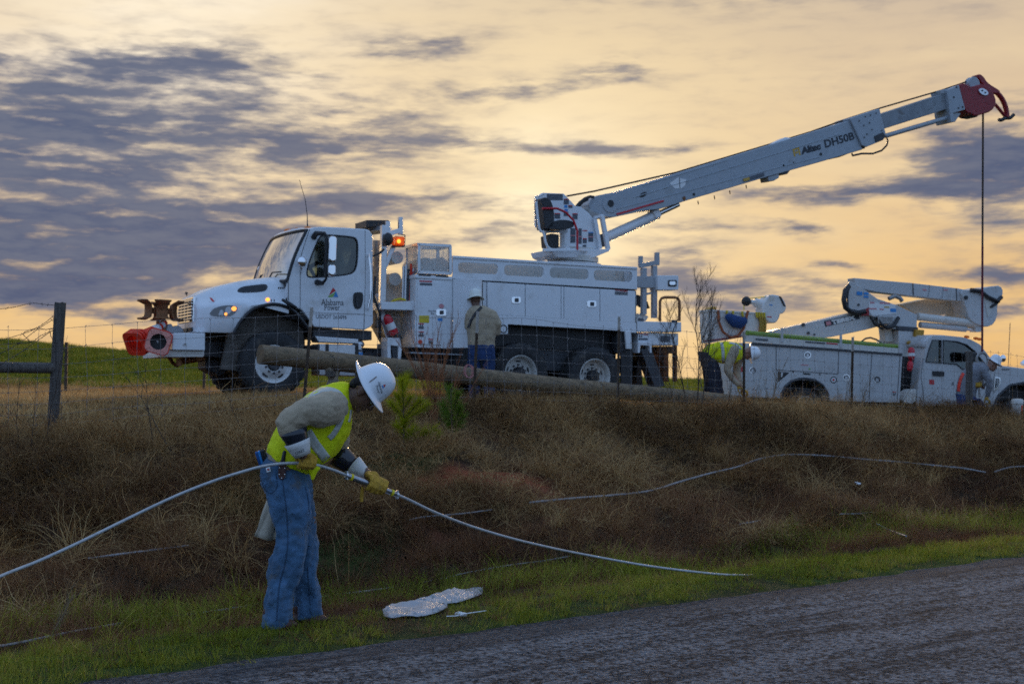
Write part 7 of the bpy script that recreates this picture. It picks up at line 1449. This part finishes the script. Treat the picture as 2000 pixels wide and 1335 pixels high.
b = MB(); mh = hm; b.tube([mh @ Vector((-.085, -.06, .035)), mh @ Vector((-.112, 0, .02)), mh @ Vector((-.085, .06, .035))], .014, 8, True, .5); b.ball(mh @ Vector((-.118, 0, .02)), .014, .03, .016, mh.to_3x3()); b.build('hat_suspension', black, p1, smooth=True, m=I1)
b = MB(); b.tube([mh @ Vector((-.01, -.083, .008)), mh @ Vector((.06, -.078, .008)), mh @ Vector((.098, -.058, .006))], .004, 6); sgl = b.build('safety_glasses', black, p1, smooth=True, m=I1)
b = MB(); rows = []
for z in (-.018, 0, .016): rows.append([mh @ Vector((.112 - .03 * (abs(y) / .06) ** 2, y, z)) for y in np.linspace(-.062, .062, 9)])
b.loft(rows, False, False); b.build('lens', lampglass, p1, smooth=True, angle=180, m=I1)
# tools carried on the belt
for (x0, y0), (x1, y1), r, m_ in (((501, 884), (509, 908), .010, MAT('blue_grip', (.01, .09, .30), .4)), ((506, 882), (513, 908), .009, inkblue), ((511, 881), (518, 905), .011, black), ((515, 880), (521, 903), .010, black)): b = MB(); b.capsule([W(x0, y0, 8.60), W(x1, y1, 8.62)], [r, r], 10); b.build('hand_tool', m_, p1, smooth=True, angle=180, m=I1)
b = MB(); b.loft([[W(x, y, 8.535 + .0) for x, y in chaikin([(545, 898), (558, 898), (558, 926), (556, 934), (550, 937), (544, 933), (543, 924)], 2)], [W(x, y, 8.56) for x, y in chaikin([(545, 898), (558, 898), (558, 926), (556, 934), (550, 937), (544, 933), (543, 924)], 2)]]); sh_ = b.build('knife_sheath', brownl, p1, .003, m=I1)
b = MB(); b.capsule([W(555.5, 883, 8.545), W(552, 903, 8.545)], [.011, .013], 10); b.build('knife_handle', black, p1, smooth=True, angle=180, m=I1)
for x, y in ((547, 903), (556, 903), (546, 913), (556.5, 914), (545.5, 926), (556, 926), (550, 933)): b = MB(); b.ball(W(x, y, 8.534), .0042, .003, .0042); b.build('rivet', chrome, p1, smooth=True, m=I1)
b = MB(); rows = []
for i in range(9):
    f = i / 8; l = Vector((528, 974, 0)).lerp(Vector((497, 1044, 0)), f); r_ = Vector((545, 982, 0)).lerp(Vector((542, 1052, 0)), f); row = []
    for j in range(13):
        s = j / 12; p = l.lerp(r_, s); row.append(W(p.x, p.y + 10 * s * (1 - s) * 2 * f, 8.90 - .010 * math.sin(s * 11 + f * 3) * (.4 + f) - .03 * math.sin(math.pi * s)))
    rows.append(row)
b.loft(rows, False, False); o = b.build('canvas_bag', canvasm, p1, smooth=True, angle=180, m=I1); md = o.modifiers.new('t', 'SOLIDIFY'); md.thickness = .02
for x, y, Y in ((548, 1222, 8.60), (607, 1206, 8.83)):
    b = MB(); c = W(x, y, Y); c.z = H(c.x, c.y) + .045; b.ball(c + Vector((.0, -.02, -.01)), .115, .05, .04); b.ball(c + Vector((-.05, 0, .05)), .06, .05, .07); blobmesh('boot', b, brownl, p1, .012, 4, (), I1)

# ---- man at the open cabinet, seen from behind
def man(label, foot, Y):
    x, y = foot; c = W(x, y, Y); c.z = H(c.x, c.y); return tag(empty('person', c), label, 'person')
Y2 = 23.62; p2 = man('man in tan shirt and white hard hat with his back turned at the open cabinet', (940, 780), Y2); I2 = p2.matrix_world.inverted(); gz2 = HZ + (EYE - H(p2.location.x, Y2)) / Y2 * F
b = MB(); hm2 = head_prims(b, W(928.5, 586, Y2 + .06), (-.25, 1, -.15), (0, .15, 1)); limb(b, [(934, 612, Y2), (930, 596, Y2 + .03), (929, 590, Y2 + .05)], [.07, .058, .055]); limb(b, [(938, 670, Y2), (938, 615, Y2)], [.12, .12])
limb(b, [(962, 615, Y2), (972, 640, Y2 + .02), (948, 652, Y2 + .32)], [.06, .05, .04]); limb(b, [(916, 615, Y2), (914, 640, Y2 + .05), (930, 646, Y2 + .3)], [.06, .05, .04]); limb(b, [(927, 675, Y2), (926, 720, Y2), (926, gz2 - 8, Y2)], [.09, .07, .05]); limb(b, [(953, 675, Y2), (955, 720, Y2), (956, gz2 - 8, Y2)], [.09, .07, .05]); b.ball(W(948, 652, Y2 + .36), .045, .05, .04); b.ball(W(930, 646, Y2 + .34), .045, .05, .04)
blobmesh('body', b, skin_d, p2, .012, 3, (), I2)
b = MB(); pxring(b, [(914, 676, 967, 677, .15, Y2), (913, 665, 967, 666, .15, Y2), (912, 650, 969, 650, .15, Y2), (911, 632, 971, 632, .155, Y2), (911, 616, 970, 616, .15, Y2), (914, 605, 962, 605, .13, Y2), (922, 597, 947, 597, .09, Y2 + .01)]); limb(b, [(961, 614, Y2), (971, 632, Y2 + .01), (971, 648, Y2 + .06), (955, 653, Y2 + .24)], [.085, .08, .07, .06]); limb(b, [(918, 614, Y2), (915, 636, Y2 + .03), (925, 646, Y2 + .22)], [.08, .075, .06])
s2 = blobmesh('shirt', b, khaki, p2, .014, 4, ((.12, .03),), I2); ribbon('sling_strap', bvh_of(s2), [(942, 598), (932, 608), (922, 622), (914, 640)], 5, black, p2, .01, 3)
b = MB(); pxring(b, [(914, 672, 967, 673, .15, Y2), (913, 690, 967, 690, .155, Y2), (914, 704, 967, 704, .14, Y2)]); pxring(b, [(913, 695, 939, 695, .12, Y2), (914, 725, 938, 725, .10, Y2), (916, gz2 - 4, 937, gz2 - 4, .10, Y2)]); pxring(b, [(941, 695, 968, 695, .12, Y2), (944, 725, 967, 725, .10, Y2), (946, gz2 - 4, 967, gz2 - 4, .10, Y2)])
blobmesh('jeans', b, denim2, p2, .014, 4, ((.1, .03),), I2)
for x in (926, 956): b = MB(); c = W(x, gz2, Y2); b.ball(c + Vector((0, .05, .05)), .06, .14, .06); b.build('boot', brownl, p2, smooth=True, m=I2)
hard_hat(p2, W(928.5, 581, Y2 + .05), (-.25, 1, -.1), (0, .1, 1), MAT('hard_hat_cream', (.74, .74, .66), .3, var=.05), .98)

# ---- man bending at the pole end
Y3 = 25.9; p3 = man('man in yellow vest stooping over the end of the wooden pole', (1396, 800), Y3); I3 = p3.matrix_world.inverted(); gz3 = HZ + (EYE - H(p3.location.x, Y3)) / Y3 * F
b = MB(); hm3 = head_prims(b, W(1461, 689, Y3), (.12, -.25, -1), (1, 0, .1)); limb(b, [(1440, 688, Y3), (1452, 688, Y3)], [.07, .06]); limb(b, [(1388, 690, Y3), (1410, 688, Y3), (1436, 688, Y3)], [.09, .11, .10])
limb(b, [(1432, 684, Y3 - .18), (1421, 722, Y3 - .2), (1445, 752, Y3 - .15)], [.06, .05, .035]); limb(b, [(1442, 700, Y3 + .16), (1439, 728, Y3 + .1), (1449, 758, Y3)], [.06, .05, .035]); limb(b, [(1383, 696, Y3 - .06), (1396, 740, Y3 - .09), (1396, gz3 - 8, Y3 - .09)], [.06, .055, .045]); limb(b, [(1383, 696, Y3 + .06), (1389, 740, Y3 + .14), (1388, gz3 - 8, Y3 + .14)], [.06, .055, .045])
blobmesh('body', b, skin_l, p3, .012, 3, (), I3)
b = MB(); pxring(b, [(1370, 684, 1382, 708, .13, Y3), (1384, 672, 1398, 706, .15, Y3), (1404, 667, 1411, 710, .165, Y3), (1424, 666, 1422, 711, .175, Y3), (1440, 669, 1436, 709, .17, Y3), (1450, 676, 1448, 702, .12, Y3)])
v3 = blobmesh('safety_vest', b, hivis, p3, .014, 4, ((.12, .025),), I3); V3 = bvh_of(v3); ribbon('reflective_band', V3, [(1409, 668), (1412, 685), (1413, 708)], 6, silver, p3, .01, 3); ribbon('reflective_band', V3, [(1424, 668.5), (1438, 672), (1448, 682)], 4, silver, p3, .01, 3)
b = MB(); limb(b, [(1434, 684, Y3 - .16), (1426, 705, Y3 - .2), (1420, 722, Y3 - .21), (1430, 738, Y3 - .18), (1441, 750, Y3 - .16)], [.095, .085, .07, .06, .05]); limb(b, [(1442, 700, Y3 + .14), (1439, 728, Y3 + .1), (1447, 752, Y3 + .02)], [.09, .07, .05]); limb(b, [(1405, 688, Y3), (1448, 688, Y3)], [.12, .09]); blobmesh('shirt', b, khaki, p3, .014, 4, ((.1, .025),), I3)
b = MB(); pxring(b, [(1363, 686, 1392, 690, .14, Y3), (1365, 700, 1400, 702, .16, Y3), (1370, 716, 1405, 716, .16, Y3)]); pxring(b, [(1370, 712, 1406, 714, .09, Y3 - .09), (1379, 740, 1411, 741, .085, Y3 - .09), (1383, 768, 1414, 769, .085, Y3 - .09), (1382, gz3 - 4, 1408, gz3 - 4, .085, Y3 - .09)]); pxring(b, [(1370, 712, 1402, 712, .09, Y3 + .12), (1374, 740, 1404, 740, .085, Y3 + .14), (1374, gz3 - 4, 1400, gz3 - 4, .085, Y3 + .14)])
blobmesh('trousers', b, denim3, p3, .014, 4, ((.1, .03),), I3)
gripping_hand('glove', p3, W(1449, 764, Y3 - .12), (.3, 1, 0), (-.3, 0, 1), .03, W(1441, 751, Y3 - .15), leather, .016, .11, 1, .009)
gripping_hand('glove', p3, W(1455, 769, Y3 + .02), (.3, 1, 0), (-.3, 0, 1), .03, W(1448, 754, Y3 + .02), leather, .016, .11, 1, .009)
for x, dy in ((1398, -.09), (1390, .14)): b = MB(); c = W(x, gz3, Y3 + dy); b.ball(c + Vector((.05, 0, .05)), .14, .055, .06); b.build('boot', brownl, p3, smooth=True, m=I3)
hard_hat(p3, W(1468, 689.5, Y3), (.10, -.2, -1), (1, 0, .08), hatw, 1.0)
# ---- man handling the winch hook
Y4 = 29.9; p4 = man('man in grey shirt and white hard hat stooping at the hanging winch line', (1897, 812), Y4); I4 = p4.matrix_world.inverted(); gz4 = HZ + (EYE - H(p4.location.x, Y4)) / Y4 * F
b = MB(); hm4 = head_prims(b, W(1938, 712, Y4), (.85, -.2, -.5), (.5, 0, .85)); limb(b, [(1916, 722, Y4), (1930, 717, Y4)], [.07, .06]); limb(b, [(1885, 764, Y4), (1895, 744, Y4), (1912, 724, Y4)], [.09, .11, .10])
limb(b, [(1922, 722, Y4 - .18), (1932, 750, Y4 - .2), (1928, 776, Y4 - .1)], [.06, .05, .035]); limb(b, [(1912, 725, Y4 + .2), (1916, 750, Y4 + .2), (1921, 757, Y4 + .3)], [.06, .05, .035]); limb(b, [(1885, 775, Y4 - .06), (1885, gz4 - 6, Y4 - .08)], [.06, .045]); limb(b, [(1897, 775, Y4 + .06), (1911, 790, Y4 + .12), (1913, gz4 - 6, Y4 + .12)], [.06, .055, .045])
blobmesh('body', b, skin_l, p4, .012, 3, (), I4)
b = MB(); pxring(b, [(1867, 772, 1904, 777, .14, Y4), (1868, 752, 1908, 762, .155, Y4), (1874, 733, 1914, 746, .165, Y4), (1888, 716, 1924, 733, .175, Y4), (1904, 708, 1931, 724, .15, Y4), (1918, 706, 1932, 718, .08, Y4)]); limb(b, [(1920, 722, Y4 - .16), (1931, 742, Y4 - .2), (1932, 756, Y4 - .18), (1929, 772, Y4 - .12)], [.09, .075, .065, .05]); limb(b, [(1910, 725, Y4 + .18), (1916, 748, Y4 + .22), (1920, 754, Y4 + .28)], [.09, .07, .055])
s4 = blobmesh('shirt', b, greyshirt, p4, .014, 4, ((.1, .025),), I4); S4 = bvh_of(s4); ribbon('red_harness_strap', S4, [(1884, 724), (1877, 738), (1873, 752), (1872, 764)], 6, orangec, p4, .01, 3)
b = MB(); pxring(b, [(1866, 768, 1904, 774, .15, Y4), (1868, 780, 1912, 782, .15, Y4)]); pxring(b, [(1868, 778, 1896, 778, .10, Y4 - .08), (1873, gz4 - 3, 1897, gz4 - 3, .09, Y4 - .08)]); pxring(b, [(1888, 776, 1916, 778, .10, Y4 + .1), (1902, 790, 1922, 790, .09, Y4 + .12), (1903, gz4 - 3, 1923, gz4 - 3, .09, Y4 + .12)]); blobmesh('jeans', b, denim2, p4, .014, 4, ((.1, .03),), I4)
gripping_hand('glove', p4, W(1928, 785, Y4 - .1), (.3, 1, 0), (0, 0, 1), .03, W(1928, 775, Y4 - .12), leather, .016, .11, 1, .009)
gripping_hand('glove', p4, Vector((W(1918.5, 716, RY).x, RY, W(1918.5, 716, RY).z)), (0, 1, 0), (0, 0, 1), .03, W(1920, 750, Y4 + .3), leather, .016, .11, 1, .009) if False else gripping_hand('glove', p4, W(1910, 752, Y4 - .1), (1, .2, 0), (0, 0, 1), .025, W(1917, 745, Y4 + .0), leather, .016, .11, 1, .009)
b = MB(); b.cyl(W(1903, 753, Y4 - .1), W(1925, 750, Y4 - .1), .025, 10); b.cyl(W(1912, 752, Y4 - .1), W(1913, 775, Y4 - .1), .02, 8); b.build('rigging_tool', steel, p4, smooth=True, angle=40, m=I4)
for x, dy in ((1886, -.08), (1914, .12)): b = MB(); c = W(x, gz4, Y4 + dy); b.ball(c + Vector((.05, 0, .05)), .14, .055, .06); b.build('boot', brownl, p4, smooth=True, m=I4)
hard_hat(p4, W(1943.5, 706, Y4), (.86, -.15, -.48), (.48, 0, .86), hatw, .98)
bpy.context.view_layer.update()
